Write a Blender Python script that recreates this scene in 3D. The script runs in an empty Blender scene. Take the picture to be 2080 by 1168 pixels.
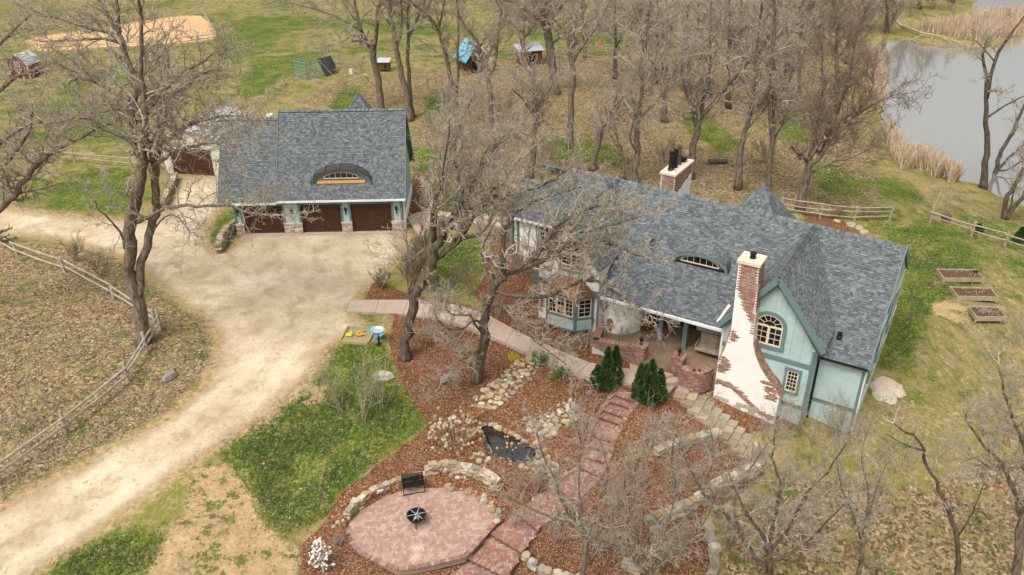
import bpy, math, random
import numpy as np
from mathutils import Vector, Matrix
random.seed(7); np.random.seed(7)
SC = bpy.context.scene
COL = SC.collection
# ------------------------------------------------------------------ camera, world, sun, exposure
FPX, PITCH, ROLL, CAMH = 1620.0, math.radians(28.3), math.radians(-0.35), 22.7
_c, _s = math.cos(PITCH), math.sin(PITCH)
_r0 = np.array([1, 0, 0.]); _u0 = np.array([0, _s, _c]); _f0 = np.array([0, _c, -_s])
_cr, _sr = math.cos(ROLL), math.sin(ROLL)
CM = np.array([_cr*_r0+_sr*_u0, -_sr*_r0+_cr*_u0, _f0])       # rows: right, up, forward
cam = bpy.data.cameras.new('camera'); cam_o = bpy.data.objects.new('camera', cam); COL.objects.link(cam_o)
cam.sensor_width = 36.0; cam.lens = FPX/2080*36.0; cam.clip_start = 0.5; cam.clip_end = 4000
cam_o.matrix_world = Matrix(((CM[0][0], CM[1][0], -CM[2][0], 0), (CM[0][1], CM[1][1], -CM[2][1], 0),
                             (CM[0][2], CM[1][2], -CM[2][2], CAMH), (0, 0, 0, 1)))
SC.camera = cam_o
SUN_EL, SUN_ROT = math.radians(58), math.radians(200)
world = bpy.data.worlds.new('World'); SC.world = world; world.use_nodes = True
nt = world.node_tree; nt.nodes.clear()
wo = nt.nodes.new('ShaderNodeOutputWorld'); bg = nt.nodes.new('ShaderNodeBackground')
sky = nt.nodes.new('ShaderNodeTexSky'); sky.sky_type = 'NISHITA'; sky.sun_disc = False
sky.sun_elevation = SUN_EL; sky.sun_rotation = SUN_ROT
sky.air_density = 1.2; sky.dust_density = 9.0; sky.ozone_density = 1.0; sky.altitude = 200
hs = nt.nodes.new('ShaderNodeHueSaturation'); hs.inputs['Saturation'].default_value = 0.10; hs.inputs['Value'].default_value = 1.15
nt.links.new(sky.outputs[0], hs.inputs['Color']); nt.links.new(hs.outputs[0], bg.inputs[0])
bg.inputs[1].default_value = 0.15
nt.links.new(bg.outputs[0], wo.inputs[0])
sun = bpy.data.lights.new('sun', 'SUN'); sun.energy = 0.85; sun.angle = math.radians(14); sun.color = (1, .95, .88)
sun_o = bpy.data.objects.new('sun', sun); COL.objects.link(sun_o)
# direction light comes from: behind-left of the camera, high
_az = math.radians(235)
_sd = Vector((math.cos(_az)*math.cos(SUN_EL), math.sin(_az)*math.cos(SUN_EL), math.sin(SUN_EL)))
sky.sun_rotation = math.pi/2 - _az
sun_o.rotation_euler = _sd.to_track_quat('Z', 'Y').to_euler()
SC.view_settings.view_transform = 'Standard'; SC.view_settings.look = 'None'
SC.view_settings.exposure = 0.27; SC.view_settings.gamma = 1
SC.view_settings.use_curve_mapping = False
SC.cycles.max_bounces = 5; SC.cycles.diffuse_bounces = 3; SC.cycles.glossy_bounces = 3
SC.cycles.transparent_max_bounces = 6; SC.cycles.use_denoising = True

# ------------------------------------------------------------------ pixels to places
CP = np.array([0, 0, CAMH])
def un(px, py, z=0.):
    dd = CM.T @ np.array([(px-1040)/FPX, -(py-584)/FPX, 1.])
    return CP + dd*((z-CAMH)/dd[2])
def proj_arr(P):
    q = (P-CP) @ CM.T
    return 1040+FPX*q[:, 0]/q[:, 2], 584-FPX*q[:, 1]/q[:, 2]
# terrain: heights known at spots of the photograph
TC = [(483,477,0),(820,470,0),(650,600,-.05),(450,600,0),(100,450,.1),(30,450,.2),(300,420,.1),(400,370,.2),(300,700,-.1),(450,760,-.3),
 (300,860,-.45),(120,1000,-.7),(0,1100,-.9),(-300,1250,-1.2),(-300,700,0),(100,700,0),(60,850,-.2),(-300,400,.4),
 (600,820,-.5),(560,930,-.8),(620,1060,-1.3),(480,1150,-1.3),(250,1160,-1.2),(640,1150,-1.75),(780,1180,-1.95),(900,1200,-2.2),
 (1000,1250,-2.7),(1200,1250,-2.7),(1500,1250,-2.9),(1900,1250,-3.0),(2300,1250,-3.2),(400,1350,-1.8),(1100,1500,-3.3),
 (720,620,0),(820,650,0),(900,650,0),(1000,665,0),(1080,715,0),(1180,755,0),(1290,790,-.05),(1360,775,-.05),(820,730,-.2),(975,770,-.3),
 (760,780,-.35),(860,860,-.75),(1000,830,-.55),(1100,800,-.3),(760,990,-1.1),(900,940,-1.0),(960,930,-1.0),(1090,940,-1.0),(1090,860,-.75),
 (840,440,0),(900,450,.15),(990,455,.8),(1020,500,1.2),(1050,520,1.25),(930,480,.3),(1090,640,.1),(950,560,.1),(1030,600,.4),
 (1400,790,-.25),(1480,860,-.85),(1560,930,-1.15),(1340,860,-.5),(1300,950,-1.05),(1400,900,-.8),(1250,1010,-1.4),(1420,1000,-1.25),
 (1150,1070,-1.8),(1300,1120,-1.9),(1420,1140,-2.0),(1470,1080,-1.9),(1560,1000,-1.7),(1640,960,-1.4),
 (1724,880,-1.2),(1650,900,-1.25),(1800,800,-1.25),(1830,700,-1.1),(1870,560,-.9),(1950,600,-.9),(2080,600,-1.3),(1900,900,-1.8),(2080,900,-2.2),
 (2300,700,-2.2),(1800,1050,-2.1),(2050,1100,-2.6),
 (1850,480,-.7),(1750,430,-.4),(1600,400,-.3),(1400,390,-.1),(1200,360,.2),(1060,350,.4),(900,350,.2),(1300,280,0),(1500,280,-.3),(1700,330,-.9),
 (1850,380,-1.3),(2000,430,-1.6),(2080,470,-1.8),(1640,250,-.8),(1700,150,-1.3),(1740,90,-1.6),
 (700,200,.3),(500,200,.4),(200,200,.4),(-200,200,.4),(500,60,.5),(0,60,.5),(900,100,.4),(1200,100,.2),(1500,60,-.4),(1000,0,.6),(300,-40,.8),
 (1600,-20,-.6),(1000,-120,2.),(0,-120,2.),(1900,-140,1.),(-800,0,1),
 (2400,500,-2.1),(2500,900,-2.8)]
_tp = np.array([un(a, b, z) for a, b, z in TC]); _tz = _tp[:, 2].copy(); _txy = _tp[:, :2]
def _phi(r): return r
_n = len(TC)
_A = np.zeros((_n+1, _n+1)); _A[:_n, :_n] = _phi(np.linalg.norm(_txy[:, None]-_txy[None], axis=2)) - np.eye(_n)*0.25
_A[:_n, _n] = 1; _A[_n, :_n] = 1
_w = np.linalg.solve(_A, np.append(_tz, 0))
def inpoly(px, py, poly):
    px = np.asarray(px, float); py = np.asarray(py, float)
    c = np.zeros(px.shape, bool); n = len(poly); j = n-1
    for i in range(n):
        xi, yi = poly[i][0], poly[i][1]; xj, yj = poly[j][0], poly[j][1]
        if yi != yj:
            c ^= ((yi > py) != (yj > py)) & (px < (xj-xi)*(py-yi)/(yj-yi)+xi)
        j = i
    return c
# river outline (photo points, water level)
WZ = -3.0
RIV = [(1755,92),(1790,130),(1796,200),(1790,260),(1830,300),(1850,325),(1900,350),(1935,368),(1990,378),(2040,402),(2090,425),(2300,520),(2900,700),(3200,300),(2600,0),(2350,-40),(2110,-30),(1985,-8),(1972,20),(1985,50),(1850,62),(1840,80),(1800,84)]
RIVW = [tuple(un(a, b, WZ)[:2]) for a, b in RIV]
SPIT = [tuple(un(a, b, WZ)[:2]) for a, b in [(1830,72),(1870,92),(1940,90),(1990,98),(2040,92),(2080,70),(2400,80),(2300,20),(2080,24),(1990,30),(1960,55),(1850,58)]]
def terr_raw(x, y):
    P = np.stack([np.ravel(x), np.ravel(y)], 1).astype(float)
    out = np.empty(len(P))
    for i in range(0, len(P), 20000):
        r = np.linalg.norm(P[i:i+20000, None]-_txy[None], axis=2)
        out[i:i+20000] = _phi(r) @ _w[:_n] + _w[_n]
    return out
def pdist(x, y, poly):
    x = np.ravel(x); y = np.ravel(y); d = np.full(x.shape, 1e9)
    for i in range(len(poly)):
        ax, ay = poly[i][:2]; bx, by = poly[(i+1) % len(poly)][:2]
        dx, dy = bx-ax, by-ay; L = dx*dx+dy*dy+1e-9
        t = np.clip(((x-ax)*dx+(y-ay)*dy)/L, 0, 1)
        d = np.minimum(d, np.hypot(x-ax-t*dx, y-ay-t*dy))
    return d
def terr_arr(x, y):
    z = terr_raw(x, y)
    x = np.ravel(x); y = np.ravel(y)
    z += .05*np.sin(x*.7+1.3*np.sin(y*.33))*np.cos(y*.51+x*.17)
    ins = inpoly(x, y, RIVW) & ~inpoly(x, y, SPIT)
    d = pdist(x, y, RIVW); ds = pdist(x, y, SPIT)
    dd = np.minimum(d, ds)
    bank = np.clip(dd/7.0, 0, 1)
    near = (d < 7) | inpoly(x, y, SPIT)
    # outside: ease down to the water's edge; inside: river bed
    tgt = WZ+.18
    sp = inpoly(x, y, SPIT)
    zo = tgt+(z-tgt)*bank**.8
    z = np.where(ins, WZ-.15-np.minimum(dd*.4, 1.2), np.where(sp, WZ+.12+np.minimum(ds*.1, .3), np.where(near & (z > tgt), zo, z)))
    return z
# ---- flattened or cut places (built later), photo outlines at their level
PATIO_Z = -1.6
PATIO = [(703,1062),(706,1082),(716,1105),(735,1124),(770,1141),(810,1156),(850,1151),(900,1140),(945,1129),(1017,1050),(1008,1033),(990,1014),(960,1000),(920,990),(880,986),(850,987),(810,995),(765,1014),(725,1038)]
PATIOW = [tuple(un(a, b, PATIO_Z)[:2]) for a, b in PATIO]
POND_Z = -1.2
POND = [(968,868),(1000,862),(1025,875),(1060,892),(1085,905),(1092,925),(1080,945),(1050,940),(1020,935),(1000,925),(985,900)]
PONDW = [tuple(un(a, b, POND_Z)[:2]) for a, b in POND]
CUTS = []
def tz(x, y):
    z = terr_arr(np.array([x]), np.array([y]))
    for poly, cz in CUTS:
        m = inpoly(np.array([x]), np.array([y]), poly); z = np.where(m, np.minimum(z, cz), z)
    return float(z[0])
def at(px, py, dz=0.):
    z = 0.
    for _ in range(12):
        P = un(px, py, z+dz); z = tz(P[0], P[1])
    return Vector((P[0], P[1], z))

# ------------------------------------------------------------------ mesh builder
class MB:
    def __init__(s): s.v = []; s.f = []; s.c = []; s.m = []
    def add(s, verts, faces, col=None, mi=0):
        o = len(s.v); s.v.extend([tuple(v) for v in verts]); s.f.extend([tuple(i+o for i in f) for f in faces])
        s.c.extend([col or (1, 1, 1)]*len(faces)); s.m.extend([mi]*len(faces))
    def box(s, a, b, col=None, mi=0):
        x0, y0, z0 = a; x1, y1, z1 = b
        s.add([(x0,y0,z0),(x1,y0,z0),(x1,y1,z0),(x0,y1,z0),(x0,y0,z1),(x1,y0,z1),(x1,y1,z1),(x0,y1,z1)],
              [(0,3,2,1),(4,5,6,7),(0,1,5,4),(1,2,6,5),(2,3,7,6),(3,0,4,7)], col, mi)
    def bar(s, p, q, w, h=None, up=(0, 0, 1), col=None, mi=0, taper=1.):
        h = w if h is None else h
        p = Vector(p); q = Vector(q); d = (q-p)
        if d.length < 1e-6: return
        d.normalize(); up = Vector(up)
        if abs(d.dot(up)) > .98: up = Vector((0, 1, 0)) if abs(d.y) < .9 else Vector((1, 0, 0))
        x = d.cross(up).normalized(); y = x.cross(d).normalized()
        vs = []
        for c, k in ((p, 1.), (q, taper)):
            for a, b in ((-1,-1),(1,-1),(1,1),(-1,1)): vs.append(c+x*(a*w/2*k)+y*(b*h/2*k))
        s.add(vs, [(0,1,2,3),(7,6,5,4),(0,4,5,1),(1,5,6,2),(2,6,7,3),(3,7,4,0)], col, mi)
    def tube(s, pts, rad, n=6, col=None, mi=0, cap=True):
        pts = [Vector(p) for p in pts]
        if not hasattr(rad, '__len__'): rad = [rad]*len(pts)
        vs = []; fs = []; px = None
        for i, p in enumerate(pts):
            d = (pts[min(i+1, len(pts)-1)]-pts[max(i-1, 0)])
            if d.length < 1e-9: d = Vector((0, 0, 1))
            d.normalize()
            if px is None:
                r = Vector((0, 0, 1)) if abs(d.z) < .9 else Vector((1, 0, 0)); px = d.cross(r).normalized()
            else:
                px = px-d*px.dot(d)
                px = px.normalized() if px.length > 1e-6 else d.orthogonal().normalized()
            py = d.cross(px)
            for k in range(n):
                a = 2*math.pi*k/n; vs.append(p+(px*math.cos(a)+py*math.sin(a))*rad[i])
        for i in range(len(pts)-1):
            for k in range(n):
                a = i*n+k; b = i*n+(k+1) % n; fs.append((a, b, b+n, a+n))
        if cap: fs.append(tuple(range(n-1, -1, -1))); fs.append(tuple(range((len(pts)-1)*n, len(pts)*n)))
        s.add(vs, fs, col, mi)
    def prism(s, poly, z0, z1, col=None, mi=0):
        n = len(poly); area = sum(poly[i][0]*poly[(i+1) % n][1]-poly[(i+1) % n][0]*poly[i][1] for i in range(n))
        if area < 0: poly = poly[::-1]
        vs = [(p[0], p[1], z0) for p in poly]+[(p[0], p[1], z1) for p in poly]
        s.add(vs, [tuple(range(n-1, -1, -1)), tuple(range(n, 2*n))]+[(i, (i+1) % n, n+(i+1) % n, n+i) for i in range(n)], col, mi)
    def lathe(s, prof, c=(0, 0, 0), n=16, col=None, mi=0):
        vs = []; fs = []
        for r, z in prof:
            for k in range(n):
                a = 2*math.pi*k/n; vs.append((c[0]+r*math.cos(a), c[1]+r*math.sin(a), c[2]+z))
        for i in range(len(prof)-1):
            for k in range(n):
                a = i*n+k; b = i*n+(k+1) % n; fs.append((a, b, b+n, a+n))
        s.add(vs, fs, col, mi)
    def stone(s, c, r, col=None, rng=random, flat=1., rot=None, mi=0):
        """irregular faceted stone"""
        n = 7; vs = []; a0 = rng.random()*6.28 if rot is None else rot
        rx, ry, rz = (r if hasattr(r, '__len__') else (r, r, r*flat))
        for lv, (k, z) in enumerate(((.82, -1), (1.0, -.1), (.74, .82))):
            for i in range(n):
                a = 2*math.pi*i/n; kk = k*rng.uniform(.82, 1.12)
                x = math.cos(a)*rx*kk; y = math.sin(a)*ry*kk
                vs.append((c[0]+x*math.cos(a0)-y*math.sin(a0), c[1]+x*math.sin(a0)+y*math.cos(a0), c[2]+rz*(z+rng.uniform(-.1, .1))))
        vs.append((c[0], c[1], c[2]+rz))
        fs = [tuple(range(n-1, -1, -1))]
        for l in range(2):
            for i in range(n): fs.append((l*n+i, l*n+(i+1) % n, (l+1)*n+(i+1) % n, (l+1)*n+i))
        for i in range(n): fs.append((2*n+i, 2*n+(i+1) % n, 3*n))
        s.add(vs, fs, col, mi)
    def build(s, name, mat=None, parent=None, smooth=False, kind=None):
        me = bpy.data.meshes.new(name); me.from_pydata(s.v, [], s.f)
        mats = mat if isinstance(mat, (list, tuple)) else [mat]
        for m in mats:
            if m: me.materials.append(m)
        if len(mats) > 1: me.polygons.foreach_set('material_index', s.m)
        ca = me.color_attributes.new('col', 'FLOAT_COLOR', 'CORNER')
        cnt = np.fromiter((len(f) for f in s.f), int, len(s.f))
        cc = np.repeat(np.array(s.c, float).reshape(-1, 3), cnt, axis=0)
        ca.data.foreach_set('color', np.hstack([cc, np.ones((len(cc), 1))]).ravel())
        if smooth: me.polygons.foreach_set('use_smooth', [True]*len(s.f))
        me.update()
        o = bpy.data.objects.new(name, me); COL.objects.link(o)
        if parent is not None: o.parent = parent
        if kind: o['kind'] = kind
        return o
def thing(name, label, cat, loc=(0, 0, 0), rz=0., group=None):
    o = bpy.data.objects.new(name, None); COL.objects.link(o); o.location = loc; o.rotation_euler = (0, 0, rz)
    o.empty_display_size = .3
    o['label'] = label; o['category'] = cat
    if group: o['group'] = group
    return o
def tag(o, label, cat, group=None):
    o['label'] = label; o['category'] = cat
    if group: o['group'] = group
    return o

# ------------------------------------------------------------------ materials
def srgb(r, g, b):
    def f(c):
        c /= 255.; return c/12.92 if c <= .04045 else ((c+.055)/1.055)**2.4
    return (f(r), f(g), f(b), 1)
def mk(name, col, rough=.85, noise=0., nscale=8., bump=0., bscale=30., attr=False, metal=0., spec=.3, col2=None, stretch=None, coord='Object', trans=0.):
    m = bpy.data.materials.new(name); m.use_nodes = True; t = m.node_tree; b = t.nodes['Principled BSDF']
    b.inputs['Roughness'].default_value = rough; b.inputs['Metallic'].default_value = metal
    b.inputs['Specular IOR Level'].default_value = spec
    if trans: b.inputs['Transmission Weight'].default_value = trans
    last = None
    tc = t.nodes.new('ShaderNodeTexCoord'); vec = tc.outputs[coord]
    if stretch:
        mp = t.nodes.new('ShaderNodeMapping'); mp.inputs['Scale'].default_value = stretch; t.links.new(vec, mp.inputs[0]); vec = mp.outputs[0]
    rgb = t.nodes.new('ShaderNodeRGB'); rgb.outputs[0].default_value = (*col[:3], 1); last = rgb.outputs[0]
    if noise or col2:
        n = t.nodes.new('ShaderNodeTexNoise'); n.inputs['Scale'].default_value = nscale; n.inputs['Detail'].default_value = 6; n.inputs['Roughness'].default_value = .65
        t.links.new(vec, n.inputs['Vector'])
        r = t.nodes.new('ShaderNodeValToRGB'); r.color_ramp.elements[0].position = .32; r.color_ramp.elements[1].position = .68
        t.links.new(n.outputs['Fac'], r.inputs[0])
        c2 = col2 if col2 else tuple(min(1, c*(1+noise)) for c in col[:3])
        c1 = col if col2 else tuple(c*(1-noise) for c in col[:3])
        r.color_ramp.elements[0].color = (*c1[:3], 1); r.color_ramp.elements[1].color = (*c2[:3], 1)
        last = r.outputs[0]
    if attr:
        a = t.nodes.new('ShaderNodeVertexColor'); a.layer_name = 'col'
        x = t.nodes.new('ShaderNodeMix'); x.data_type = 'RGBA'; x.blend_type = 'MULTIPLY'; x.inputs[0].default_value = 1
        t.links.new(last, x.inputs[6]); t.links.new(a.outputs['Color'], x.inputs[7]); last = x.outputs[2]
    t.links.new(last, b.inputs['Base Color'])
    if bump:
        n2 = t.nodes.new('ShaderNodeTexNoise'); n2.inputs['Scale'].default_value = bscale; n2.inputs['Detail'].default_value = 4
        t.links.new(vec, n2.inputs['Vector'])
        bp = t.nodes.new('ShaderNodeBump'); bp.inputs['Strength'].default_value = bump; bp.inputs['Distance'].default_value = .03
        t.links.new(n2.outputs['Fac'], bp.inputs['Height']); t.links.new(bp.outputs[0], b.inputs['Normal'])
    return m
M = {}
M['shingle'] = mk('shingle', (1, 1, 1), .9, attr=True, noise=.18, nscale=14, bump=.25, bscale=60)
M['teal'] = mk('pale_teal_paint', srgb(164,182,178), .6, noise=.12, nscale=1.6, bump=.05, bscale=40)
M['tealdark'] = mk('slate_teal_trim', srgb(100,120,118), .6, noise=.08, nscale=5)
M['white'] = mk('white_trim', srgb(222,220,214), .5, noise=.04, nscale=4)
M['cream'] = mk('cream_window_trim', srgb(205,192,170), .55, noise=.05, nscale=6)
M['stucco'] = mk('white_stucco', srgb(226,222,215), .9, noise=.05, nscale=2.2, bump=.3, bscale=45)
M['brick'] = mk('brick', (1, 1, 1), .9, attr=True, noise=.2, nscale=20, bump=.2, bscale=80)
M['mortar'] = mk('mortar', srgb(150,132,118), .95, noise=.1, nscale=10)
M['stone'] = mk('stone', (1, 1, 1), .92, attr=True, noise=.18, nscale=9, bump=.4, bscale=25)
M['concrete'] = mk('concrete', srgb(176,156,138), .9, noise=.1, nscale=1.6, bump=.15, bscale=60)
M['porchfloor'] = mk('stamped_concrete', srgb(128,106,84), .85, noise=.3, nscale=1.3, bump=.2, bscale=20)
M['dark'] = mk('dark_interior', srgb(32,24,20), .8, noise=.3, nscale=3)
M['glass'] = mk('window_glass', srgb(30,26,24), .08, spec=.6)
M['door'] = mk('brown_door', srgb(66,38,26), .55, noise=.12, nscale=2, stretch=(1, 1, 6))
M['doortrim'] = mk('door_board', srgb(80,48,33), .55, noise=.1, nscale=3)
M['black'] = mk('black_metal', srgb(38,36,38), .45, noise=.15, nscale=8, metal=.3)
M['bark'] = mk('bark', srgb(62,52,42), .95, col2=srgb(140,124,108), nscale=9, bump=.8, bscale=14, stretch=(1, 1, .25))
M['barkdark'] = mk('dark_bark', srgb(48,40,33), .95, col2=srgb(116,100,86), nscale=9, bump=.8, bscale=14, stretch=(1, 1, .25))
M['twig'] = mk('twig', srgb(112,98,82), .95, col2=srgb(190,177,159), nscale=5)
M['twigred'] = mk('reddish_twig', srgb(92,75,62), .95, col2=srgb(156,136,118), nscale=5)
M['oldwood'] = mk('weathered_wood', srgb(142,126,104), .95, col2=srgb(176,160,138), nscale=4, bump=.4, bscale=20, stretch=(1, 1, 1))
M['palewood'] = mk('pale_weathered_rail', srgb(142,131,114), .95, col2=srgb(184,173,154), nscale=3, bump=.3, bscale=20)
M['brownwood'] = mk('brown_wood', srgb(92,66,46), .9, noise=.25, nscale=5, bump=.3, bscale=20)
M['metalroof'] = mk('galvanised_roof', srgb(205,207,211), .4, noise=.08, nscale=2, metal=.5)
M['leaf'] = mk('leaf', (1, 1, 1), .8, attr=True, noise=.2, nscale=3)
M['paint'] = mk('paint', (1, 1, 1), .5, attr=True, noise=.08, nscale=5)
M['straw'] = mk('straw', (1, 1, 1), .95, attr=True, noise=.12, nscale=6)
# ------------------------------------------------------------------ ground masks (photo outlines)
DRIVE = [(-400,1500),(-400,1240),(0,1040),(120,972),(240,905),(330,858),(395,805),(438,755),(450,712),(440,670),(410,640),(370,610),(340,585),(300,555),(240,515),(150,490),(60,478),(-100,470),(-400,450),(-400,405),(-60,415),(40,428),(140,440),(225,448),(300,455),(340,430),(355,400),(366,358),(452,358),(448,420),(425,445),(412,480),(425,508),(445,520),(480,500),(500,474),(822,470),(828,500),(790,540),(762,572),(715,607),(712,640),(740,650),(735,670),(690,690),(650,720),(640,760),(600,790),(560,830),(500,870),(420,920),(350,968),(250,1040),(150,1110),(60,1168),(-60,1250),(-200,1500)]
MULCH = [
 [(610,1180),(612,1110),(660,1060),(690,1000),(760,950),(820,905),(870,865),(830,800),(800,745),(790,690),(800,660),(800,640),(740,612),(755,575),(775,570),(800,585),(840,600),(930,612),(1000,640),(1080,700),(1180,752),(1290,795),(1360,790),(1400,830),(1470,890),(1560,960),(1500,1010),(1420,1050),(1450,1110),(1450,1200),(1300,1260),(900,1260),(820,1190)],
 [(1000,640),(960,600),(985,560),(990,520),(1002,462),(1040,466),(1050,505),(1095,560),(1100,640),(1180,672),(1240,690),(1230,720),(1150,715),(1080,690)],
 [(822,470),(826,400),(840,350),(872,352),(870,420),(850,440)],
 [(1620,428),(1700,440),(1790,505),(1730,492),(1640,450)],
 [(1180,690),(1300,700),(1460,760),(1530,820),(1570,870),(1480,890),(1380,800),(1290,800),(1170,750)],
 [(1530,810),(1620,850),(1610,880),(1500,830)]]
LAWN = [ # strong green
 [(450,890),(520,850),(600,770),(660,700),(720,690),(790,700),(800,770),(860,795),(880,840),(870,865),(820,905),(760,950),(690,1000),(665,1050),(640,1085),(590,1090),(540,1080),(500,1010),(480,960),(430,930),(380,950)],
 [(890,300),(1010,380),(1030,440),(880,445),(860,400)],
 [(835,480),(960,470),(990,520),(980,560),(940,600),(850,590),(830,540)],
 [(100,350),(270,335),(300,400),(270,440),(160,430),(60,420)],
 [(415,505),(430,460),(450,425),(480,430),(500,470),(480,500),(445,518)],
 [(-100,1300),(120,1110),(240,1080),(330,1060),(350,1110),(320,1160),(200,1200),(60,1200)],
 [(1790,470),(1900,440),(2000,500),(2000,560),(1900,620),(1850,760),(1770,760),(1820,600),(1840,540)]]
LAWN += [[(1150,280),(1260,300),(1290,345),(1180,330)],[(1380,240),(1440,230),(1470,270),(1400,280)],[(860,190),(900,180),(910,260),(870,270)],[(830,300),(870,290),(880,360),(850,370)],[(1560,240),(1640,230),(1650,290),(1580,290)],[(1640,330),(1720,340),(1760,400),(1680,400)],[(440,34),(600,30),(960,52),(1000,75),(800,70),(640,60),(450,70)],[(1010,45),(1120,55),(1250,60),(1320,95),(1150,90),(1040,75)],[(470,190),(520,120),(640,105),(700,85),(640,130),(560,165),(520,205)],[(20,205),(200,190),(290,240),(240,290),(60,300)],[(-100,0),(150,0),(60,60),(-100,70)],[(1090,275),(1200,285),(1230,330),(1130,330)],[(1430,280),(1490,270),(1510,310),(1450,315)],[(650,250),(700,170),(740,175),(720,240)],[(1780,330),(1900,410),(1880,440),(1760,380)],[(1880,560),(1800,720),(1790,760),(1860,740)],[(560,20),(420,90),(440,140),(560,100)]]
MEAD = [ # mixed green meadow
 [(-400,-60),(2100,-60),(1650,60),(1250,130),(700,150),(560,210),(500,240),(460,200),(350,400),(270,440),(-400,440)],
 [(1700,330),(2100,440),(2300,700),(2100,820),(1900,800),(1780,850),(1820,600),(1840,500),(1700,430),(1600,380)],
]
DIRT = [
 [(390,1000),(480,960),(540,1080),(600,1100),(615,1120),(600,1200),(250,1200),(330,1110),(360,1060)],
 [(560,820),(640,770),(690,790),(640,830)],[(380,940),(440,930),(470,960),(420,1000),(370,1000)],
 [(1890,610),(1940,610),(1985,640),(1960,655),(1900,650)]]
SAND = [[(95,72),(180,60),(290,42),(410,26),(442,82),(300,92),(80,108),(60,85)]]
LITTER = [[(1450,1300),(1480,1040),(1640,960),(1800,1000),(1960,960),(2200,900),(2300,1300)],[(-200,500),(100,500),(240,600),(330,690),(300,770),(130,880),(-200,1020)],
 [(560,215),(700,160),(1000,125),(1300,120),(1650,90),(1800,300),(1700,440),(1500,420),(1100,360),(900,350),(870,420),(830,300),(820,220)],
 [(30,480),(230,520),(330,600),(430,660),(440,740),(320,850),(100,960),(-50,1040),(-50,930),(60,870),(260,740),(250,640),(100,560)]]
def wpoly(polys, z=-.5): return [[tuple(un(a, min(b, 1560), z)[:2]) for a, b in p] for p in polys]
def axis(segs):
    out = [segs[0][0]]
    for a, b, st, g in segs:
        x = a
        while x < b-1e-6:
            x = min(b, x+st); out.append(x); st *= g
    return out
gx = axis([(-29, 29, .21, 1), (29, 900, .3, 1.085)])
gx = [-v for v in axis([(29, 900, .3, 1.085)])[:0:-1]]+gx
gy = axis([(14, 60, .21, 1), (60, 140, .3, 1.018), (140, 2500, 1.2, 1.11)])
gy = axis([(-61, 14, 3, 1)])[:-1]+gy
GX, GY = np.meshgrid(gx, gy); NX, NY = len(gx), len(gy)
fx, fy = GX.ravel(), GY.ravel()
gz = terr_arr(fx, fy)
far = np.clip((np.hypot(fx, fy)-200)/500, 0, 1)
gz = gz*(1-far)+far*np.minimum(gz, 6)
ppx, ppy = proj_arr(np.stack([fx, fy, gz], 1))
vis = (CM[2] @ (np.stack([fx, fy, gz], 1)-CP).T) > 2
def mask(polys, blur=2):
    m = np.zeros(fx.shape)
    for p in polys: m = np.maximum(m, (inpoly(ppx, ppy, p) & vis).astype(float))
    m = m.reshape(NY, NX)
    for _ in range(blur):
        q = np.pad(m, 1, mode='edge'); m = (q[:-2, 1:-1]+q[2:, 1:-1]+q[1:-1, :-2]+q[1:-1, 2:]+2*q[1:-1, 1:-1])/6
    return m.ravel()
mD = mask([DRIVE], 3); mM = mask(MULCH, 2); mL = mask(LAWN, 26); mMe = mask(MEAD, 30); mDi = mask(DIRT, 24); mS = mask(SAND, 3); mLi = mask(LITTER, 30)
mDw = mask([DRIVE], 45)
CLN = [[(-200,1250),(-60,1130),(100,1040),(250,950),(400,860),(520,770),(585,690),(620,620),(650,560),(655,500)],[(600,640),(540,580),(450,525),(330,482),(150,452),(-200,415)],[(440,520),(405,470),(400,420),(406,360)],[(560,560),(555,500)],[(760,560),(757,495)]]
mLat = np.full(fx.shape, 9.)
for c_ in CLN:
    W_ = [un(a, min(b, 1560), -.3)[:2] for a, b in c_]
    for a, b in zip(W_, W_[1:]):
        d_ = b-a; L2 = d_@d_; t_ = np.clip(((fx-a[0])*d_[0]+(fy-a[1])*d_[1])/L2, 0, 1); mLat = np.minimum(mLat, np.hypot(fx-a[0]-t_*d_[0], fy-a[1]-t_*d_[1]))

# cuts for the patio, pond, stairs, buildings
def cut(poly, z):
    global gz
    CUTS.append((poly, z)); m = inpoly(fx, fy, poly); gz = np.where(m, np.minimum(gz, z), gz)
cut(PATIOW, PATIO_Z-.12)
cut(PONDW, POND_Z-.5)
def grid_obj(name, sel):
    me = bpy.data.meshes.new(name)
    fi = np.nonzero(sel)[0]; r, c = fi//(NX-1), fi % (NX-1)
    a = r*NX+c; quads = np.stack([a, a+1, a+NX+1, a+NX], 1)
    used, inv = np.unique(quads.ravel(), return_inverse=True)
    me.vertices.add(len(used)); me.vertices.foreach_set('co', np.stack([fx, fy, gz], 1)[used].ravel())
    me.loops.add(len(inv)); me.loops.foreach_set('vertex_index', inv.astype(np.int32))
    me.polygons.add(len(quads)); me.polygons.foreach_set('loop_start', np.arange(0, len(inv), 4, dtype=np.int32))
    me.polygons.foreach_set('loop_total', np.full(len(quads), 4, dtype=np.int32)); me.polygons.foreach_set('use_smooth', [True]*len(quads))
    for nm, arr in (('drive', mD), ('mulch', mM), ('lawn', mL), ('mead', mMe), ('dirt', mDi), ('sand', mS), ('litter', mLi), ('drivew', mDw), ('lat', mLat)):
        at_ = me.attributes.new(nm, 'FLOAT', 'POINT'); at_.data.foreach_set('value', arr[used])
    me.update(); me.validate(); me.materials.append(MG)
    o = bpy.data.objects.new(name, me); COL.objects.link(o); o['kind'] = 'structure'; return o
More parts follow.
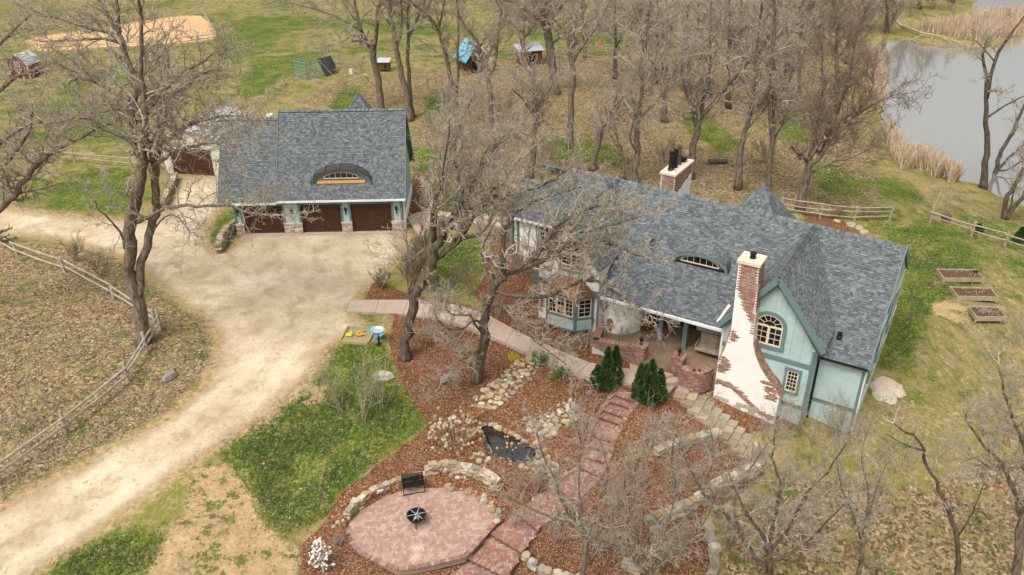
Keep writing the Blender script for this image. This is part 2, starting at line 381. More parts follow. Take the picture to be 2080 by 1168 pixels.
# material
MG = bpy.data.materials.new('ground_cover'); MG.use_nodes = True
def ground_material(m):
    t = m.node_tree; N = t.nodes; Lk = t.links; b = N['Principled BSDF']; b.inputs['Roughness'].default_value = .95; b.inputs['Specular IOR Level'].default_value = .15
    tc = N.new('ShaderNodeTexCoord')
    def noise(sc, det=5, rough=.6, off=0, stretch=None):
        mp = N.new('ShaderNodeMapping'); mp.inputs['Location'].default_value = (off, off*1.7, 0)
        if stretch: mp.inputs['Scale'].default_value = stretch
        Lk.new(tc.outputs['Object'], mp.inputs[0])
        n = N.new('ShaderNodeTexNoise'); n.inputs['Scale'].default_value = sc; n.inputs['Detail'].default_value = det; n.inputs['Roughness'].default_value = rough
        Lk.new(mp.outputs[0], n.inputs['Vector']); return n.outputs['Fac']
    def voro(sc, off=0):
        mp = N.new('ShaderNodeMapping'); mp.inputs['Location'].default_value = (off, off, 0); Lk.new(tc.outputs['Object'], mp.inputs[0])
        n = N.new('ShaderNodeTexVoronoi'); n.inputs['Scale'].default_value = sc; n.inputs['Randomness'].default_value = 1
        Lk.new(mp.outputs[0], n.inputs['Vector']); s_ = N.new('ShaderNodeSeparateColor'); Lk.new(n.outputs['Color'], s_.inputs[0]); return s_.outputs[0]
    def mth(op, a, b_=0., clamp=False):
        n = N.new('ShaderNodeMath'); n.operation = op; n.use_clamp = clamp
        for i, v in enumerate((a, b_)):
            if isinstance(v, (int, float)): n.inputs[i].default_value = v
            else: Lk.new(v, n.inputs[i])
        return n.outputs[0]
    def ramp(fac, stops):
        r = N.new('ShaderNodeValToRGB'); cr = r.color_ramp
        while len(cr.elements) < len(stops): cr.elements.new(.5)
        for e, (p, c) in zip(cr.elements, stops): e.position = p; e.color = c if len(c) == 4 else (*c, 1)
        Lk.new(fac, r.inputs[0]); return r.outputs[0]
    def mix(fac, a, b_):
        x = N.new('ShaderNodeMix'); x.data_type = 'RGBA'
        if isinstance(fac, float): x.inputs[0].default_value = fac
        else: Lk.new(fac, x.inputs[0])
        Lk.new(a, x.inputs[6]); Lk.new(b_, x.inputs[7]); return x.outputs[2]
    def att(nm):
        a = N.new('ShaderNodeAttribute'); a.attribute_name = nm; return a.outputs['Fac']
    def thr(v, nz, amp, lo=.42, hi=.58):      # mask edge broken up by noise
        s_ = mth('ADD', v, mth('MULTIPLY', mth('SUBTRACT', nz, .5), amp))
        mr = N.new('ShaderNodeMapRange'); mr.interpolation_type = 'SMOOTHSTEP'; mr.inputs[1].default_value = lo; mr.inputs[2].default_value = hi
        Lk.new(s_, mr.inputs[0]); return mr.outputs[0]
    def sm2(v, lo, hi):
        mr = N.new('ShaderNodeMapRange'); mr.interpolation_type = 'SMOOTHSTEP'; mr.inputs[1].default_value = lo; mr.inputs[2].default_value = hi; Lk.new(v, mr.inputs[0]); return mr.outputs[0]
    big = noise(.09, 4, .6); med = noise(.55, 6, .65, 11); fine = noise(4.5, 6, .7, 3); vfine = noise(16, 4, .7, 5)
    leaf = voro(9); leaf2 = voro(14, 4)
    blades = noise(7, 5, .75, 9, (1, .45, 1))
    # dry grass
    dry = ramp(fine, [(.25, srgb(92,80,50)), (.42, srgb(128,112,72)), (.58, srgb(158,140,98)), (.78, srgb(190,172,130))])
    # leaf litter
    lit = ramp(leaf, [(0, srgb(58,46,30)), (.25, srgb(94,76,52)), (.5, srgb(124,102,72)), (.8, srgb(156,132,98)), (1, srgb(188,166,132))])
    lit = mix(mth('MULTIPLY', vfine, .55), lit, ramp(vfine, [(.3, srgb(66,52,36)), (.7, srgb(150,126,96))]))
    grn = ramp(blades, [(.25, srgb(34,44,16)), (.45, srgb(58,76,25)), (.6, srgb(86,104,38)), (.78, srgb(136,142,66))])
    grn = mix(thr(leaf2, vfine, .3, .93, .99), grn, ramp(leaf, [(0, srgb(120,98,70)), (1, srgb(180,160,130))]))
    yel = ramp(blades, [(.25, srgb(72,78,28)), (.5, srgb(112,115,44)), (.75, srgb(156,150,78))])
    col = mix(thr(mth('ADD', mth('MULTIPLY', big, .5), mth('MULTIPLY', med, .5)), fine, .35, .44, .62), dry, yel)
    gm = thr(mth('ADD', mth('MULTIPLY', med, .55), mth('MULTIPLY', big, .45)), fine, .4, .50, .60)
    # meadow: patches of green in dry grass
    mead = att('mead'); lawn = att('lawn')
    col = mix(mth('MULTIPLY', mead, gm), col, grn)
    col = mix(mth('MULTIPLY', thr(att('litter'), med, .9), thr(noise(1.2, 5, .6, 21), fine, .3, .36, .46)), col, lit)
    strk = thr(noise(1.7, 5, .7, 81, (1, .45, 1)), fine, .7, .44, .58)
    col = mix(mth('MULTIPLY', mth('MULTIPLY', strk, mead), .55), col, grn)
    strk2 = thr(noise(2.3, 5, .7, 91, (1, .5, 1)), fine, .7, .56, .68)
    col = mix(mth('MULTIPLY', strk2, .45), col, ramp(fine, [(.3, srgb(150,130,96)), (.7, srgb(204,186,148))]))
    fg = thr(noise(.8, 5, .6, 31), fine, .5, .56, .64)
    col = mix(mth('MULTIPLY', fg, .75), col, grn)
    lawnm = thr(lawn, mth('ADD', mth('MULTIPLY', fine, .45), mth('MULTIPLY', med, .55)), 2.6, .36, .62)
    col = mix(lawnm, col, mix(mth('MULTIPLY', thr(noise(.5, 5, .6, 51), fine, .8, .42, .62), .6), grn, yel))
    dirt = ramp(fine, [(.25, srgb(126,100,72)), (.5, srgb(170,142,106)), (.75, srgb(204,178,140))])
    col = mix(thr(att('dirt'), mth('ADD', mth('MULTIPLY', noise(.7, 5, .65, 61), .6), mth('MULTIPLY', fine, .4)), 2.4, .42, .6), col, dirt)
    tuft = thr(noise(1.3, 5, .7, 101), fine, .8, .53, .60)
    col = mix(mth('MULTIPLY', mth('MULTIPLY', tuft, sm2(att('dirt'), .05, .5)), .85), col, grn)
    col = mix(mth('MULTIPLY', thr(noise(.9, 5, .7, 111), fine, .8, .56, .66), .6), col, mix(.5, dry, lit))
    sand = mix(mth('MULTIPLY', thr(noise(.35, 5, .7, 121), fine, .9, .45, .6), .7), ramp(fine, [(.25, srgb(150,114,78)), (.6, srgb(204,168,122))]), ramp(blades, [(.25, srgb(170,136,96)), (.7, srgb(224,194,148))]))
    col = mix(thr(att('sand'), fine, .7), col, sand)
    # mulch: wood chips
    chip = ramp(voro(23, 2), [(0, srgb(52,30,20)), (.35, srgb(90,56,37)), (.7, srgb(124,80,54)), (.93, srgb(156,110,78)), (1, srgb(192,154,118))])
    chip = mix(mth('MULTIPLY', thr(noise(.7, 5, .7, 131), fine, .8, .48, .62), .6), chip, ramp(voro(15, 8), [(0, srgb(44,26,18)), (.6, srgb(92,54,36)), (1, srgb(140,98,66))]))
    chip = mix(mth('MULTIPLY', med, .25), chip, lit)
    # gravel
    trk = noise(.35, 5, .6, 41, (1, 1, 1))
    gra = ramp(mth('ADD', mth('MULTIPLY', trk, .6), mth('MULTIPLY', fine, .4)), [(.3, srgb(146,127,101)), (.5, srgb(184,166,138)), (.68, srgb(216,202,176))])
    gra = mix(mth('MULTIPLY', vfine, .25), gra, ramp(voro(26, 7), [(0, srgb(150,128,98)), (1, srgb(240,226,196))]))
    def sm(v, lo, hi):
        mr = N.new('ShaderNodeMapRange'); mr.interpolation_type = 'SMOOTHSTEP'; mr.inputs[1].default_value = lo; mr.inputs[2].default_value = hi; Lk.new(v, mr.inputs[0]); return mr.outputs[0]
    lat = mth('ADD', att('lat'), mth('MULTIPLY', mth('SUBTRACT', med, .5), .9))
    rut = mth('MULTIPLY', sm(lat, .35, .75), mth('SUBTRACT', 1., sm(lat, 1.15, 1.7)))
    dust = ramp(fine, [(.25, srgb(112,90,64)), (.5, srgb(150,126,94)), (.75, srgb(184,160,122))])
    worn = thr(noise(.9, 6, .7, 71), fine, .6, .44, .62)
    gra = mix(mth('MULTIPLY', mth('MULTIPLY', worn, mth('SUBTRACT', 1., rut)), .62), gra, dust)
    gra = mix(mth('MULTIPLY', mth('SUBTRACT', 1., sm(mth('ADD', att('drivew'), mth('MULTIPLY', mth('SUBTRACT', med, .5), .5)), .5, .85)), .75), gra, dust)
    gra = mix(mth('MULTIPLY', thr(voro(7, 13), fine, .2, .93, .99), .5), gra, dry)
    edge = mth('ADD', mth('MULTIPLY', fine, .5), mth('MULTIPLY', med, .5))
    # brown rim where gravel thins out
    col = mix(mth('MULTIPLY', mth('MULTIPLY', tuft, sm2(att('drivew'), .02, .25)), .8), col, grn)
    rim = mth('MULTIPLY', thr(att('drivew'), edge, 1.4, .2, .5), .75)
    col = mix(rim, col, dirt)
    mu = thr(att('mulch'), fine, .5, .4, .6)
    dr = thr(att('drive'), edge, 1.6, .38, .66)
    col = mix(dr, col, gra)
    col = mix(mu, col, chip)
    Lk.new(col, b.inputs['Base Color'])
    bp = N.new('ShaderNodeBump'); bp.inputs['Strength'].default_value = .8; bp.inputs['Distance'].default_value = .05
    hgt = mth('ADD', mth('MULTIPLY', vfine, .5), mth('MULTIPLY', leaf, .5))
    Lk.new(mth('MULTIPLY', hgt, mth('SUBTRACT', 1., mth('MULTIPLY', dr, .7))), bp.inputs['Height'])
    Lk.new(bp.outputs[0], b.inputs['Normal'])
ground_material(MG)
def cellmean(a):
    g = a.reshape(NY, NX); return ((g[:-1, :-1]+g[1:, :-1]+g[:-1, 1:]+g[1:, 1:])/4).ravel()
# ------------------------------------------------------------------ house frame
HA = math.radians(-31.5)
HD = np.array([math.cos(HA), math.sin(HA), 0]); HN = np.array([-math.sin(HA), math.cos(HA), 0])
HO = HD*(-1.9)+HN*33.35
def he(px, py, z):
    E = un(px, py, z)-HO; return (float(E@HD), float(E@HN))
def hs(px, py, t):
    D = CM.T @ np.array([(px-1040)/FPX, -(py-584)/FPX, 1.]); k = ((HO@HN)+t-CP@HN)/(D@HN); P = CP+k*D-HO
    return (float(P@HD), float(P[2]))
def hw(s, t, z=0.):
    P = HO+HD*s+HN*t; return Vector((P[0], P[1], z))
def hpoly(pts): return [tuple(hw(a, b)[:2]) for a, b in pts]
FLOOR = .38
# level pads under buildings, walks and stairs
WALK1 = [(711,612),(760,611),(850,612),(930,622),(990,641),(1060,680),(1130,712),(1195,742),(1240,745),(1285,752),(1360,778),(1390,772),(1372,792),(1350,806),(1315,806),(1283,797),(1252,782),(1200,775),(1150,757),(1080,725),(1010,692),(950,668),(890,648),(800,636),(704,634)]
WALK2 = [(828,438),(845,434),(886,430),(928,438),(970,438),(1027,444),(1027,463),(1000,457),(940,453),(895,450),(866,456),(858,470),(862,488),(826,490),(822,470)]
def smoothpoly(pts, step=9):
    out = []
    n = len(pts)
    for i in range(n):
        a, b = pts[i], pts[(i+1) % n]; k = max(1, int(math.hypot(b[0]-a[0], b[1]-a[1])/step))
        for j in range(k): out.append((a[0]+(b[0]-a[0])*j/k, a[1]+(b[1]-a[1])*j/k))
    return out
# house interior pad (keeps the ground from poking into rooms)
# brick stairs, each riser's nosing as two photo points
RIS = [((1252,780.5),(1287,795)),((1244,799),(1294,817.5)),((1234.6,813.4),(1285,830)),((1223,830),(1270.6,848.4)),((1212,845),(1265,863)),
       ((1196.6,881),(1246,897)),((1192,904),(1240,920)),((1185,924.4),(1233,940)),((1174,947),(1220,967)),((1122,980),(1168,1020)),((1046,1040),(1092,1075)),((997,1084),(1060,1121)),((952,1134),(1030,1172)),((900,1180),(990,1230))]
RH = .155
steps = []
for k in range(len(RIS)-1):
    zk = -.05-RH*(k+1)
    a0, b0 = un(*RIS[k][0], zk+RH)[:2], un(*RIS[k][1], zk+RH)[:2]
    a1, b1 = un(*RIS[k+1][0], zk)[:2], un(*RIS[k+1][1], zk)[:2]
    steps.append(([tuple(a0), tuple(b0), tuple(b1), tuple(a1)], zk))
    c0 = (np.array(a0)+b0)/2
    cut([tuple(c0+(np.array(p)-c0)*1.12) for p in (a0, b0, b1, a1)], zk-.12)
SST = []   # stone stair beside the chimney
for k in range(11):
    u = k/10.; cx = 1388+u*150; cy = 792+u*132; z = -.12-.11*k
    c = un(cx, cy, z); w = un(cx-12, cy+22, z)-un(cx+12, cy-20, z); w = w/np.linalg.norm(w)
    SST.append((c, w, z))
    v = np.array([-w[1], w[0], 0]); 
    cut([tuple((c+w*a+v*b)[:2]) for a, b in ((-.8,-.3),(.8,-.3),(.8,.3),(-.8,.3))], z-.1)
# buildings' floors
cut(hpoly([(-16.6,1),(-13.3,1),(-13.3,-.9),(-6.4,-.9),(-.5,.5),(-.5,11.5),(-16.6,11.5)]), FLOOR-.25)
# ------------------------------------------------------------------ walks that follow the ground
def strip(name, left, right, mat, lift=.05, n=60, seg=1.5, label=None):
    """a path as slabs between a left and a right photo edge; each slab its own piece"""
    def res(pts, m):
        d = [0]
        for a, b in zip(pts, pts[1:]): d.append(d[-1]+math.hypot(b[0]-a[0], b[1]-a[1]))
        return [(float(np.interp(t*d[-1], d, [p[0] for p in pts])), float(np.interp(t*d[-1], d, [p[1] for p in pts]))) for t in np.linspace(0, 1, m)]
    A = [at(*p) for p in res(left, n)]; B = [at(*p) for p in res(right, n)]
    root = bpy.data.objects.new(name, None); COL.objects.link(root); root['kind'] = 'structure'
    mb = MB(); acc = 0; start = 0; k = 0
    for i in range(n-1):
        acc += ((A[i+1]-A[i]).length+(B[i+1]-B[i]).length)/2
        if acc > seg or i == n-2:
            mb = MB(); vs = []; fs = []
            idx = list(range(start, i+2)); m = len(idx)
            for j, q in enumerate(idx):
                sh = 0 if 0 < j < m-1 else (.012 if j == 0 else -.012)
                dA = (A[min(q+1, n-1)]-A[max(q-1, 0)]).normalized()*sh; dB = (B[min(q+1, n-1)]-B[max(q-1, 0)]).normalized()*sh
                zz = max(A[q].z, B[q].z)
                for w, dz in ((A[q]+dA, lift), (B[q]+dB, lift), (A[q]+dA, -.25), (B[q]+dB, -.25)):
                    vs.append((w.x, w.y, zz+dz))
            for j in range(m-1):
                a = j*4; b = a+4
                fs += [(a, a+1, b+1, b), (a+2, b+2, b+3, a+3), (a, b, b+2, a+2), (a+1, a+3, b+3, b+1)]
            fs += [(0, 2, 3, 1), (4*(m-1), 4*(m-1)+1, 4*(m-1)+3, 4*(m-1)+2)]
            mb.add(vs, fs); mb.build('slab', mat, root)
            cut_ = [(w.x, w.y) for w in A[start:i+2]]+[(w.x, w.y) for w in B[start:i+2]][::-1]
            global gz
            msk = inpoly(fx, fy, cut_); gz = np.where(msk, gz-.12, gz)
            start = i+1; acc = 0; k += 1
    return root
strip('concrete_walkway', [(711,611),(760,610),(850,611),(930,621),(990,640),(1060,679),(1130,711),(1195,737),(1240,745),(1290,752),(1384,772)],
      [(704,635),(800,637),(890,649),(950,669),(1010,693),(1080,726),(1150,758),(1200,773),(1252,783),(1290,797),(1352,808)], M['concrete'])
strip('garden_path', [(1029,443),(970,438),(928,437),(886,430),(850,434),(826,446)], [(1030,464),(1000,457),(940,453),(895,451),(862,470),(860,492)], M['concrete'])
# ------------------------------------------------------------------ terrain pieces, all of one grid
cD, cM_, cL, cS = cellmean(mD), cellmean(mM), cellmean(mL), cellmean(mS)
isM = cM_ > .5; isD = (cD > .5) & ~isM; isL = (cL > .55) & ~isM & ~isD; isS = (cS > .5) & ~isM & ~isD & ~isL
grid_obj('gravel_driveway', isD); grid_obj('mulch_bed', isM); grid_obj('lawn', isL); grid_obj('sand_arena', isS)
grid_obj('ground', ~(isM | isD | isL | isS))
# water
wm = bpy.data.materials.new('river_water'); wm.use_nodes = True; _b = wm.node_tree.nodes['Principled BSDF']
_b.inputs['Metallic'].default_value = .22; _b.inputs['Base Color'].default_value = (.26, .25, .22, 1); _b.inputs['Roughness'].default_value = .06; _b.inputs['Specular IOR Level'].default_value = 1.0
_b.inputs['IOR'].default_value = 2.1; _b.inputs['Coat Weight'].default_value = 1.0; _b.inputs['Coat Roughness'].default_value = .03
_t = wm.node_tree; _tc = _t.nodes.new('ShaderNodeTexCoord'); _mp = _t.nodes.new('ShaderNodeMapping'); _mp.inputs['Scale'].default_value = (.6, 1.6, 1)
_nn = _t.nodes.new('ShaderNodeTexNoise'); _nn.inputs['Scale'].default_value = 1.1; _nn.inputs['Detail'].default_value = 4
_bp = _t.nodes.new('ShaderNodeBump'); _bp.inputs['Strength'].default_value = .3; _bp.inputs['Distance'].default_value = .08
_t.links.new(_tc.outputs['Object'], _mp.inputs[0]); _t.links.new(_mp.outputs[0], _nn.inputs['Vector']); _t.links.new(_nn.outputs['Fac'], _bp.inputs['Height']); _t.links.new(_bp.outputs[0], _b.inputs['Normal'])
mb = MB()
mb.add([(x, y, WZ) for x, y in ((15, 35), (400, 35), (400, 420), (15, 420))], [(0, 1, 2, 3)])
mb.build('river', wm, kind='structure')
pm = wm.copy(); pm.name = 'pond_water'; pm.node_tree.nodes['Principled BSDF'].inputs['Metallic'].default_value = 0; pm.node_tree.nodes['Principled BSDF'].inputs['Base Color'].default_value = (.01, .012, .014, 1); pm.node_tree.nodes['Principled BSDF'].inputs['IOR'].default_value = 1.5
pc = np.mean(np.array(PONDW), axis=0)
mb = MB(); mb.add([(pc[0]+(x-pc[0])*1.06, pc[1]+(y-pc[1])*1.06, POND_Z-.03) for x, y in PONDW], [tuple(range(len(PONDW)))[::-1]])
_po = mb.build('pond', pm, kind='structure')
# ------------------------------------------------------------------ brick paving
def brickcol(rng=random, pale=.0):
    r = rng.random(); k = rng.uniform(.8, 1.15)
    if r < .10: c = (.23, .155, .135)
    elif r < .3: c = (.40, .25, .175)
    elif r < .45+pale: c = (.40, .29, .235)
    else: c = (.33, .165, .12)
    return tuple(min(1, v*k) for v in c)
def pavers(mb, poly, z, ang=0., bl=.21, bw=.105, h=.03, herring=True, pale=0., rng=random, jit=.004):
    """herringbone pavers inside a world polygon"""
    xs = [p[0] for p in poly]; ys = [p[1] for p in poly]; cx, cy = sum(xs)/len(xs), sum(ys)/len(ys)
    R = max(math.hypot(x-cx, y-cy) for x, y in poly)+.3; ca, sa = math.cos(ang), math.sin(ang)
    n = int(R/bw)+2; cand = []
    for i in range(-n, n+1):
        for j in range(-n, n+1):
            k = (i-j) % 4
            if herring:
                if k == 0: cand.append((i*bw+bw, j*bw+bw/2, 0))
                elif k == 2: cand.append((i*bw+bw/2, j*bw, 1))
            else:
                if (i+(j % 2)) % 2 == 0: cand.append((i*bw+bw, j*bw+bw/2, 0))
    pts = np.array([(cx+u*ca-v*sa, cy+u*sa+v*ca) for u, v, _ in cand]); ok = inpoly(pts[:, 0], pts[:, 1], poly)
    g = .006
    for (u, v, o), (X, Y), q in zip(cand, pts, ok):
        if not q: continue
        a, b = (bl/2-g, bw/2-g) if o == 0 else (bw/2-g, bl/2-g)
        zz = z+rng.uniform(-jit, jit)
        vs = []
        for dx, dy in ((-a,-b),(a,-b),(a,b),(-a,b)):
            vs.append((X+dx*ca-dy*sa, Y+dx*sa+dy*ca, zz+rng.uniform(-.002, .002)))
        vs += [(x_, y_, z-h) for x_, y_, _ in vs]
        f = [(0,1,2,3),(0,4,5,1),(1,5,6,2),(2,6,7,3),(3,7,4,0)]
        mb.add(vs, f, brickcol(rng, pale))
def patio_col(m, spots):
    pass
R_ = random.Random(3)
patio = thing('brick_patio', 'fan shaped herringbone brick patio around the fire pit', 'patio', (0, 0, 0))
mb = MB(); mb.prism([tuple(p) for p in PATIOW], PATIO_Z-.35, PATIO_Z-.02); mb.build('base', M['mortar'], patio)
# pale efflorescence is a stain with a shape of its own
pb = M['brick'].copy(); pb.name = 'patio_brick'; _t = pb.node_tree; _b = _t.nodes['Principled BSDF']
_src = _b.inputs['Base Color'].links[0].from_socket
_geo = _t.nodes.new('ShaderNodeNewGeometry'); _acc = None
_nz = _t.nodes.new('ShaderNodeTexNoise'); _nz.inputs['Scale'].default_value = 1.3; _nz.inputs['Detail'].default_value = 6
_t.links.new(_geo.outputs['Position'], _nz.inputs['Vector'])
for (qx, qy, rad) in ((862,1083,.45),(845,1115,.55),(845,1130,.5),(780,1075,.7),(740,1060,.9),(800,1015,.6),(960,1060,.8)):
    c = un(qx, qy, PATIO_Z)
    dn = _t.nodes.new('ShaderNodeVectorMath'); dn.operation = 'DISTANCE'; dn.inputs[1].default_value = tuple(c); _t.links.new(_geo.outputs['Position'], dn.inputs[0])
    mr = _t.nodes.new('ShaderNodeMapRange'); mr.interpolation_type = 'SMOOTHSTEP'; mr.inputs[1].default_value = rad; mr.inputs[2].default_value = 0
    mr.inputs[4].default_value = 1.1 if rad < .6 else .55
    _t.links.new(dn.outputs['Value'], mr.inputs[0])
    if _acc is None: _acc = mr.outputs[0]
    else:
        a = _t.nodes.new('ShaderNodeMath'); a.operation = 'MAXIMUM'; _t.links.new(_acc, a.inputs[0]); _t.links.new(mr.outputs[0], a.inputs[1]); _acc = a.outputs[0]
_m2 = _t.nodes.new('ShaderNodeMath'); _m2.operation = 'MULTIPLY'; _t.links.new(_acc, _m2.inputs[0]); _t.links.new(_nz.outputs['Fac'], _m2.inputs[1])
_m3 = _t.nodes.new('ShaderNodeMath'); _m3.operation = 'MULTIPLY'; _m3.inputs[1].default_value = 1.5; _m3.use_clamp = True; _t.links.new(_m2.outputs[0], _m3.inputs[0])
_a2 = _t.nodes.new('ShaderNodeMath'); _a2.operation = 'MAXIMUM'; _a2.inputs[1].default_value = .26; _t.links.new(_m3.outputs[0], _a2.inputs[0])
_mx = _t.nodes.new('ShaderNodeMix'); _mx.data_type = 'RGBA'; _t.links.new(_a2.outputs[0], _mx.inputs[0]); _t.links.new(_src, _mx.inputs[6]); _mx.inputs[7].default_value = srgb(205,178,158); _t.links.new(_mx.outputs[2], _b.inputs['Base Color'])
mb = MB(); pavers(mb, PATIOW, PATIO_Z, .3, rng=R_, pale=.1); o = mb.build('paver_bricks', pb, patio, kind='stuff')
# border course
mb = MB()
for a, b in zip(PATIOW, PATIOW[1:]+PATIOW[:1]):
    a, b = Vector((*a, PATIO_Z)), Vector((*b, PATIO_Z)); L_ = (b-a).length; n = max(1, int(L_/.11)); d_ = (b-a)/L_
    nr = Vector((-d_.y, d_.x, 0))
    for i in range(n):
        p = a+d_*(i+.5)*L_/n; mb.bar(p-nr*.1, p+nr*.1, .1, .05, col=brickcol(R_))
mb.build('border_bricks', M['brick'], patio, kind='stuff')
# brick stairs
st = thing('brick_stairs', 'long flight of shallow brick steps from the landing down to the patio', 'stairs')
for k, (poly, z) in enumerate(steps):
    P = [Vector((*p, 0)) for p in poly]
    mb = MB(); mb.prism([(p.x, p.y) for p in P], z-.45, z-.015, col=(.16, .09, .07))
    d_ = (P[1]-P[0]).normalized(); ang = math.atan2(d_.y, d_.x)
    pavers(mb, [(p.x, p.y) for p in P], z, ang if k < 9 else ang+.785, herring=(k >= 8 or k == 4), rng=R_)
    # nosing course along the near edge, standing bricks
    a, b = P[3], P[2]; L_ = (b-a).length; dd = (b-a)/L_; nr = Vector((-dd.y, dd.x, 0)); n = max(1, int(L_/.085))
    for i in range(n):
        p = a+dd*(i+.5)*L_/n; mb.bar((p.x-nr.x*.02, p.y-nr.y*.02, z+.004), (p.x+nr.x*.19, p.y+nr.y*.19, z+.004), .075, .06, col=brickcol(R_))
    mb.build('step', M['brick'], st)
for side in (0, 1):
    for k, (poly, z) in enumerate(steps[:9]):
        a = Vector((*poly[0 if side == 0 else 1], z+.12)); b = Vector((*poly[3 if side == 0 else 2], z+.08))
        if (b-a).length < .2: continue
        mb = MB(); n = max(2, int((b-a).length/.085)); d_ = (b-a).normalized(); nr = Vector((-d_.y, d_.x, 0)).normalized()
        for i in range(n):
            p = a.lerp(b, (i+.5)/n); mb.bar(p-nr*.11-Vector((0, 0, .1)), p+nr*.11-Vector((0, 0, .1)), .075, .26, col=brickcol(R_))
        mb.build('kerb', M['brick'], st)
# stone stair
ss = thing('stone_stairs', 'rough pale stone slab stairs running down beside the white chimney', 'stairs')
for c, w, z in SST:
    v = Vector((-w[1], w[0], 0)); w = Vector(w); c = Vector(c)
    for j in range(3):
        mb = MB(); w0, w1 = -.78+.52*j+.012, -.78+.52*(j+1)-.012
        pts = [c+w*a+v*b for a, b in ((w0,-.30),(w1,-.30),(w1,.27),(w0,.27))]
        pts = [(p.x+R_.uniform(-.03,.03), p.y+R_.uniform(-.03,.03)) for p in pts]
        k = R_.uniform(.6, 1.1); q_ = R_.uniform(-.02,.02)
        mb.prism(pts, z-.25, z+R_.uniform(-.02,.02), col=((.42+q_)*k,.33*k,(.22-q_)*k)); mb.build('stone_slab', M['stone'], ss)
# ------------------------------------------------------------------ building tools (local frames)
def shcol(rng):
    r = rng.random()
    if r < .2: c = srgb(90,98,101)
    elif r < .5: c = srgb(104,112,113)
    elif r < .8: c = srgb(115,123,122)
    elif r < .93: c = srgb(127,134,131)
    else: c = srgb(96,102,107)
    k = rng.uniform(.85, 1.12)*SHK; return (c[0]*k*1.03, c[1]*k*.97, c[2]*k*.97)
SHK = .9
def shingles(mb, P, rng, ex=.128, clip=None, u_off=0.):
    """rows of tabs over a bilinear patch P=(eave0, eave1, ridge1, ridge0); clip(u,v)->bool in metres"""
    a, b, c, d = [Vector(p) for p in P]
    Lv = ((d-a).length+(c-b).length)/2; rows = max(1, round(Lv/ex))
    nrm = (b-a).cross(d-a).normalized()
    if nrm.z < 0: nrm = -nrm
    for r in range(rows):
        v0, v1 = r/rows, (r+1)/rows
        p0, p1 = a.lerp(d, v0), b.lerp(c, v0); q0, q1 = a.lerp(d, v1), b.lerp(c, v1)
        L = (p1-p0).length
        if L < .08: continue
        u = -rng.random()*.2
        while u < L:
            w = rng.choice((.09, .12, .16, .22)); u0 = max(0, u)/L; u1 = min(L, u+w)/L; u += w
            if u1-u0 < .01/L: continue
            if clip and not clip((u0+u1)/2, (v0+v1)/2): continue
            h = rng.choice((.02, .026, .036))
            A = p0.lerp(p1, u0)+nrm*h-(d-a).normalized()*(.01 if h > .02 else 0); B = p0.lerp(p1, u1)+nrm*h-(d-a).normalized()*(.01 if h > .02 else 0)
            C = q0.lerp(q1, u1)+nrm*.004; D = q0.lerp(q1, u0)+nrm*.004
            mb.add([A, B, C, D], [(0,1,2,3)], shcol(rng)); mb.add([A, A-nrm*.04, B-nrm*.04, B], [(0,1,2,3)], (.03,.032,.034))  # butt edge: dark asphalt cut, blackened to paint in the shadow line under each course
def ridgecap(mb, p, q, rng, w=.3):
    p = Vector(p); q = Vector(q); n = max(1, int((q-p).length/.14)); d = (q-p).normalized()
    for i in range(n):
        a = p.lerp(q, i/n); b = p.lerp(q, (i+1)/n)
        side = d.cross(Vector((0, 0, 1))).normalized()
        c = shcol(rng); up = Vector((0, 0, .05))
        mb.add([a+up, b+up*.6, b+side*w/2-Vector((0,0,w*.36))+up*.6, a+side*w/2-Vector((0,0,w*.36))+up, b-side*w/2-Vector((0,0,w*.36))+up*.6, a-side*w/2-Vector((0,0,w*.36))+up],
               [(0,3,2,1),(0,1,4,5)], c)
def slab(mb, P, th=.12, col=None, mi=0):
    """thick sheet under quad/polygon P (downwards)"""
    P = [Vector(p) for p in P]; n = len(P); lo = [p-Vector((0, 0, th)) for p in P]
    mb.add(P+lo, [tuple(range(n)), tuple(range(2*n-1, n-1, -1))]+[(i, n+i, n+(i+1) % n, (i+1) % n) for i in range(n)], col, mi)
class Pl:
    """upright plane: origin (x,y), direction along wall, outward normal to the right of it"""
    def __init__(s, p, q):
        s.p = Vector((p[0], p[1], 0)); s.d = Vector((q[0]-p[0], q[1]-p[1], 0)); s.L = s.d.length; s.d.normalize(); s.n = Vector((s.d.y, -s.d.x, 0))
    def pt(s, u, z, o=0.): r = s.p+s.d*u+s.n*o; return Vector((r.x, r.y, z))
    def box(s, mb, u0, u1, z0, z1, o0, o1, col=None, mi=0):
        v = [s.pt(u, z, o) for z in (z0, z1) for (u, o) in ((u0, o0), (u1, o0), (u1, o1), (u0, o1))]
        mb.add(v, [(0,1,2,3),(7,6,5,4),(0,4,5,1),(1,5,6,2),(2,6,7,3),(3,7,4,0)], col, mi)
    def poly(s, mb, pts, o0, o1, col=None, mi=0):
        n = len(pts); v = [s.pt(u, z, o1) for u, z in pts]+[s.pt(u, z, o0) for u, z in pts]
        mb.add(v, [tuple(range(n)), tuple(range(2*n-1, n-1, -1))]+[(i, n+i, n+(i+1) % n, (i+1) % n) for i in range(n)], col, mi)
def span(pts, z):
    """u interval of polygon at height z"""
    xs = []
    n = len(pts)
    for i in range(n):
        (u0, z0), (u1, z1) = pts[i], pts[(i+1) % n]
        if (z0 > z) != (z1 > z): xs.append(u0+(u1-u0)*(z-z0)/(z1-z0))
    return (min(xs), max(xs)) if len(xs) >= 2 else None
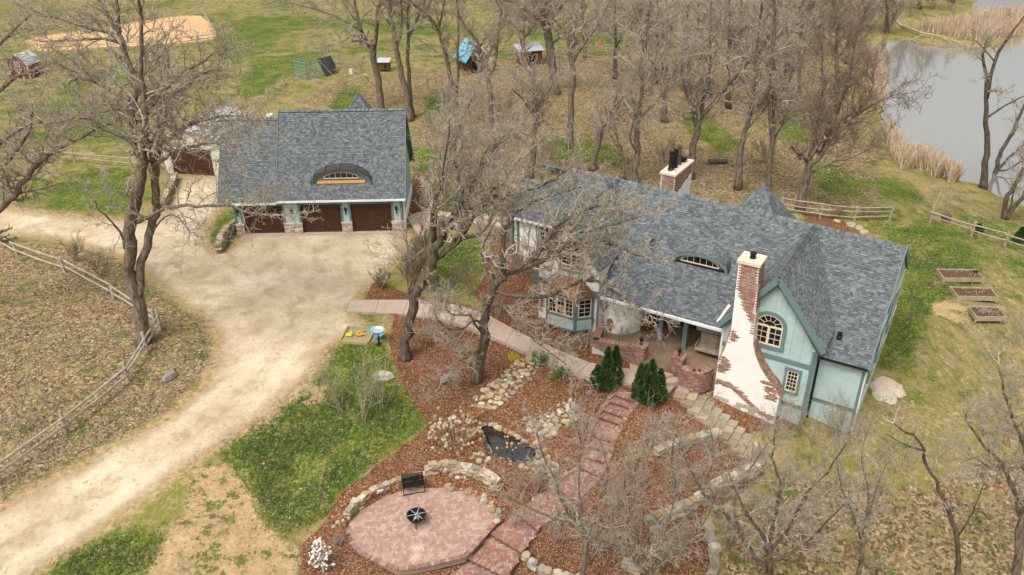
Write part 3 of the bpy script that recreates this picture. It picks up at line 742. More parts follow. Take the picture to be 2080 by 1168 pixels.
def laps(mb, pl, pts, holes=(), rh=.13, col=None):
    z = min(p[1] for p in pts); z1 = max(p[1] for p in pts)
    while z < z1-.02:
        sp = span(pts, z+rh*.5)
        if sp:
            segs = [sp]
            for (a, b, c, d) in holes:
                if z+rh*.5 > c and z+rh*.5 < d:
                    ns = []
                    for s0, s1 in segs:
                        if b <= s0 or a >= s1: ns.append((s0, s1)); continue
                        if a > s0: ns.append((s0, a))
                        if b < s1: ns.append((b, s1))
                    segs = ns
            for s0, s1 in segs:
                if s1-s0 < .05: continue
                v = [pl.pt(s0, z, .03), pl.pt(s1, z, .03), pl.pt(s1, z+rh, .012), pl.pt(s0, z+rh, .012), pl.pt(s0, z, 0), pl.pt(s1, z, 0)]
                mb.add(v, [(0,1,2,3),(0,4,5,1)], col)
        z += rh
def bricks(mb, pl, inside, u0, u1, z0, z1, o=.012, rng=random, bl=.2, bh=.068, th=.05):
    r = 0; z = z0
    while z < z1:
        u = u0-(r % 2)*bl/2
        while u < u1:
            if inside(u+bl/2, z+bh/2): pl.box(mb, u+.005, u+bl-.006, z+.005, z+bh-.005, o-th, o+rng.uniform(-.004, .006), brickcol(rng))
            u += bl
        z += bh; r += 1
def window(pl, parent, u0, u1, z0, z1, cols=2, rows=3, frame='cream', trim='tealdark', arch=False, sash=1, tw=.13, sill=True, name='window', o=0.):
    mb = MB(); um = (u0+u1)/2; w = u1-u0; R = w/2
    zt = z1-R*.95 if arch else z1
    if trim:
        pl.box(mb, u0-tw, u0, z0-tw*.6, zt, o-.02, o+.05, mi=1); pl.box(mb, u1, u1+tw, z0-tw*.6, zt, o-.02, o+.05, mi=1)
        pl.box(mb, u0-tw-.02, u1+tw+.02, z0-tw, z0-.002, o-.02, o+.07, mi=1)
        if not arch: pl.box(mb, u0-tw-.02, u1+tw+.02, z1, z1+tw, o-.02, o+.06, mi=1)
        else:
            n = 16
            for i in range(n):
                a0, a1 = math.pi*i/n, math.pi*(i+1)/n
                q = [(um+R*math.cos(a0), zt+R*.95*math.sin(a0)), (um+(R+tw)*math.cos(a0), zt+(R*.95+tw)*math.sin(a0)), (um+(R+tw)*math.cos(a1), zt+(R*.95+tw)*math.sin(a1)), (um+R*math.cos(a1), zt+R*.95*math.sin(a1))]
                pl.poly(mb, q, o-.02, o+.05, mi=1)
    f = .06
    for k in range(sash):
        a, b = u0+w*k/sash, u0+w*(k+1)/sash
        pl.box(mb, a, a+f, z0, zt, o-.03, o+.03); pl.box(mb, b-f, b, z0, zt, o-.03, o+.03); pl.box(mb, a+f, b-f, z0, z0+f, o-.03, o+.032); pl.box(mb, a+f, b-f, zt-f, zt+(.03 if arch else 0), o-.03, o+.032)
    if arch:
        n = 14
        for i in range(n):
            a0, a1 = math.pi*i/n, math.pi*(i+1)/n; r2 = R-f
            q = [(um+r2*math.cos(a0), zt+r2*.95*math.sin(a0)), (um+R*math.cos(a0), zt+R*.95*math.sin(a0)), (um+R*math.cos(a1), zt+R*.95*math.sin(a1)), (um+r2*math.cos(a1), zt+r2*.95*math.sin(a1))]
            pl.poly(mb, q, o-.03, o+.03)
    fr = mb.build(name, [M[frame], M[trim or frame]], parent)
    mb = MB(); pl.box(mb, u0+.01, u1-.01, z0+.01, zt-.005, o-.035, o-.015)
    if arch: pl.poly(mb, [(um+(R-.01)*math.cos(math.pi*i/14), zt+(R*.95-.01)*math.sin(math.pi*i/14)) for i in range(15)], o-.035, o-.015)
    mb.build('pane', M['glass'], fr)
    mb = MB(); mw = .022
    for k in range(sash):
        a, b = u0+w*k/sash+f, u0+w*(k+1)/sash-f
        for i in range(1, cols): c = a+(b-a)*i/cols; pl.box(mb, c-mw/2, c+mw/2, z0+f, zt-f, o-.014, o+.01)
        for j in range(1, rows): c = z0+f+(zt-z0-2*f)*j/rows; pl.box(mb, a, b, c-mw/2, c+mw/2, o-.014, o+.008)
    if arch:
        for ang in (30, 60, 90, 120, 150):
            a = math.radians(ang); r1 = R*.45
            mb.bar(pl.pt(um+r1*math.cos(a), zt+r1*.95*math.sin(a), o), pl.pt(um+(R-.03)*math.cos(a), zt+(R-.03)*.95*math.sin(a), o), mw, .02)
        pts = [pl.pt(um+R*.45*math.cos(math.pi*i/10), zt+R*.43*math.sin(math.pi*i/10), o) for i in range(11)]
        mb.tube(pts, mw/2, 4)
    mb.build('muntin', M[frame], fr)
    return fr
def lantern(loc, label, grp, parent=None):
    if parent is None:
        t = thing('lantern', label, 'lantern', loc, 0, grp)
        off = Vector((0, 0, 0))
    else: t = parent; off = Vector(loc)
    mb = MB(); mb.lathe([(.07,0),(.07,.02),(.025,.05),(.02,.16),(.05,.18)], off, 8); mb.lathe([(.05,.17),(.085,.2),(.1,.36),(.11,.38),(.03,.47),(.012,.5),(.0,.53)], off, 8)
    mb.build('lamp_body' if parent is None else 'wall_lamp', M['black'], t)
    if parent is None:
        mb = MB(); mb.lathe([(.0,.215),(.078,.215),(.09,.35),(.0,.35)], off, 8); mb.build('lamp_glass', M['cream'], t)
    return t
# ------------------------------------------------------------------ the cottage
R_ = random.Random(11)
house = thing('cottage', 'large pale teal and white stucco cottage with slate blue shingle roof and brick chimneys', 'house', tuple(hw(0, 0, 0)), HA)
def rz_(s): return 6.22+(-s)*.035      # ridge height sinks slightly to the right
EZ = 2.6
RT = 6.0
def main_pt(s, t): return Vector((s, t, EZ+(rz_(s)-EZ)*t/RT))
roof = MB()
slab(roof, [main_pt(-17.3,0), main_pt(0,0), main_pt(0,RT), main_pt(-17.3,RT)], .16)
BZ = EZ-.1
slab(roof, [(-20.2,RT+.001,rz_(-17.9)-.0), (-.0,RT+.001,rz_(0)), (0,12.2,BZ), (-20.2,12.2,BZ)][::1], .16)
roof_o = roof.build('roof', M['tealdark'], house)
mb = MB()
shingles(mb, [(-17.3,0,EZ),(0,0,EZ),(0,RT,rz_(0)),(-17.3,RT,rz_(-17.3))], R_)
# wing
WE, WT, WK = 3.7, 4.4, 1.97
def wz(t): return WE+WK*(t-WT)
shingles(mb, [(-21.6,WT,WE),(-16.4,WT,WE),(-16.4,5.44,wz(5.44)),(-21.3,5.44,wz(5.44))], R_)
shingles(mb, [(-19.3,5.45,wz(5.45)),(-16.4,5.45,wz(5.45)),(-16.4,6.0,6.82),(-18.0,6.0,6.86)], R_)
# front gable over the chimney bay
G = dict(sl=-6.62, sr=-1.85, sp=-4.25, ze=3.5, zp=6.5, tf=-.95, tb=5.9)
G2 = dict(sl=-17.15, sr=-13.15, sp=-15.15, ze=4.2, zp=6.82, tf=-.12, tb=6.0)
for g in (G, G2):
    k = (g['zp']-g['ze'])
    def back(ze):            # where that height meets the main slope
        return (ze-EZ)/((6.4-EZ)/RT)
    for sgn in (-1, 1):
        se = g['sl'] if sgn < 0 else g['sr']
        te = back(g['ze'])-.15
        if g is G2 and sgn < 0: te = 4.7
        P = [(se, g['tf'], g['ze']), (se, te, g['ze']), (g['sp'], g['tb'], g['zp']-.02), (g['sp'], g['tf'], g['zp'])]
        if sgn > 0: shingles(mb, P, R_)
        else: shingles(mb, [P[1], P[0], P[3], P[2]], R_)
    ridgecap(mb, (g['sp'], g['tf'], g['zp']), (g['sp'], g['tb']-.1, g['zp']), R_)
# rear pyramid roof over the back wing
ap = (-7.9, 9.4, 6.75)
for a, b in (((-10.6,7.0,2.9),(-5.3,7.0,2.9)), ((-5.3,7.0,2.9),(-5.3,12.5,2.9)), ((-10.6,12.5,2.9),(-10.6,7.0,2.9)), ((-5.3,12.5,2.9),(-10.6,12.5,2.9))):
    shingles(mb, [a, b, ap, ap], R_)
for c in ((-10.6,7,2.9),(-5.3,7,2.9)): ridgecap(mb, c, ap, R_, .26)
# back slope rows (only its rim shows)
shingles(mb, [(0,12.2,BZ),(-20.0,12.2,BZ),(-18,RT,rz_(-18)),(0,RT,rz_(0))], R_, ex=.5)
ridgecap(mb, (-18,RT,rz_(-18)), (0,RT,rz_(0)), R_)
ridgecap(mb, (-21.3,5.5,5.82), (-19.2,5.5,5.82), R_)
mb.build('shingles', M['shingle'], roof_o, kind='stuff')
def under(g):
    m_ = MB()
    for sgn in (-1, 1):
        se = g['sl'] if sgn < 0 else g['sr']
        slab(m_, [(se, g['tf']+.01, g['ze']-.02), (se, 4.2, g['ze']-.02), (g['sp'], g['tb'], g['zp']-.03), (g['sp'], g['tf']+.01, g['zp']-.03)], .12)
    return m_.build('gable_roof', M['tealdark'], house)
under(G); under(G2)
mb = MB(); slab(mb, [(-21.6,WT,WE-.02),(-16.4,WT,WE-.02),(-16.4,6.0,6.78),(-18.0,6.0,6.8),(-19.3,5.46,5.76),(-21.3,5.46,5.76)], .14)
slab(mb, [(-21.3,5.47,5.74),(-17.5,5.47,5.74),(-17.5,9.,3.2),(-21.3,9.,3.2)], .14); mb.build('wing_roof', M['tealdark'], house)
mb = MB(); shingles(mb, [(-17.5,9.,3.24),(-21.3,9.,3.24),(-21.3,5.48,5.79),(-17.5,5.48,5.79)], R_, ex=.4); mb.build('back_shingles', M['shingle'], roof_o, kind='stuff')
# barge boards
mb = MB()
def barge(a, b, w=.24, th=.05): mb = MB(); mb.bar(Vector(a)-Vector((0,0,.1)), Vector(b)-Vector((0,0,.1)), th, w); mb.build('barge_board', M['tealdark'], house)
barge((G['sl']-.02,G['tf']-.02,G['ze']-.02),(G['sp'],G['tf']-.02,G['zp']),.26); barge((G['sr']+.02,G['tf']-.02,G['ze']-.02),(G['sp'],G['tf']-.02,G['zp']),.26)
barge((G['sl']+.05,G['tf']+.14,G['ze']-.2),(G['sp'],G['tf']+.14,G['zp']-.22),.2); barge((G['sr']-.05,G['tf']+.14,G['ze']-.2),(G['sp'],G['tf']+.14,G['zp']-.22),.2)
barge((G2['sl'],G2['tf']-.02,G2['ze']-.02),(G2['sp'],G2['tf']-.02,G2['zp'])); barge((G2['sr'],G2['tf']-.02,G2['ze']-.02),(G2['sp'],G2['tf']-.02,G2['zp']))
barge((.03,0,EZ),(.03,RT,rz_(0)),.2); barge((.03,RT,rz_(0)),(.03,12.2,BZ),.34)
barge((-21.35,WT,WE),(-21.32,5.46,wz(5.46)),.2); barge((-18.02,RT,rz_(-18)),(-20.1,12.2,BZ),.24); barge((-19.3,5.46,5.8),(-18.02,6.,6.86),.2)

# gutters
mb = MB(); mb.bar((-13.1,-.05,EZ-.03),(-6.35,-.05,EZ-.03),.13,.12); mb.build('gutter', M['white'], house)
mb = MB(); mb.bar((-21.3,WT-.06,WE-.05),(-17.9,WT-.06,WE-.05),.13,.11); mb.build('gutter', M['white'], house)
mb = MB(); mb.bar((G['sl']-.05,-.95,G['ze']-.02),(G['sl']-.05,.9,G['ze']-.02),.12,.12); mb.bar((-6.65,-.95,G['ze']),(-6.7,.85,G['ze']),.1,.14); mb.build('gutter', M['white'], house)
mb = MB(); mb.bar((-2.1,-.02,EZ-.04),(0,-.02,EZ-.04),.06,.09); mb.build('fascia', M['black'], house)
# ---- walls
GB = -1.9
# right front wall
pl = Pl((-2.2,.3),(-.1,.3)); mb = MB(); pl.poly(mb, [(0,GB),(2.1,GB),(2.1,EZ+.1),(0,EZ+.1)], -.2, 0); laps(mb, pl, [(.12,GB),(1.98,GB),(1.98,EZ-.05),(.12,EZ-.05)])
w_o = mb.build('front_wall', M['teal'], house)
mb = MB(); pl.box(mb,0,.12,GB,EZ,.0,.04); pl.box(mb,1.98,2.1,GB,EZ,0,.04); pl.box(mb,.12,1.98,-.02,.16,.0,.045); mb.build('corner_board', M['tealdark'], w_o)
# right gable wall
pr = Pl((-.08,.3),(-.08,11.8)); zt = lambda u: main_pt(-.3, u+.3).z if u < RT-.3 else rz_(0)-(u-(RT-.3))*(rz_(0)-BZ)/(12.2-RT)
pts = [(0,GB),(11.5,GB),(11.5,zt(11.5)-.12),(RT-.3,rz_(0)-.12),(0,zt(0)-.12)]
mb = MB(); pr.poly(mb, pts, -.2, 0); laps(mb, pr, pts); w2 = mb.build('side_wall', M['teal'], house)
mb = MB(); pr.box(mb,0,.14,GB,EZ-.1,.0,.045); pr.box(mb,.14,11.4,-.02,.2,0,.05); pr.box(mb,.14,11.4,2.5,2.68,0,.05); mb.build('trim_board', M['white'], w2)
for (a, b, c, d) in ((1.6,2.7,.9,2.2),(4.0,5.6,.7,2.3),(7.2,8.8,.7,2.3),(4.6,6.6,3.2,4.8)): window(pr, house, a, b, c, d, 2, 3, o=.03)
# gable bay
GP = Pl((-6.4,-.6),(-2.2,-.6)); U = lambda s: s+6.4
gp = [(0,GB),(4.2,GB),(4.2,3.1),(2.15,6.15),(0,3.25)]
mb = MB(); GP.poly(mb, gp, -.2, 0)
low = [(0,GB),(4.2,GB),(4.2,2.15),(0,2.15)]
wu0, wu1 = U(-3.24), U(-2.72)
laps(mb, GP, low, [(wu0-.15,wu1+.15,.6,2.0)])
bay_w = mb.build('gable_wall', M['teal'], house)
for k in range(9):
    u = .2+k*.48; sp = 6.15-abs(u-2.15)*1.46
    if u > 4.1: continue
    aw0, aw1 = U(-5.0), U(-3.74)
    for (z0, z1) in (((2.4, sp-.1),) if not (aw0-.12 < u < aw1+.12) else ((2.4, 2.65), (4.45, sp-.1))):
        if z1-z0 > .1:
            mb = MB(); GP.box(mb, u-.022, u+.022, z0, z1, 0, .03); mb.build('batten', M['teal'], bay_w)
mb = MB(); GP.box(mb, 0, 4.2, 2.15, 2.38, 0, .06); GP.box(mb, 0, 4.2, -.1, .1, 0, .06); GP.box(mb, 4.08, 4.2, GB, 3.1, 0, .05); mb.build('band_board', M['tealdark'], bay_w)
window(GP, house, U(-5.0), U(-3.76), 2.86, 4.42, 2, 3, arch=True, sash=2, tw=.16, o=.03)
window(GP, house, wu0, wu1, .72, 1.85, 3, 5, tw=.1, o=.03)
pc_ = Pl((-2.2,-.6),(-2.2,.3)); mb = MB(); pc_.box(mb,0,.9,GB,3.1,-.1,0); laps(mb, pc_, [(0,GB),(.9,GB),(.9,3.0),(0,3.0)]); mb.build('return_wall', M['teal'], house)
# porch recess: back wall, side wall, ceiling, floor
mb = MB(); mb.box((-13.0,3.0,FLOOR),(-6.4,3.2,4.3)); mb.build('porch_wall', M['stucco'], house)
mb = MB(); mb.box((-6.55,-.4,-.2),(-6.4,3.0,3.4)); mb.build('porch_side_wall', M['stucco'], house)
mb = MB(); mb.box((-13.0,.1,EZ-.12),(-6.56,2.98,EZ-.08)); mb.build('porch_ceiling', M['white'], house)
mb = MB(); mb.prism([(-13.4,-.95),(-10.55,-1.45),(-8.35,-1.45),(-7.9,-1.3),(-7.2,-1.25),(-6.45,-.75),(-6.45,2.99),(-13.4,2.99)], -.6, FLOOR); mb.build('porch_floor', M['porchfloor'], house)
pb_ = Pl((-13,3.0),(-6.4,3.0))
for a, b in ((1.9,2.8),(3.3,4.2)):
    mb = MB(); pb_.box(mb, a, b, FLOOR, FLOOR+2.03, .0, .05); mb.build('door', M['door'], house)
window(pb_, house, 4.7, 6.1, FLOOR+.8, FLOOR+2.0, 2, 2, o=.02)
for (qx, qy) in ((1339,694),(1388,709)):
    s_, t_ = he(qx, qy, FLOOR)
    mb = MB(); mb.box((s_-.1,t_-.08,FLOOR),(s_+.12,t_+.14,EZ-.02)); mb.box((s_-.13,t_-.11,FLOOR),(s_+.15,t_+.17,FLOOR+.12)); mb.build('porch_post', M['tealdark'], house)
mb = MB(); mb.bar((-13.0,.35,EZ-.17),(-6.5,.35,EZ-.17),.2,.2); mb.build('beam', M['tealdark'], house)
# curved stucco wall left of the porch
mb = MB(); cpts = []
for i in range(15):
    a = math.radians(180+i*170/14); cpts.append((-12.45+1.2*math.cos(a), 2.1+1.75*math.sin(a)))
vs = [(x, y, z) for z in (-.3, EZ-.05) for x, y in cpts]; n_ = len(cpts)
mb.add(vs, [(i, i+1, n_+i+1, n_+i) for i in range(n_-1)]); mb.build('curved_wall', M['stucco'], house, smooth=True)
mb = MB()
rr = random.Random(5)
for (a0, zc, ra, rz0) in ((232,1.9,14,.32),(256,.85,12,.42),(205,.4,10,.35)):
    for i in range(int(-ra*1.2), int(ra*1.2), 1):
        if i % 4: continue
        for j in range(-5, 6):
            z = zc+j*.068; a = a0+i+((j % 2)*2)
            if (i/ra)**2+(j*.068/rz0)**2 > rr.uniform(.6, 1.1): continue
            ar = math.radians(a); ar2 = math.radians(a+3.6)
            p = Vector((-12.45+1.2*math.cos(ar), 2.1+1.75*math.sin(ar), z)); q = Vector((-12.45+1.2*math.cos(ar2), 2.1+1.75*math.sin(ar2), z))
            mb.bar(p, q, .05, .058, col=brickcol(rr))
mb.build('brick_patch', M['brick'], house, kind='stuff')
# bay gable (left)
B = Pl((-16.9,.15),(-13.35,.15)); bp_ = [(0,-.3),(3.55,-.3),(3.55,4.1),(1.75,6.5),(0,4.25)]
mb = MB(); B.poly(mb, bp_, -.2, 0); b_w = mb.build('stucco_gable_wall', M['stucco'], house)
window(B, house, 1.35, 2.5, 3.6, 5.15, 2, 4, arch=True, sash=2, tw=.12, o=.02)
mb = MB()
for (cu, cz, ru, rz0) in ((3.1,1.0,.35,.5),(.15,1.1,.22,.6),(.5,3.3,.35,.2),(3.2,3.4,.25,.25)):
    bricks(mb, B, lambda u, z: ((u-cu)/ru)**2+((z-cz)/rz0)**2 < rr.uniform(.6,1.1) and .02 < u < 3.5, 0, 3.5, cz-rz0, cz+rz0, .015, rr)
mb.build('brick_patch', M['brick'], house, kind='stuff')
mb = MB(); mb.box((-13.55,.16,-.3),(-13.35,3,4.0)); mb.box((-16.9,.16,-.3),(-16.7,4.6,4.2)); mb.build('stucco_side_wall', M['stucco'], house)
# bay window box
bf = -.62
bx = [(-16.35,.15),(-16.0,bf),(-14.25,bf),(-13.55,.1)]
mb = MB(); mb.prism(bx, .38, .5); bayo = mb.build('bay_base', M['tealdark'], house)
mb = MB(); mb.prism(bx, .5, 1.12); bay = mb.build('bay_window', M['teal'], house)
for i, (p, q) in enumerate(zip(bx, bx[1:])):
    P2 = Pl(p, q); mb = MB(); laps(mb, P2, [(.1,.5),(P2.L-.1,.5),(P2.L-.1,1.1),(.1,1.1)], rh=.15); mb.build('lap_board', M['teal'], bay)
    mb = MB(); P2.box(mb, 0, .1, .5, 2.45, -.1, .02); P2.box(mb, P2.L-.1, P2.L, .5, 2.45, -.1, .021); P2.box(mb, .1, P2.L-.1, 1.1, 1.2, -.1, .03); P2.box(mb, .1, P2.L-.1, 2.36, 2.46, -.1, .03); mb.build('bay_post', M['tealdark'], bay)
    k_ = 3 if i == 1 else 1
    window(P2, house, .13, P2.L-.13, 1.24, 2.34, 2, 4, trim=None, sash=k_, o=.0)
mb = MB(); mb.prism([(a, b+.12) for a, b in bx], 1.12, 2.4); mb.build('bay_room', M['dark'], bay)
br = [(-16.55,.16,3.15),(-16.15,bf-.15,2.5),(-14.15,bf-.15,2.5),(-13.4,.05,2.5)]
mb = MB(); a, b, c, d = [Vector(p) for p in ((-16.6,.05,2.5),(-16.15,bf-.15,2.5),(-14.15,bf-.15,2.5),(-13.35,.02,2.5))]
T0, T1 = Vector((-15.9,.17,3.2)), Vector((-14.3,.17,3.2))
for P in ((a, b, T0), (b, c, T1, T0), (c, d, T1)): slab(mb, P, .06)
pr_ = mb.build('pent_roof', M['brownwood'], house)
shk = M['brownwood'].copy(); shk.name = 'cedar_shake'; shk.node_tree.nodes['Principled BSDF'].inputs['Roughness'].default_value = .9
for k in range(9):
    u = k/9; mb = MB(); p = b.lerp(c, u+.01); q = b.lerp(c, u+.1); p2 = T0.lerp(T1, u+.01); q2 = T0.lerp(T1, u+.1)
    kk = rr.uniform(.7, 1.5); slab(mb, [p+Vector((0,0,.03)), q+Vector((0,0,.03)), q2+Vector((0,0,.03)), p2+Vector((0,0,.03))], .02, (.32*kk,.17*kk,.08*kk)); mb.build('shake', M['paint'], pr_)
# wing wall, corner post, lattice
W = Pl((-20.95,4.62),(-16.9,4.62)); mb = MB(); W.box(mb, 0, 4.05, .6, WE+.15, -.15, 0); w_ = mb.build('wing_wall', M['stucco'], house)
mb = MB(); W.box(mb, -.02, .14, .6, WE, 0, .04); W.box(mb, 1.3, 1.45, .6, WE, 0, .04); mb.build('corner_board', M['tealdark'], w_)
window(W, house, 1.55, 2.9, 2.2, 3.5, 2, 4, sash=2, o=.02)
mb = MB(); mb.box((-21.5,4.6,1.0),(-21.3,4.8,WE+.1)); mb.build('corner_post', M['tealdark'], house)
LT = Pl((-21.3,4.75),(-20.95,4.75)); mb = MB()
for i in range(3): LT.box(mb, .04+i*.12, .06+i*.12, 2.0, 3.5, -.02, 0)
for i in range(8): LT.box(mb, 0, .35, 2.0+i*.2, 2.025+i*.2, 0, .02)
mb.build('lattice', M['white'], house)
mb = MB(); mb.box((-21.5,6.9,.6),(-17,7.1,4.6)); mb.box((-20.95,4.8,.6),(-20.8,7,4.5)); mb.box((-16.9,6.9,.2),(-.45,11.8,BZ-.05)); mb.build('rear_wall', M['teal'], house)
# eyebrow dormer
def eyebrow(parent, cx, tfront, zb, w, h, planez, rmat, shing, wc, rng, over=.14, nseg=18, back_slope=.08, tmax=5.9, trimw=.13, metal=False):
    """arched low dormer; front face at tfront, base zb, half width w/2; roof runs back to the slope planez(s,t)"""
    pl = Pl((cx-w/2, tfront), (cx+w/2, tfront))
    prof = [(w/2-(w/2)*math.cos(math.pi*i/nseg), h*math.sin(math.pi*i/nseg)**.8) for i in range(nseg+1)]
    fr = MB(); pl.poly(fr, [(u, zb+z) for u, z in prof if True], -.05, 0)
    fo = fr.build('dormer_face', M['tealdark'], parent)
    mb = MB(); sh = MB()
    for i in range(nseg):
        (u0, z0), (u1, z1) = prof[i], prof[i+1]
        def bk(u, z):
            t = tfront
            while planez(cx-w/2+u, t) < zb+z+(t-tfront)*back_slope and t < tmax: t += .03
            return t
        f0, f1 = Vector((cx-w/2+u0, tfront-over, zb+z0)), Vector((cx-w/2+u1, tfront-over, zb+z1))
        t0, t1 = bk(u0, z0), bk(u1, z1)
        b0, b1 = Vector((cx-w/2+u0, t0+.1, zb+z0+(t0-tfront)*back_slope)), Vector((cx-w/2+u1, t1+.1, zb+z1+(t1-tfront)*back_slope))
        slab(mb, [f0, f1, b1, b0], .07)
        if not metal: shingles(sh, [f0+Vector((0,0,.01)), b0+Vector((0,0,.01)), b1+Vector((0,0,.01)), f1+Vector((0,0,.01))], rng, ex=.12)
        elif i % 3 == 0: mb.bar(f0+Vector((0,0,.03)), b0+Vector((0,0,.03)), .03, .05)
        # rim
        tr = MB()
    ro = mb.build('dormer_roof', rmat, parent)
    if not metal: sh.build('shingles', M['shingle'], ro, kind='stuff')
    mb = MB()
    for i in range(nseg):
        (u0, z0), (u1, z1) = prof[i], prof[i+1]; c0 = (w/2, 0)
        def inn(u, z): k = 1-trimw*2/w; return (w/2+(u-w/2)*k, z*(1-trimw/h*.9))
        a0, a1 = inn(u0, z0), inn(u1, z1)
        pl.poly(mb, [(u0, zb+z0-.05), (u1, zb+z1-.05), (a1[0], zb+a1[1]-.05), (a0[0], zb+a0[1]-.05)][::-1], .1, .15+over*.0)
    mb.build('arched_trim', M['tealdark'], parent)
    return pl
EB = (-8.9, 2.6, 4.28)
e_pl = eyebrow(house, EB[0], EB[1], EB[2], 3.0, .78, lambda s, t: main_pt(s, t).z, M['tealdark'], True, None, R_)
mb = MB(); e_pl.box(mb, .22, 2.78, EB[2]-.3, EB[2]+.14, 0, .05); mb.build('dormer_sill', M['black'], house)
def arcwin(pl, parent, u0, u1, z0, h, n=6):
    mb = MB(); um = (u0+u1)/2; w = (u1-u0)/2; pts = [(um-w*math.cos(math.pi*i/14), z0+h*math.sin(math.pi*i/14)) for i in range(15)]
    mb.tube([pl.pt(u, z, .03) for u, z in pts], .028, 4); mb.bar(pl.pt(u0, z0, .03), pl.pt(u1, z0, .03), .06, .05)
    fo = mb.build('window', M['cream'], parent)
    mb = MB(); pl.poly(mb, [(um+w*math.cos(math.pi*i/14), z0+h*math.sin(math.pi*i/14)) for i in range(15)], .005, .015); mb.build('pane', M['glass'], fo)
    mb = MB()
    for i in range(1, n):
        u = u0+(u1-u0)*i/n; z = z0+h*math.sqrt(max(0, 1-((u-um)/w)**2)); mb.bar(pl.pt(u, z0, .025), pl.pt(u, z, .025), .02, .02)
    mb.build('muntin', M['cream'], fo)
arcwin(e_pl, house, .5, 2.5, EB[2]+.17, .38)
# ---- front chimney
CH = Pl((-6.47,-1.25),(-3.07,-1.25)); cu = lambda s: s+6.6
prof = [(cu(-6.45),-1.4),(cu(-3.45),-1.4),(cu(-3.4),.45),(cu(-3.7),.95),(cu(-4.1),1.3),(cu(-4.5),1.8),(cu(-4.8),2.35),(cu(-4.98),2.9),(cu(-5.24),6.75),(cu(-6.15),6.75),(cu(-6.06),3.3),(cu(-6.2),2.3),(cu(-6.45),1.35)]
# the stack as a stepped solid: upper shaft and flared foot
mb = MB(); prof = [(u_, z_+.17 if z_ > -.5 else z_) for u_, z_ in prof]
CH.poly(mb, prof, -.67, 0)
CH.poly(mb, [(cu(-5.0),2.2),(cu(-5.24),6.92),(cu(-6.15),6.92),(cu(-6.06),2.2)], -.95, -.669)
chim = mb.build('chimney', M['stucco'], house)
mb = MB(); tp = (cu(-6.22), cu(-5.17))
CH.poly(mb, [(tp[0],6.92),(tp[1],6.92),(tp[1],7.06),(tp[0],7.06)], -1.02, .08); mb.build('cap', M['cream'], chim)
mb = MB(); mb.lathe([(.13,0),(.13,.12),(.1,.12),(.1,.2),(.15,.2),(.15,.3),(0,.33)], (-5.55,-.8,7.06), 10); mb.build('flue', M['black'], chim)
mb = MB()
def ch_in(u, z):
    sp = span(prof, z)
    if not sp or u < sp[0]+.05 or u > sp[1]-.02: return False
    if z > 5.75: return True
    w_ = sp[1]-sp[0]; f = (u-sp[0])/w_
    if z > 3.9 and f > (5.75-z)/1.9*.95+rr.uniform(-.05,.05): return True
    if z > 3.55 and f > .85+rr.uniform(-.1,.1): return True
    if 2.75 < z < 3.5 and f < (.5-abs(z-3.15)*1.2)+rr.uniform(-.08,.05): return True
    if 1.05 < z < 2.0 and f < .33-abs(z-1.5)*.45+rr.uniform(-.06,.04): return True
    # band low down sweeping to the right
    zz = .45-.95*f+.25*math.sin(f*6.0)
    if abs(z-zz) < .16+rr.uniform(-.05,.05): return True
    if f > .8 and .3 < z < 1.4 and rr.random() < .8: return True
    return False
bricks(mb, CH, ch_in, 0, 3.3, -1.2, 6.9, .014, rr, bl=.2, bh=.066)
CR = Pl((-5.22,-1.0),(-5.22,-.09))
for side in (0,):
    r0 = 0; z = 4.0
    while z < 6.88:
        u = -(r0 % 2)*.1
        while u < .88:
            a, b = max(0.005, u), min(.9, u+.2)
            if b-a > .03 and (z > 4.6 or rr.random() < .5):
                sx = -5.11+(6.92-z)*.062; v = [(sx+.015, -1.25+a, z+.004), (sx+.015, -1.25+b-.01, z+.004), (sx+.015, -1.25+b-.01, z+.06), (sx+.015, -1.25+a, z+.06)]
                mb.add(v+[(x-.03, y, zz_) for x, y, zz_ in v], [(0,1,2,3),(0,4,5,1),(3,2,6,7),(0,3,7,4),(1,5,6,2)], brickcol(rr))
            u += .2
        z += .066; r0 += 1
# brick shoulders, sweeping
sh_r = prof[2:8]; sh_l = prof[10:13]
for chain in (sh_r, sh_l):
    for (a, b) in zip(chain, chain[1:]):
        A = CH.pt(a[0], a[1], 0); Bv = CH.pt(b[0], b[1], 0); n = max(2, int((Bv-A).length/.072))
        nn = Vector(((b[1]-a[1]), 0, -(b[0]-a[0]))).normalized()
        for i in range(n):
            p = A.lerp(Bv, (i+.5)/n)+nn*.03
            [mb.bar(p+Vector((0,-.01+.22*q_,0)), p+Vector((0,.2+.22*q_,0)), .06, .06, up=nn, col=brickcol(rr)) for q_ in range(3)]
mb.build('bricks', M['brick'], chim, kind='stuff')
# stone foot under the chimney
mb = MB()
for i in range(6):
    for j in range(4):
        if rr.random() < .15: continue
        k = rr.uniform(.8, 1.1); CH.box(mb, .1+i*.36+(j % 2)*.12, .44+i*.36+(j % 2)*.12, -1.1+j*.2, -.92+j*.2, 0, .03+rr.uniform(0,.015), (.47*k,.41*k,.31*k))
mb.build('stone_facing', M['stone'], chim, kind='stuff')
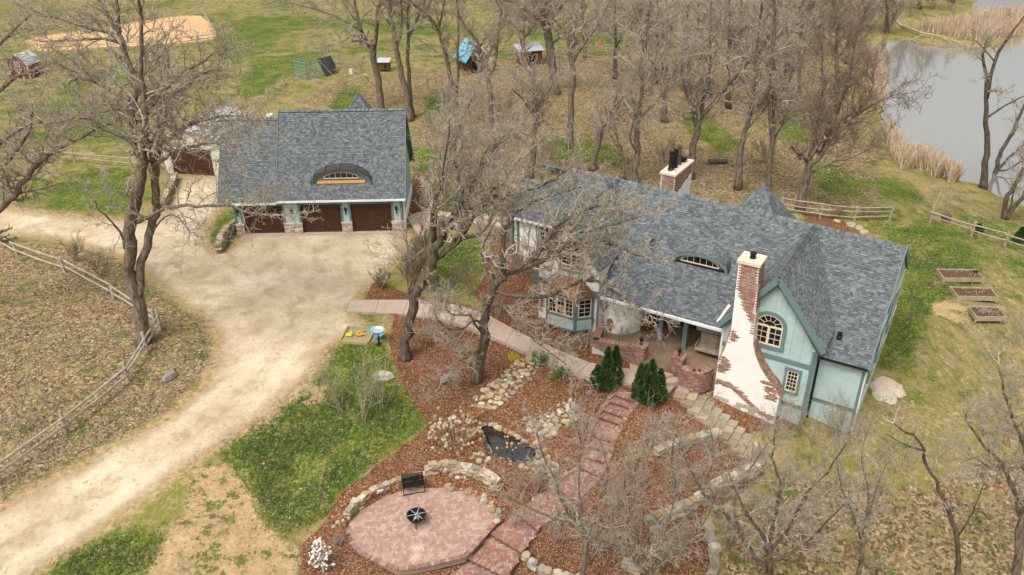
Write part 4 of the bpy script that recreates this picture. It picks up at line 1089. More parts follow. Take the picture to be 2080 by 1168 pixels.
# ---- rear chimney
rc0 = (-13.1, 7.2); mb = MB(); mb.box((rc0[0],rc0[1],2.5),(rc0[0]+.85,rc0[1]+2.8,7.05)); rch = mb.build('chimney', M['stucco'], house)
mb = MB(); mb.box((rc0[0]-.07,rc0[1]-.07,7.05),(rc0[0]+.92,rc0[1]+2.87,7.17)); mb.build('cap', M['cream'], rch)
mb = MB(); C1 = Pl((rc0[0],rc0[1]),(rc0[0]+.85,rc0[1])); bricks(mb, C1, lambda u, z: .02 < u < .84, 0, .8, 5.2, 7.03, .014, rr)
C2 = Pl((rc0[0]+.85,rc0[1]),(rc0[0]+.85,rc0[1]+2.8)); bricks(mb, C2, lambda u, z: .02 < u < 2.75 and z > 6.05+(u-1.)*.25+rr.uniform(-.06,.06), 0, 2.7, 5.2, 7.03, .014, rr); mb.build('bricks', M['brick'], rch, kind='stuff')
mb = MB(); mb.box((rc0[0]-.05,rc0[1]-.06,5.0),(rc0[0]+.95,rc0[1]-.01,5.55)); mb.build('flashing', M['black'], rch)
for i, (tt, mt) in enumerate(((.55,'black'),(1.1,'black'),(1.7,'barkdark'))):
    mb = MB(); x, y = rc0[0]+.36, rc0[1]+tt
    mb.lathe([(.19,0),(.18,.1),(.15,.14),(.14,.75),(.16,.78),(.16,.84),(.13,.86),(.13,.98)], (x, y, 7.17), 12)
    for k in range(6): a = k*math.pi/3; mb.bar((x+.12*math.cos(a), y+.12*math.sin(a), 8.13), (x+.13*math.cos(a), y+.13*math.sin(a), 8.3), .05, .02)
    mb.build('chimney_pot', M[mt], rch)
mb = MB(); x, y = rc0[0]+.45, rc0[1]+2.25; mb.lathe([(.14,0),(.14,.14),(.24,.16),(.24,.26),(0,.3)], (x, y, 7.17), 12); mb.build('chimney_pot', M['black'], rch)
mb = MB(); mb.lathe([(.17,0),(.17,.05),(.1,.09),(0,.1)], (rc0[0]+.65, rc0[1]+.3, 7.17), 12); mb.build('vent_cap', M['metalroof'], rch)
# roof vents
for (s_, t_) in ((-11.7, 3.1), (-1.55, 1.0)):
    p = main_pt(s_, t_); mb = MB(); mb.lathe([(.13,-.05),(.13,.1),(.1,.14),(.1,.28),(.12,.3),(0,.33)], p, 10); mb.build('roof_vent', M['black'], house)
# downspouts
mb = MB(); mb.bar((-13.25,-.02,EZ-.1),(-13.3,.03,.35),.07,.07); mb.bar((-13.3,0,.38),(-13.2,-1.6,.02),.08,.08); mb.build('downspout', M['tealdark'], house)
mb = MB(); mb.bar((-20.95,4.5,WE-.1),(-20.95,4.5,1.35),.07,.07); mb.bar((-20.95,4.5,1.35),(-21.6,3.0,1.22),.09,.09); mb.build('downspout', M['white'], house)
mb = MB(); mb.bar((-2.1,.2,2.5),(-2.1,.2,-1.1),.08,.08); mb.build('downspout', M['black'], house)
# ---- porch walls with piers
gw = thing('garden_wall', 'low curved red brick porch wall between the brick piers', 'wall', tuple(hw(0,0,0)), HA)
def brickwall(parent, pts, z0, z1, th=.3, name='wall_section', stonebase=True):
    mb = MB()
    for a, b in zip(pts, pts[1:]):
        a = Vector((*a, 0)); b = Vector((*b, 0)); pl = Pl(a, b)
        pl.box(mb, 0, pl.L, z0, z1-.07, -th+.02, 0, (.2,.13,.1))
        bricks(mb, pl, lambda u, z: -.02 < u < pl.L+.03, 0, pl.L, z0+.05, z1-.08, .014, rr)
        n = max(1, int(pl.L/.078))
        for i in range(n):
            u = (i+.5)*pl.L/n; mb.bar(pl.pt(u, z1-.035, .05), pl.pt(u, z1-.035, -th-.03), pl.L/n-.008, .07, col=brickcol(rr))
    return mb.build(name, M['brick'], parent)
cA = he(1199,691,.95); cB = he(1219,667,.95)
p1 = he(1284,742,.0); p2 = he(1360,765,.0)
brickwall(gw, [(-13.15,.1),(cA[0]+.05,cA[1]+.1),(p1[0]+.02,p1[1]+.25)], -.2, .95)
crv = [he(1383,746,.95), he(1395,752,.95), he(1408,757,.95), he(1424,758,.95), he(1438,753,.95), he(1449,747,.95)]
brickwall(gw, crv, -.3, .95)
for p in (p1, p2):
    mb = MB(); x0, y0 = p[0], p[1]; w_ = .56
    mb.box((x0,y0,-.3),(x0+w_,y0+w_,1.12),(.25,.15,.11))
    for q in (Pl((x0,y0),(x0+w_,y0)), Pl((x0+w_,y0),(x0+w_,y0+w_)), Pl((x0,y0+w_),(x0,y0))): bricks(mb, q, lambda u, z: 0 < u < w_, 0, w_-.05, -.25, 1.1, .014, rr)
    for i in range(8): mb.box((x0-.05+i*.085,y0-.05,1.12),(x0+.03+i*.085,y0+w_+.05,1.19),brickcol(rr))
    mb.build('pier', M['brick'], gw)
    pw = hw(x0+w_/2, y0+w_/2, 1.19)
    lantern(tuple(pw), 'black lantern on the %s brick pier beside the porch steps' % ('left' if p is p1 else 'right'), 'lanterns on the brick piers')
# stucco patches at the foot of the wall
mb = MB(); PW = Pl((cA[0]+.1,cA[1]+.08),(p1[0],p1[1]+.23)); PW.poly(mb, [(0,-.2),(PW.L*.9,-.2),(PW.L*.85,.1),(PW.L*.5,.05),(.5,.35),(0,.55)], 0, .035); mb.build('stucco_patch', M['cream'], gw)
# rounded stoop
stp = thing('porch_steps', 'rounded concrete porch steps between the two brick piers', 'steps', tuple(hw(0,0,0)), HA)
mc = ((p1[0]+.56+p2[0])/2, (p1[1]+p2[1])/2+.45)
for r, z in ((.95,FLOOR-.13),(1.4,FLOOR-.27)):
    mb = MB(); pts = [(mc[0]+r*math.cos(math.radians(a)), mc[1]-.35+r*.75*math.sin(math.radians(a))) for a in range(180, 361, 12)]
    mb.prism(pts, -.4, z); mb.build('step', M['concrete'], stp)
# porch swing
sw = thing('porch_swing', 'weathered wooden slatted swing bench hanging under the porch roof', 'swing bench', tuple(hw(0,0,0)), HA)
s0, t0 = he(1412,706,.8); s1, t1 = he(1452,721,.8)
mb = MB()
for i in range(6): mb.box((s0,t0+.02+i*.1,.78),(s1+.1,t0+.1+i*.1,.805))
mb.box((s0,t0-.03,.7),(s1+.1,t0+.01,.8)); mb.build('seat', M['oldwood'], sw)
for i in range(9):
    u = s0+.06+i*(s1-s0)/9; mb = MB(); mb.bar((u,t0+.62,.8),(u,t0+.78,1.35),.11,.02,up=(0,1,0)); mb.build('back_slat', M['oldwood'], sw)
mb = MB(); mb.bar((s0,t0+.0,.95),(s0,t0+.65,1.0),.06,.05); mb.bar((s0,t0,.75),(s0,t0,.98),.05,.05); mb.build('armrest', M['oldwood'], sw)
for (a, b) in ((s0+.05,t0+.05),(s0+.05,t0+.6),(s1,t0+.05)): 
    mb = MB(); mb.tube([(a,b,.8),(a,b+.1,2.45)],.008,4); mb.build('chain', M['black'], sw)
# firewood on the porch
fw = thing('firewood_stack', 'stack of split firewood logs on the porch left of the posts', 'firewood', tuple(hw(0,0,0)), HA)
b0, b1 = he(1312,672,FLOOR)
for i in range(7):
    for j in range(6):
        mb = MB(); rdd = rr.uniform(.05,.075); mb.tube([(b0-.4+i*.15+rr.uniform(-.02,.02), b1-.1, FLOOR+.08+j*.14), (b0-.4+i*.15, b1+.3, FLOOR+.08+j*.14)], rdd, 6, col=(.33,.2,.12)); mb.build('log', M['brownwood'], fw)
# ------------------------------------------------------------------ garage
R_ = random.Random(21)
GA = math.radians(2.0); g0 = un(484,477,0)
gar = thing('garage', 'three door pale teal garage with slate shingle roof and arched metal dormer', 'garage', (float(g0[0]), float(g0[1]), 0), GA)
GL = 11.35; e0, e1 = -.35, 2.55
gk = (7.55-2.55)/(3.65+.35)
def gz_(y, base=e1): return base+gk*(y+.35)
X0, XM, X1 = -.85, 3.05, 11.65
roof = MB()
slab(roof, [(XM,-.35,e1),(X1,-.35,e1),(X1,3.65,7.55),(XM,3.65,7.55)], .14); slab(roof, [(XM,3.651,7.55),(X1,3.651,7.55),(X1,7.7,2.5),(XM,7.7,2.5)], .14)
slab(roof, [(X0,-.35,e1-.12),(XM-.01,-.35,e1-.12),(XM-.01,3.4,7.1),(X0,3.4,7.1)], .14); slab(roof, [(X0,3.401,7.1),(XM-.01,3.401,7.1),(XM-.01,7.5,2.5),(X0,7.5,2.5)], .14)
ro = roof.build('roof', M['tealdark'], gar)
mb = MB()
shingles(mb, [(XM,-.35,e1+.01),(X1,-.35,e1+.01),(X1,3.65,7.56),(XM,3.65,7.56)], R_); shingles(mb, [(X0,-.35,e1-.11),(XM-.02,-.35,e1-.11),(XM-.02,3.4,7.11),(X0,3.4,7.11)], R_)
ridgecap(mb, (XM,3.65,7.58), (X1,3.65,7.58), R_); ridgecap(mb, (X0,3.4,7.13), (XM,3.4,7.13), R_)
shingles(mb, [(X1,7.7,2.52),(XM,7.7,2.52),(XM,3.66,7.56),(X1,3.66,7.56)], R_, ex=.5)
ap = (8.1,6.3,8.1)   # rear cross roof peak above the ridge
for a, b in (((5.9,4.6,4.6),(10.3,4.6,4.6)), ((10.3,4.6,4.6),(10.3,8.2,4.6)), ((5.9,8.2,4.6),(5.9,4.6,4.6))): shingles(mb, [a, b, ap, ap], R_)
ridgecap(mb, (5.9,4.6,4.6), ap, R_, .24)
mb.build('shingles', M['shingle'], ro, kind='stuff')
mb = MB(); mb.bar((XM-.02,-.4,e1-.05),(X1,-.4,e1-.05),.12,.12); mb.build('gutter', M['white'], gar)
mb = MB(); mb.bar((X0,-.4,e1-.17),(XM-.05,-.4,e1-.17),.12,.12); mb.build('gutter', M['white'], gar)
mb = MB()
for (a, b) in (((X1+.02,-.35,e1-.08),(X1+.02,3.65,7.47)), ((X1+.02,3.65,7.47),(X1+.02,7.7,2.42)), ((X0-.02,-.35,e1-.2),(X0-.02,3.4,7.0)), ((XM-.03,-.35,e1-.08),(XM-.03,3.6,7.47))): mb = MB(); mb.bar(a, b, .04, .22); mb.build('barge_board', M['tealdark'], gar)
F_ = Pl((0,0),(GL,0))
# door openings from the photo
DX = [(.52,3.25),(4.45,7.18),(7.85,10.6)]; DH = 2.12
mb = MB()
walls = [(0,DX[0][0]),(DX[0][1],DX[1][0]),(DX[1][1],DX[2][0]),(DX[2][1],GL)]
for a, b in walls: F_.box(mb, a, b, 0, DH+.12, -.2, 0)
F_.box(mb, 0, GL, DH+.12, 2.62, -.2, 0)
for a, b in walls: laps(mb, F_, [(a+.02,.85),(b-.02,.85),(b-.02,DH),(a+.02,DH)])
fo = mb.build('front_wall', M['teal'], gar)
for i, (a, b) in enumerate(DX):
    mb = MB(); F_.box(mb, a-.14, a, 0, DH+.0, -.1, .05); F_.box(mb, b, b+.14, 0, DH+.0, -.1, .05); F_.box(mb, a-.16, b+.16, DH, DH+.16, -.1, .06); mb.build('door_trim', M['tealdark'], gar)
    mb = MB(); F_.box(mb, a, b, 0, DH, -.22, -.16); do = mb.build('garage_door', M['door'], gar)
    for k in range(4): mb = MB(); F_.box(mb, a+.02, b-.02, .02+k*.53, .51+k*.53, -.16, -.145); mb.build('door_panel', M['door'], do)
    mb = MB(); w = (b-a)
    F_.box(mb, a+.04, b-.04, DH*.72, DH*.72+.09, -.145, -.12); F_.box(mb, a+.04, b-.04, .05, .14, -.145, -.12)
    for u in (a+.06, (a+b)/2, b-.06): F_.box(mb, u-.05, u+.05, .14, DH*.72, -.145, -.122)
    for (u0, u1) in ((a+.1,(a+b)/2-.05),((a+b)/2+.05,b-.1)):
        for s_ in (0, 1):
            p = F_.pt(u0 if s_ else u1, .15, -.13); q = F_.pt(u1 if s_ else u0, DH*.72, -.13); mb.bar(p, q, .07, .02, up=(0,-1,0))
    mb.build('door_brace', M['doortrim'], do)
# stone plinths on the piers
for a, b in walls:
    pf = thing  # no-op
    mb = MB(); F_.box(mb, a-.02, b+.02, 0, .74, 0, .06, (.42,.34,.28)); ob = mb.build('plinth', M['stone'], gar)
    z = .0; r = 0
    while z < .72:
        h = R_.choice((.07,.1,.12)); u = a-.02
        while u < b+.0:
            w = min(R_.uniform(.18,.45), b+.02-u)
            if w > .05:
                k = R_.uniform(.75,1.15); c = R_.choice(((.52,.42,.34),(.46,.34,.27),(.6,.52,.44),(.4,.3,.24)))
                m2 = MB(); F_.box(m2, u+.006, u+w-.006, z+.006, min(.74, z+h)-.006, .06, .085+R_.uniform(0,.02), tuple(v*k for v in c)); m2.build('stone', M['stone'], ob)
            u += w
        z += h
    m2 = MB(); F_.box(m2, a-.04, b+.04, .74, .84, -.02, .12, (.62,.52,.42)); m2.build('ledge', M['stone'], gar)
mb = MB(); F_.box(mb, -.2, GL+.1, -.06, .03, -.2, .25); mb.build('door_sill', M['concrete'], gar)
for a, b in ((0,.5),(10.65,GL)):
    mb = MB(); u = a+.0 if a == 0 else GL-.14; F_.box(mb, u, u+.14, .84, DH+.4, .0, .055); mb.build('corner_board', M['tealdark'], gar)
for u in (3.85, 7.51, 10.95, .24): lantern(F_.pt(u, 1.45, .1), '', '', gar)
# gable end right, left, back, inside
PRt = Pl((GL,0),(GL,7.3)); pts = [(0,0),(7.3,0),(7.3,2.55),(3.65,7.35),(0,2.7)]
mb = MB(); PRt.poly(mb, pts, -.18, 0); laps(mb, PRt, [(0,.85)]+pts[2:4]+[(0,2.7)] if False else pts); w_ = mb.build('gable_wall', M['teal'], gar)
mb = MB(); PRt.box(mb, 0, 7.3, -.02, .8, .0, .07); mb.build('plinth', M['stone'], gar)
mb = MB(); mb.bar((GL+.12,.12,2.5),(GL+.12,.12,.1),.07,.07); mb.build('downspout', M['white'], gar)
PL_ = Pl((0,7.3),(0,0)); mb = MB(); PL_.poly(mb, [(0,0),(7.3,0),(7.3,2.4),(3.9,6.9),(0,2.4)], -.18, 0); laps(mb, PL_, [(0,0),(7.3,0),(7.3,2.4),(3.9,6.9),(0,2.4)]); mb.build('gable_wall', M['teal'], gar)
mb = MB(); mb.box((.2,7.1,0),(GL-.2,7.3,2.6)); mb.build('rear_wall', M['teal'], gar)
mb = MB(); mb.box((.3,.35,0),(GL-.3,.4,2.4)); mb.build('inside', M['dark'], gar)
# arched dormer with standing seam metal
gpl = eyebrow(gar, 7.38, .42, gz_(.42)-.12, 4.1, 1.12, lambda s, t: gz_(t), mk('bronze_metal_roof', srgb(72,66,66), .45, noise=.1), False, None, R_, over=.2, metal=True, tmax=3.5, back_slope=.12, trimw=.13, nseg=18)
zb = gz_(.42)-.12
arcwin(gpl, gar, .9, 3.2, zb+.44, .4, 6)
mb = MB(); gpl.box(mb, .45, 3.65, zb+.1, zb+.26, 0, .12); mb.build('dormer_sill', mk('cedar', srgb(214,158,92), .7), gar)
mb = MB(); mb.lathe([(.12,0),(.12,.25),(.22,.27),(.22,.4),(0,.46)], (2.45,3.5,7.0), 10); mb.build('roof_vent', M['white'], gar)
# ------------------------------------------------------------------ bare trees
def _norm(v): return v/np.maximum(np.linalg.norm(v, axis=-1, keepdims=True), 1e-9)
def branch_level(rg, p, d, L, r, steps, wander, up, taper=.45):
    N = len(p); pts = [p]; rad = [r]; dd = d.copy()
    for k in range(steps):
        dd = _norm(dd+rg.normal(0, wander, (N, 3))+np.array([0, 0, up]))
        pts.append(pts[-1]+dd*(L/steps)[:, None]); rad.append(r*(1-(1-taper)*(k+1)/steps))
    return np.stack(pts, 1), np.stack(rad, 1)
def sprout(rg, pts, rad, L, n, ang, lr, rr_, lo=.2, up=.1, minr=.006):
    N, K, _ = pts.shape; idx = np.repeat(np.arange(N), n)
    t = lo+(1-lo)*((np.tile(np.arange(n), N)+rg.random(N*n))/n); t = np.clip(t, 0, .999)*(K-1); i = t.astype(int); f = (t-i)[:, None]
    a, b = pts[idx, i], pts[idx, i+1]; p = a*(1-f)+b*f; d = _norm(b-a)
    rnd = _norm(rg.normal(0, 1, (N*n, 3))); perp = _norm(rnd-d*np.sum(rnd*d, 1, keepdims=True))
    th = ang*(.65+.7*rg.random((N*n, 1))); nd = _norm(d*np.cos(th)+perp*np.sin(th)+np.array([0, 0, up]))
    tt = t/(K-1)
    return p, nd, L[idx]*lr*(.55+.7*rg.random(N*n))*(1.15-.55*tt), np.maximum(rad[idx, i]*rr_, minr)
def segs_of(pts, rad):
    return pts[:, :-1].reshape(-1, 3), pts[:, 1:].reshape(-1, 3), rad[:, :-1].ravel(), rad[:, 1:].ravel()
def seg_mesh(groups, name, mat, parent=None, kind='stuff'):
    """groups: list of ((p,q,r0,r1), sides)"""
    V = []; Fq = []; o = 0
    for (p, q, r0, r1), n in groups:
        d = _norm(q-p); ref = np.where(np.abs(d[:, 2:3]) < .9, np.array([[0, 0, 1.]]), np.array([[1., 0, 0]]))
        x = _norm(np.cross(d, ref)); y = np.cross(d, x); m = len(p)
        vs = np.empty((m, 2*n, 3))
        for k in range(n):
            a = 2*math.pi*k/n; off = x*math.cos(a)+y*math.sin(a)
            vs[:, k] = p+off*r0[:, None]; vs[:, n+k] = q+off*r1[:, None]
        V.append(vs.reshape(-1, 3)); base = o+np.arange(m)[:, None]*2*n
        for k in range(n):
            Fq.append(np.concatenate([base+k, base+(k+1) % n, base+n+(k+1) % n, base+n+k], 1))
        o += m*2*n
    V = np.concatenate(V); Fq = np.concatenate(Fq)
    me = bpy.data.meshes.new(name); me.vertices.add(len(V)); me.vertices.foreach_set('co', V.astype(np.float32).ravel())
    me.loops.add(Fq.size); me.loops.foreach_set('vertex_index', Fq.astype(np.int32).ravel()); me.polygons.add(len(Fq))
    me.polygons.foreach_set('loop_start', np.arange(0, Fq.size, 4, dtype=np.int32)); me.polygons.foreach_set('loop_total', np.full(len(Fq), 4, dtype=np.int32))
    me.polygons.foreach_set('use_smooth', np.ones(len(Fq), bool)); me.update(); me.materials.append(mat)
    ob = bpy.data.objects.new(name, me); COL.objects.link(ob)
    if parent is not None: ob.parent = parent
    if kind: ob['kind'] = kind
    return ob
TRI = [0]
def onY(px, py, Y):
    D = CM.T @ np.array([(px-1040)/FPX, -(py-584)/FPX, 1.]); k = (Y-CP[1])/D[1]; return CP+k*D
def wiggly(pts, rg, amp, sub=3):
    out = []
    pts = [np.array(p, float) for p in pts]
    for i in range(len(pts)-1):
        a, b = pts[i], pts[i+1]; m0 = (pts[i+1]-pts[max(i-1, 0)])/2; m1 = (pts[min(i+2, len(pts)-1)]-pts[i])/2
        for k in range(sub):
            t = k/sub; h = (2*t**3-3*t*t+1)*a+(t**3-2*t*t+t)*m0+(-2*t**3+3*t*t)*b+(t**3-t*t)*m1
            out.append(h+(rg.normal(0, amp, 3) if (i or k) else 0))
    out.append(pts[-1]); return out
def tree(label, base, limbs, seed, name='bare_tree', twig='twig', bark='bark', dens=1., L1=2.6, group=None, up=.09, ang=.8, cat='tree', twr=1., levels=3, leaves=0):
    """limbs: (photo points, r0, r1, depth offset at the end, sprout-from fraction, weight)"""
    rg = np.random.default_rng(seed); P0 = at(*base)
    t = thing(name, label, cat, tuple(P0), 0, group); O_ = np.array(P0)
    sp, sd, sL, sr = [], [], [], []
    if group == WOODS: dens *= 1.2
    twr *= min(2.6, max(1., P0.y/52))
    for li, (pp, r0, r1, dy, lo, wgt) in enumerate(limbs):
        n = len(pp); pts = []
        y0 = P0.y
        if isinstance(dy, (tuple, list)): ya, yb = dy
        else: ya, yb = 0, dy
        for i, q in enumerate(pp):
            Y = y0+ya+(yb-ya)*(i/(n-1))
            pts.append(onY(q[0], q[1], Y)-O_)
        if li == 0: pts[0] = np.array([0, 0, -.15]) if np.linalg.norm(pts[0]) < 2.5 else pts[0]
        w = wiggly(pts, rg, min(.05, r0*.25)); m = len(w)
        rads = [r0+(r1-r0)*(i/(m-1)) for i in range(m)]
        if li == 0: rads[0] = r0*1.45; rads[1] = r0*1.12
        mb = MB(); mb.tube(w, rads, 9 if r0 > .12 else 6); mb.build('trunk' if li == 0 else 'limb', M[bark], t, smooth=True)
        W = np.array(w); seg = np.linalg.norm(np.diff(W, axis=0), axis=1); cum = np.concatenate([[0], np.cumsum(seg)]); tot = cum[-1]
        k = max(2, int(tot*(1-lo)*1.65*dens*wgt))
        tt = lo+(1-lo)*(np.arange(k)+rg.random(k))/k; s_ = tt*tot
        pos = np.stack([np.interp(s_, cum, W[:, j]) for j in range(3)], 1); ii = np.clip(np.searchsorted(cum, s_)-1, 0, m-2)
        dr = _norm(W[ii+1]-W[ii]); rnd = _norm(rg.normal(0, 1, (k, 3))); perp = _norm(rnd-dr*np.sum(rnd*dr, 1, keepdims=True))
        th = ang*(.7+.6*rg.random((k, 1))); nd = _norm(dr*np.cos(th)+perp*np.sin(th)+np.array([0, 0, .12]))
        rr0 = np.interp(s_, np.linspace(0, tot, m), rads)
        sp.append(pos); sd.append(nd); sL.append(L1*(1.25-.6*tt)*(.55+.75*rg.random(k))); sr.append(np.minimum(rr0*.45, .07))
        # end fan
        e = 2; sp.append(np.repeat(W[-1:], e, 0)); sd.append(_norm(np.repeat(_norm(W[-1:]-W[-2:-1]), e, 0)+rg.normal(0, .35, (e, 3)))); sL.append(np.full(e, L1*.9)); sr.append(np.full(e, r1*.8))
    p, d, L, r = map(np.concatenate, (sp, sd, sL, sr))
    a, ra = branch_level(rg, p, d, L*(1.25 if group == WOODS else 1.08), r, 5, .3, up*.7, .35)
    g = [(segs_of(a, ra), 4)]
    p, d, L, r = sprout(rg, a, ra, L, 8, ang, .5, .62, .12, up, .013*twr)
    b, rb = branch_level(rg, p, d, L, r, 3, .42, up, .5); g.append((segs_of(b, rb), 3))
    if levels >= 3:
        p, d, L, r = sprout(rg, b, rb, L, 7 if group == WOODS else 6, ang*1.15, .45, .65, .05, up*.3, .0105*twr)
        c, rc = branch_level(rg, p, d, L, r, 1, .28, up, .6); g.append((segs_of(c, rc), 3))
    TRI[0] += sum(len(x[0][0])*x[1]*2 for x in g)
    seg_mesh(g, 'crown', M[twig], t)
    if leaves:
        E_ = c[:, -1][rg.random(len(c)) < leaves]; mb = MB()
        for e in E_:
            v = _norm(rg.normal(0, 1, (2, 3)))*rg.uniform(.025, .06); kk = rg.uniform(.6, 1.15)
            mb.add([tuple(e), tuple(e+v[0]), tuple(e+v[0]+v[1]*.7), tuple(e+v[1]*.7)], [(0,1,2,3)], (.44*kk,.36*kk,.26*kk))
        mb.build('dry_leaves', M['leaf'], t, kind='stuff')
    return t
WOODS = 'bare trees of the wood behind the cottage'
tree('huge bare oak with forked trunk beside the split rail fence, left of the driveway', (290,697),
 [([(290,697),(287,631),(271,585),(265,548),(262,492),(268,437),(278,400),(286,356),(289,318)],.34,.25,0,.75,.15),
  ([(283,600),(284,573),(287,533),(302,480),(314,431),(318,400),(315,360),(313,325)],.22,.18,(0,.5),.5,.5),
  ([(289,318),(274,284),(270,240),(270,205),(281,171),(264,137),(252,92),(240,65),(223,34),(202,0),(185,-40)],.19,.06,3,.15,1.2),
  ([(243,67),(240,20),(236,-20)],.1,.05,(2.5,3),.2,1),
  ([(289,318),(298,305),(295,267),(296,219),(288,154),(287,103),(287,41),(285,-10)],.17,.06,-1,.2,1.),
  ([(313,325),(329,291),(360,267),(394,247),(445,240),(497,236)],.15,.045,-1.5,.15,1.7),
  ([(274,452),(308,437),(339,421),(401,418),(460,416),(505,432),(552,436)],.11,.035,(0,-2.5),.35,1.3),
  ([(313,325),(330,265),(345,205),(385,165),(435,140)],.13,.04,1.5,.2,1.8),
  ([(289,318),(262,285),(215,262),(175,238),(140,245),(95,250)],.12,.04,-1,.25,1.5),
  ([(270,205),(235,190),(200,170),(160,160),(140,170)],.1,.035,(1,2),.2,1.5),
  ([(255,100),(225,70),(190,60),(140,45),(75,25)],.11,.035,(2,3),.15,1.3),
  ([(250,88),(215,80),(190,78),(140,80),(85,85)],.08,.03,(2,1),.2,1.3),
  ([(296,230),(325,195),(370,150),(420,120),(440,105)],.1,.03,(0,2),.2,1.6),
  ([(253,505),(244,471),(228,452),(203,428),(191,406)],.07,.025,-.8,.3,1.),
  ([(314,335),(350,310),(390,295),(430,290),(480,300)],.1,.03,(0,-3),.2,1.5),
  ([(310,470),(335,440),(360,440),(385,470)],.05,.02,(0,-1),.3,.8)], 1, dens=1.5, L1=2.3)
tree('big bare tree leaning in from the left edge of the photo', (-120,640),
 [([(-120,640),(-110,560),(-80,500),(-60,470)],.3,.25,0,.9,.1),
  ([(-60,470),(0,430),(27,400),(44,377),(75,336),(113,305),(154,284),(205,257),(246,240)],.2,.05,-1,.2,1.1),
  ([(-70,480),(-30,320),(0,291),(27,264),(82,247),(144,243),(181,233),(225,222)],.16,.04,1,.3,1.1),
  ([(-70,480),(-50,260),(-10,190),(50,150),(110,130),(160,150)],.15,.04,2,.35,1.2),
  ([(-60,470),(-40,380),(0,345),(40,300),(60,260),(65,215)],.12,.04,-1,.3,1.1),
  ([(-70,480),(-60,200),(-20,110),(30,60),(60,30)],.14,.04,3,.3,1.2)], 2, dens=1.35, L1=2.4)
tree('tree with thick leaning trunk on the mulch beside the walkway, nearer the driveway', (821,727),
 [([(821,727),(824,688),(832,650),(841,611),(855,580),(870,555),(880,535),(887,500),(900,475)],.27,.2,0,.9,.1),
  ([(893,490),(905,460),(925,432),(945,405),(958,380),(975,345),(992,320),(1018,280)],.16,.05,1.5,.25,1.5),
  ([(897,520),(925,490),(950,462),(972,420),(1005,385),(1030,360),(1060,320)],.13,.04,(0,-1),.2,1.4),
  ([(884,500),(884,440),(892,400),(905,350),(915,310),(920,270)],.13,.04,(0,2),.2,1.5),
  ([(880,490),(878,430),(892,385),(903,320),(913,255)],.12,.03,-1,.2,1.4),
  ([(925,432),(960,425),(985,400),(1015,398),(1060,388),(1110,372),(1150,345)],.13,.035,(1,-1),.2,1.5),
  ([(890,525),(940,487),(975,475),(1000,440),(1012,410),(1035,395)],.1,.03,(0,-2),.2,1.2),
  ([(870,555),(850,535),(830,525),(815,530)],.04,.015,-.5,.2,.9),
  ([(945,405),(930,350),(925,300),(940,240),(960,200)],.1,.03,(1,3),.2,1.6),
  ([(975,350),(985,310),(1030,280),(1040,260)],.08,.03,(1.5,2.5),.2,1.5)], 3, dens=1.65, L1=2.1, bark='barkdark', leaves=.07)
tree('tree with crooked dark trunk on the mulch, its limbs reaching over the cottage roof', (967,775),
 [([(967,775),(975,740),(983,683),(983,645),(993,606),(1008,575),(1024,560)],.25,.19,0,.9,.2),
  ([(1024,560),(1048,545),(1080,530),(1110,490),(1134,457),(1160,440),(1185,428),(1220,420),(1260,425)],.13,.04,-1,.15,1.9),
  ([(1030,555),(1090,535),(1130,510),(1170,495),(1210,490),(1260,500),(1300,520)],.14,.035,(0,-2),.15,1.9),
  ([(1024,560),(1020,500),(1040,440),(1070,420),(1110,400),(1180,380)],.13,.035,1,.2,1.6),
  ([(1000,590),(1050,600),(1120,600),(1180,570),(1230,580),(1290,620),(1320,640)],.11,.03,(0,-2.5),.25,1.7),
  ([(984,660),(960,650),(945,665),(915,670),(890,650),(880,625)],.07,.02,-1.5,.2,1.5),
  ([(984,680),(965,660),(955,640),(925,640),(905,625)],.06,.02,-2,.2,1.5),
  ([(985,640),(1010,620),(1030,625),(1060,640),(1075,680),(1110,710),(1150,740)],.07,.02,-2.2,.2,1.5),
  ([(983,700),(960,720),(930,735),(905,760)],.05,.02,-1.5,.2,1.6),
  ([(1110,490),(1130,470),(1190,470),(1250,455),(1300,440)],.08,.025,(-1,-2),.2,1.7),
  ([(1010,573),(985,540),(980,500),(1000,460)],.08,.025,.5,.2,1.3),
  ([(1130,600),(1110,640),(1100,690),(1130,700)],.04,.015,(-2,-3),.2,1.2)], 4, dens=1.65, L1=1.7, bark='barkdark', leaves=.16)
far = dict(group=WOODS)
tree('tree with curved trunk just behind the garage, left fork bending over the meadow', (775,225),
 [([(775,225),(770,180),(760,120),(758,100)],.36,.28,0,.9,.1),([(758,100),(740,75),(725,30),(720,0),(712,-60)],.22,.08,1,.2,1),
  ([(760,100),(766,62),(766,32),(774,0),(790,-60)],.2,.08,-1,.2,1),([(735,62),(690,37),(650,22),(610,10),(570,5)],.12,.04,2,.1,1.2),([(722,40),(700,10),(680,-40)],.1,.04,2,.2,1),
  ([(768,180),(750,165),(740,155),(725,160)],.05,.02,0,.2,.8),([(745,80),(720,72),(700,82),(688,88)],.06,.02,0,.2,.6)], 5, **far)
tree('tall tree by the garage gable with two thin trunks rising side by side', (832,245),
 [([(832,245),(825,188),(812,140),(805,92),(795,45),(790,0),(785,-60)],.34,.12,0,.5,.8),([(806,100),(815,60),(815,20),(810,-40)],.13,.06,1,.2,1),([(800,60),(770,20),(740,-20)],.1,.04,1,.3,1)], 6, **far)
tree('slim forked tree right behind the tall double trunk at the garage gable', (838,238),
 [([(838,238),(833,190),(830,140),(829,75),(831,0),(833,-60)],.24,.1,0,.5,.8),([(829,75),(845,42),(865,0),(880,-50)],.12,.05,-1,.1,1.2)], 7, **far)
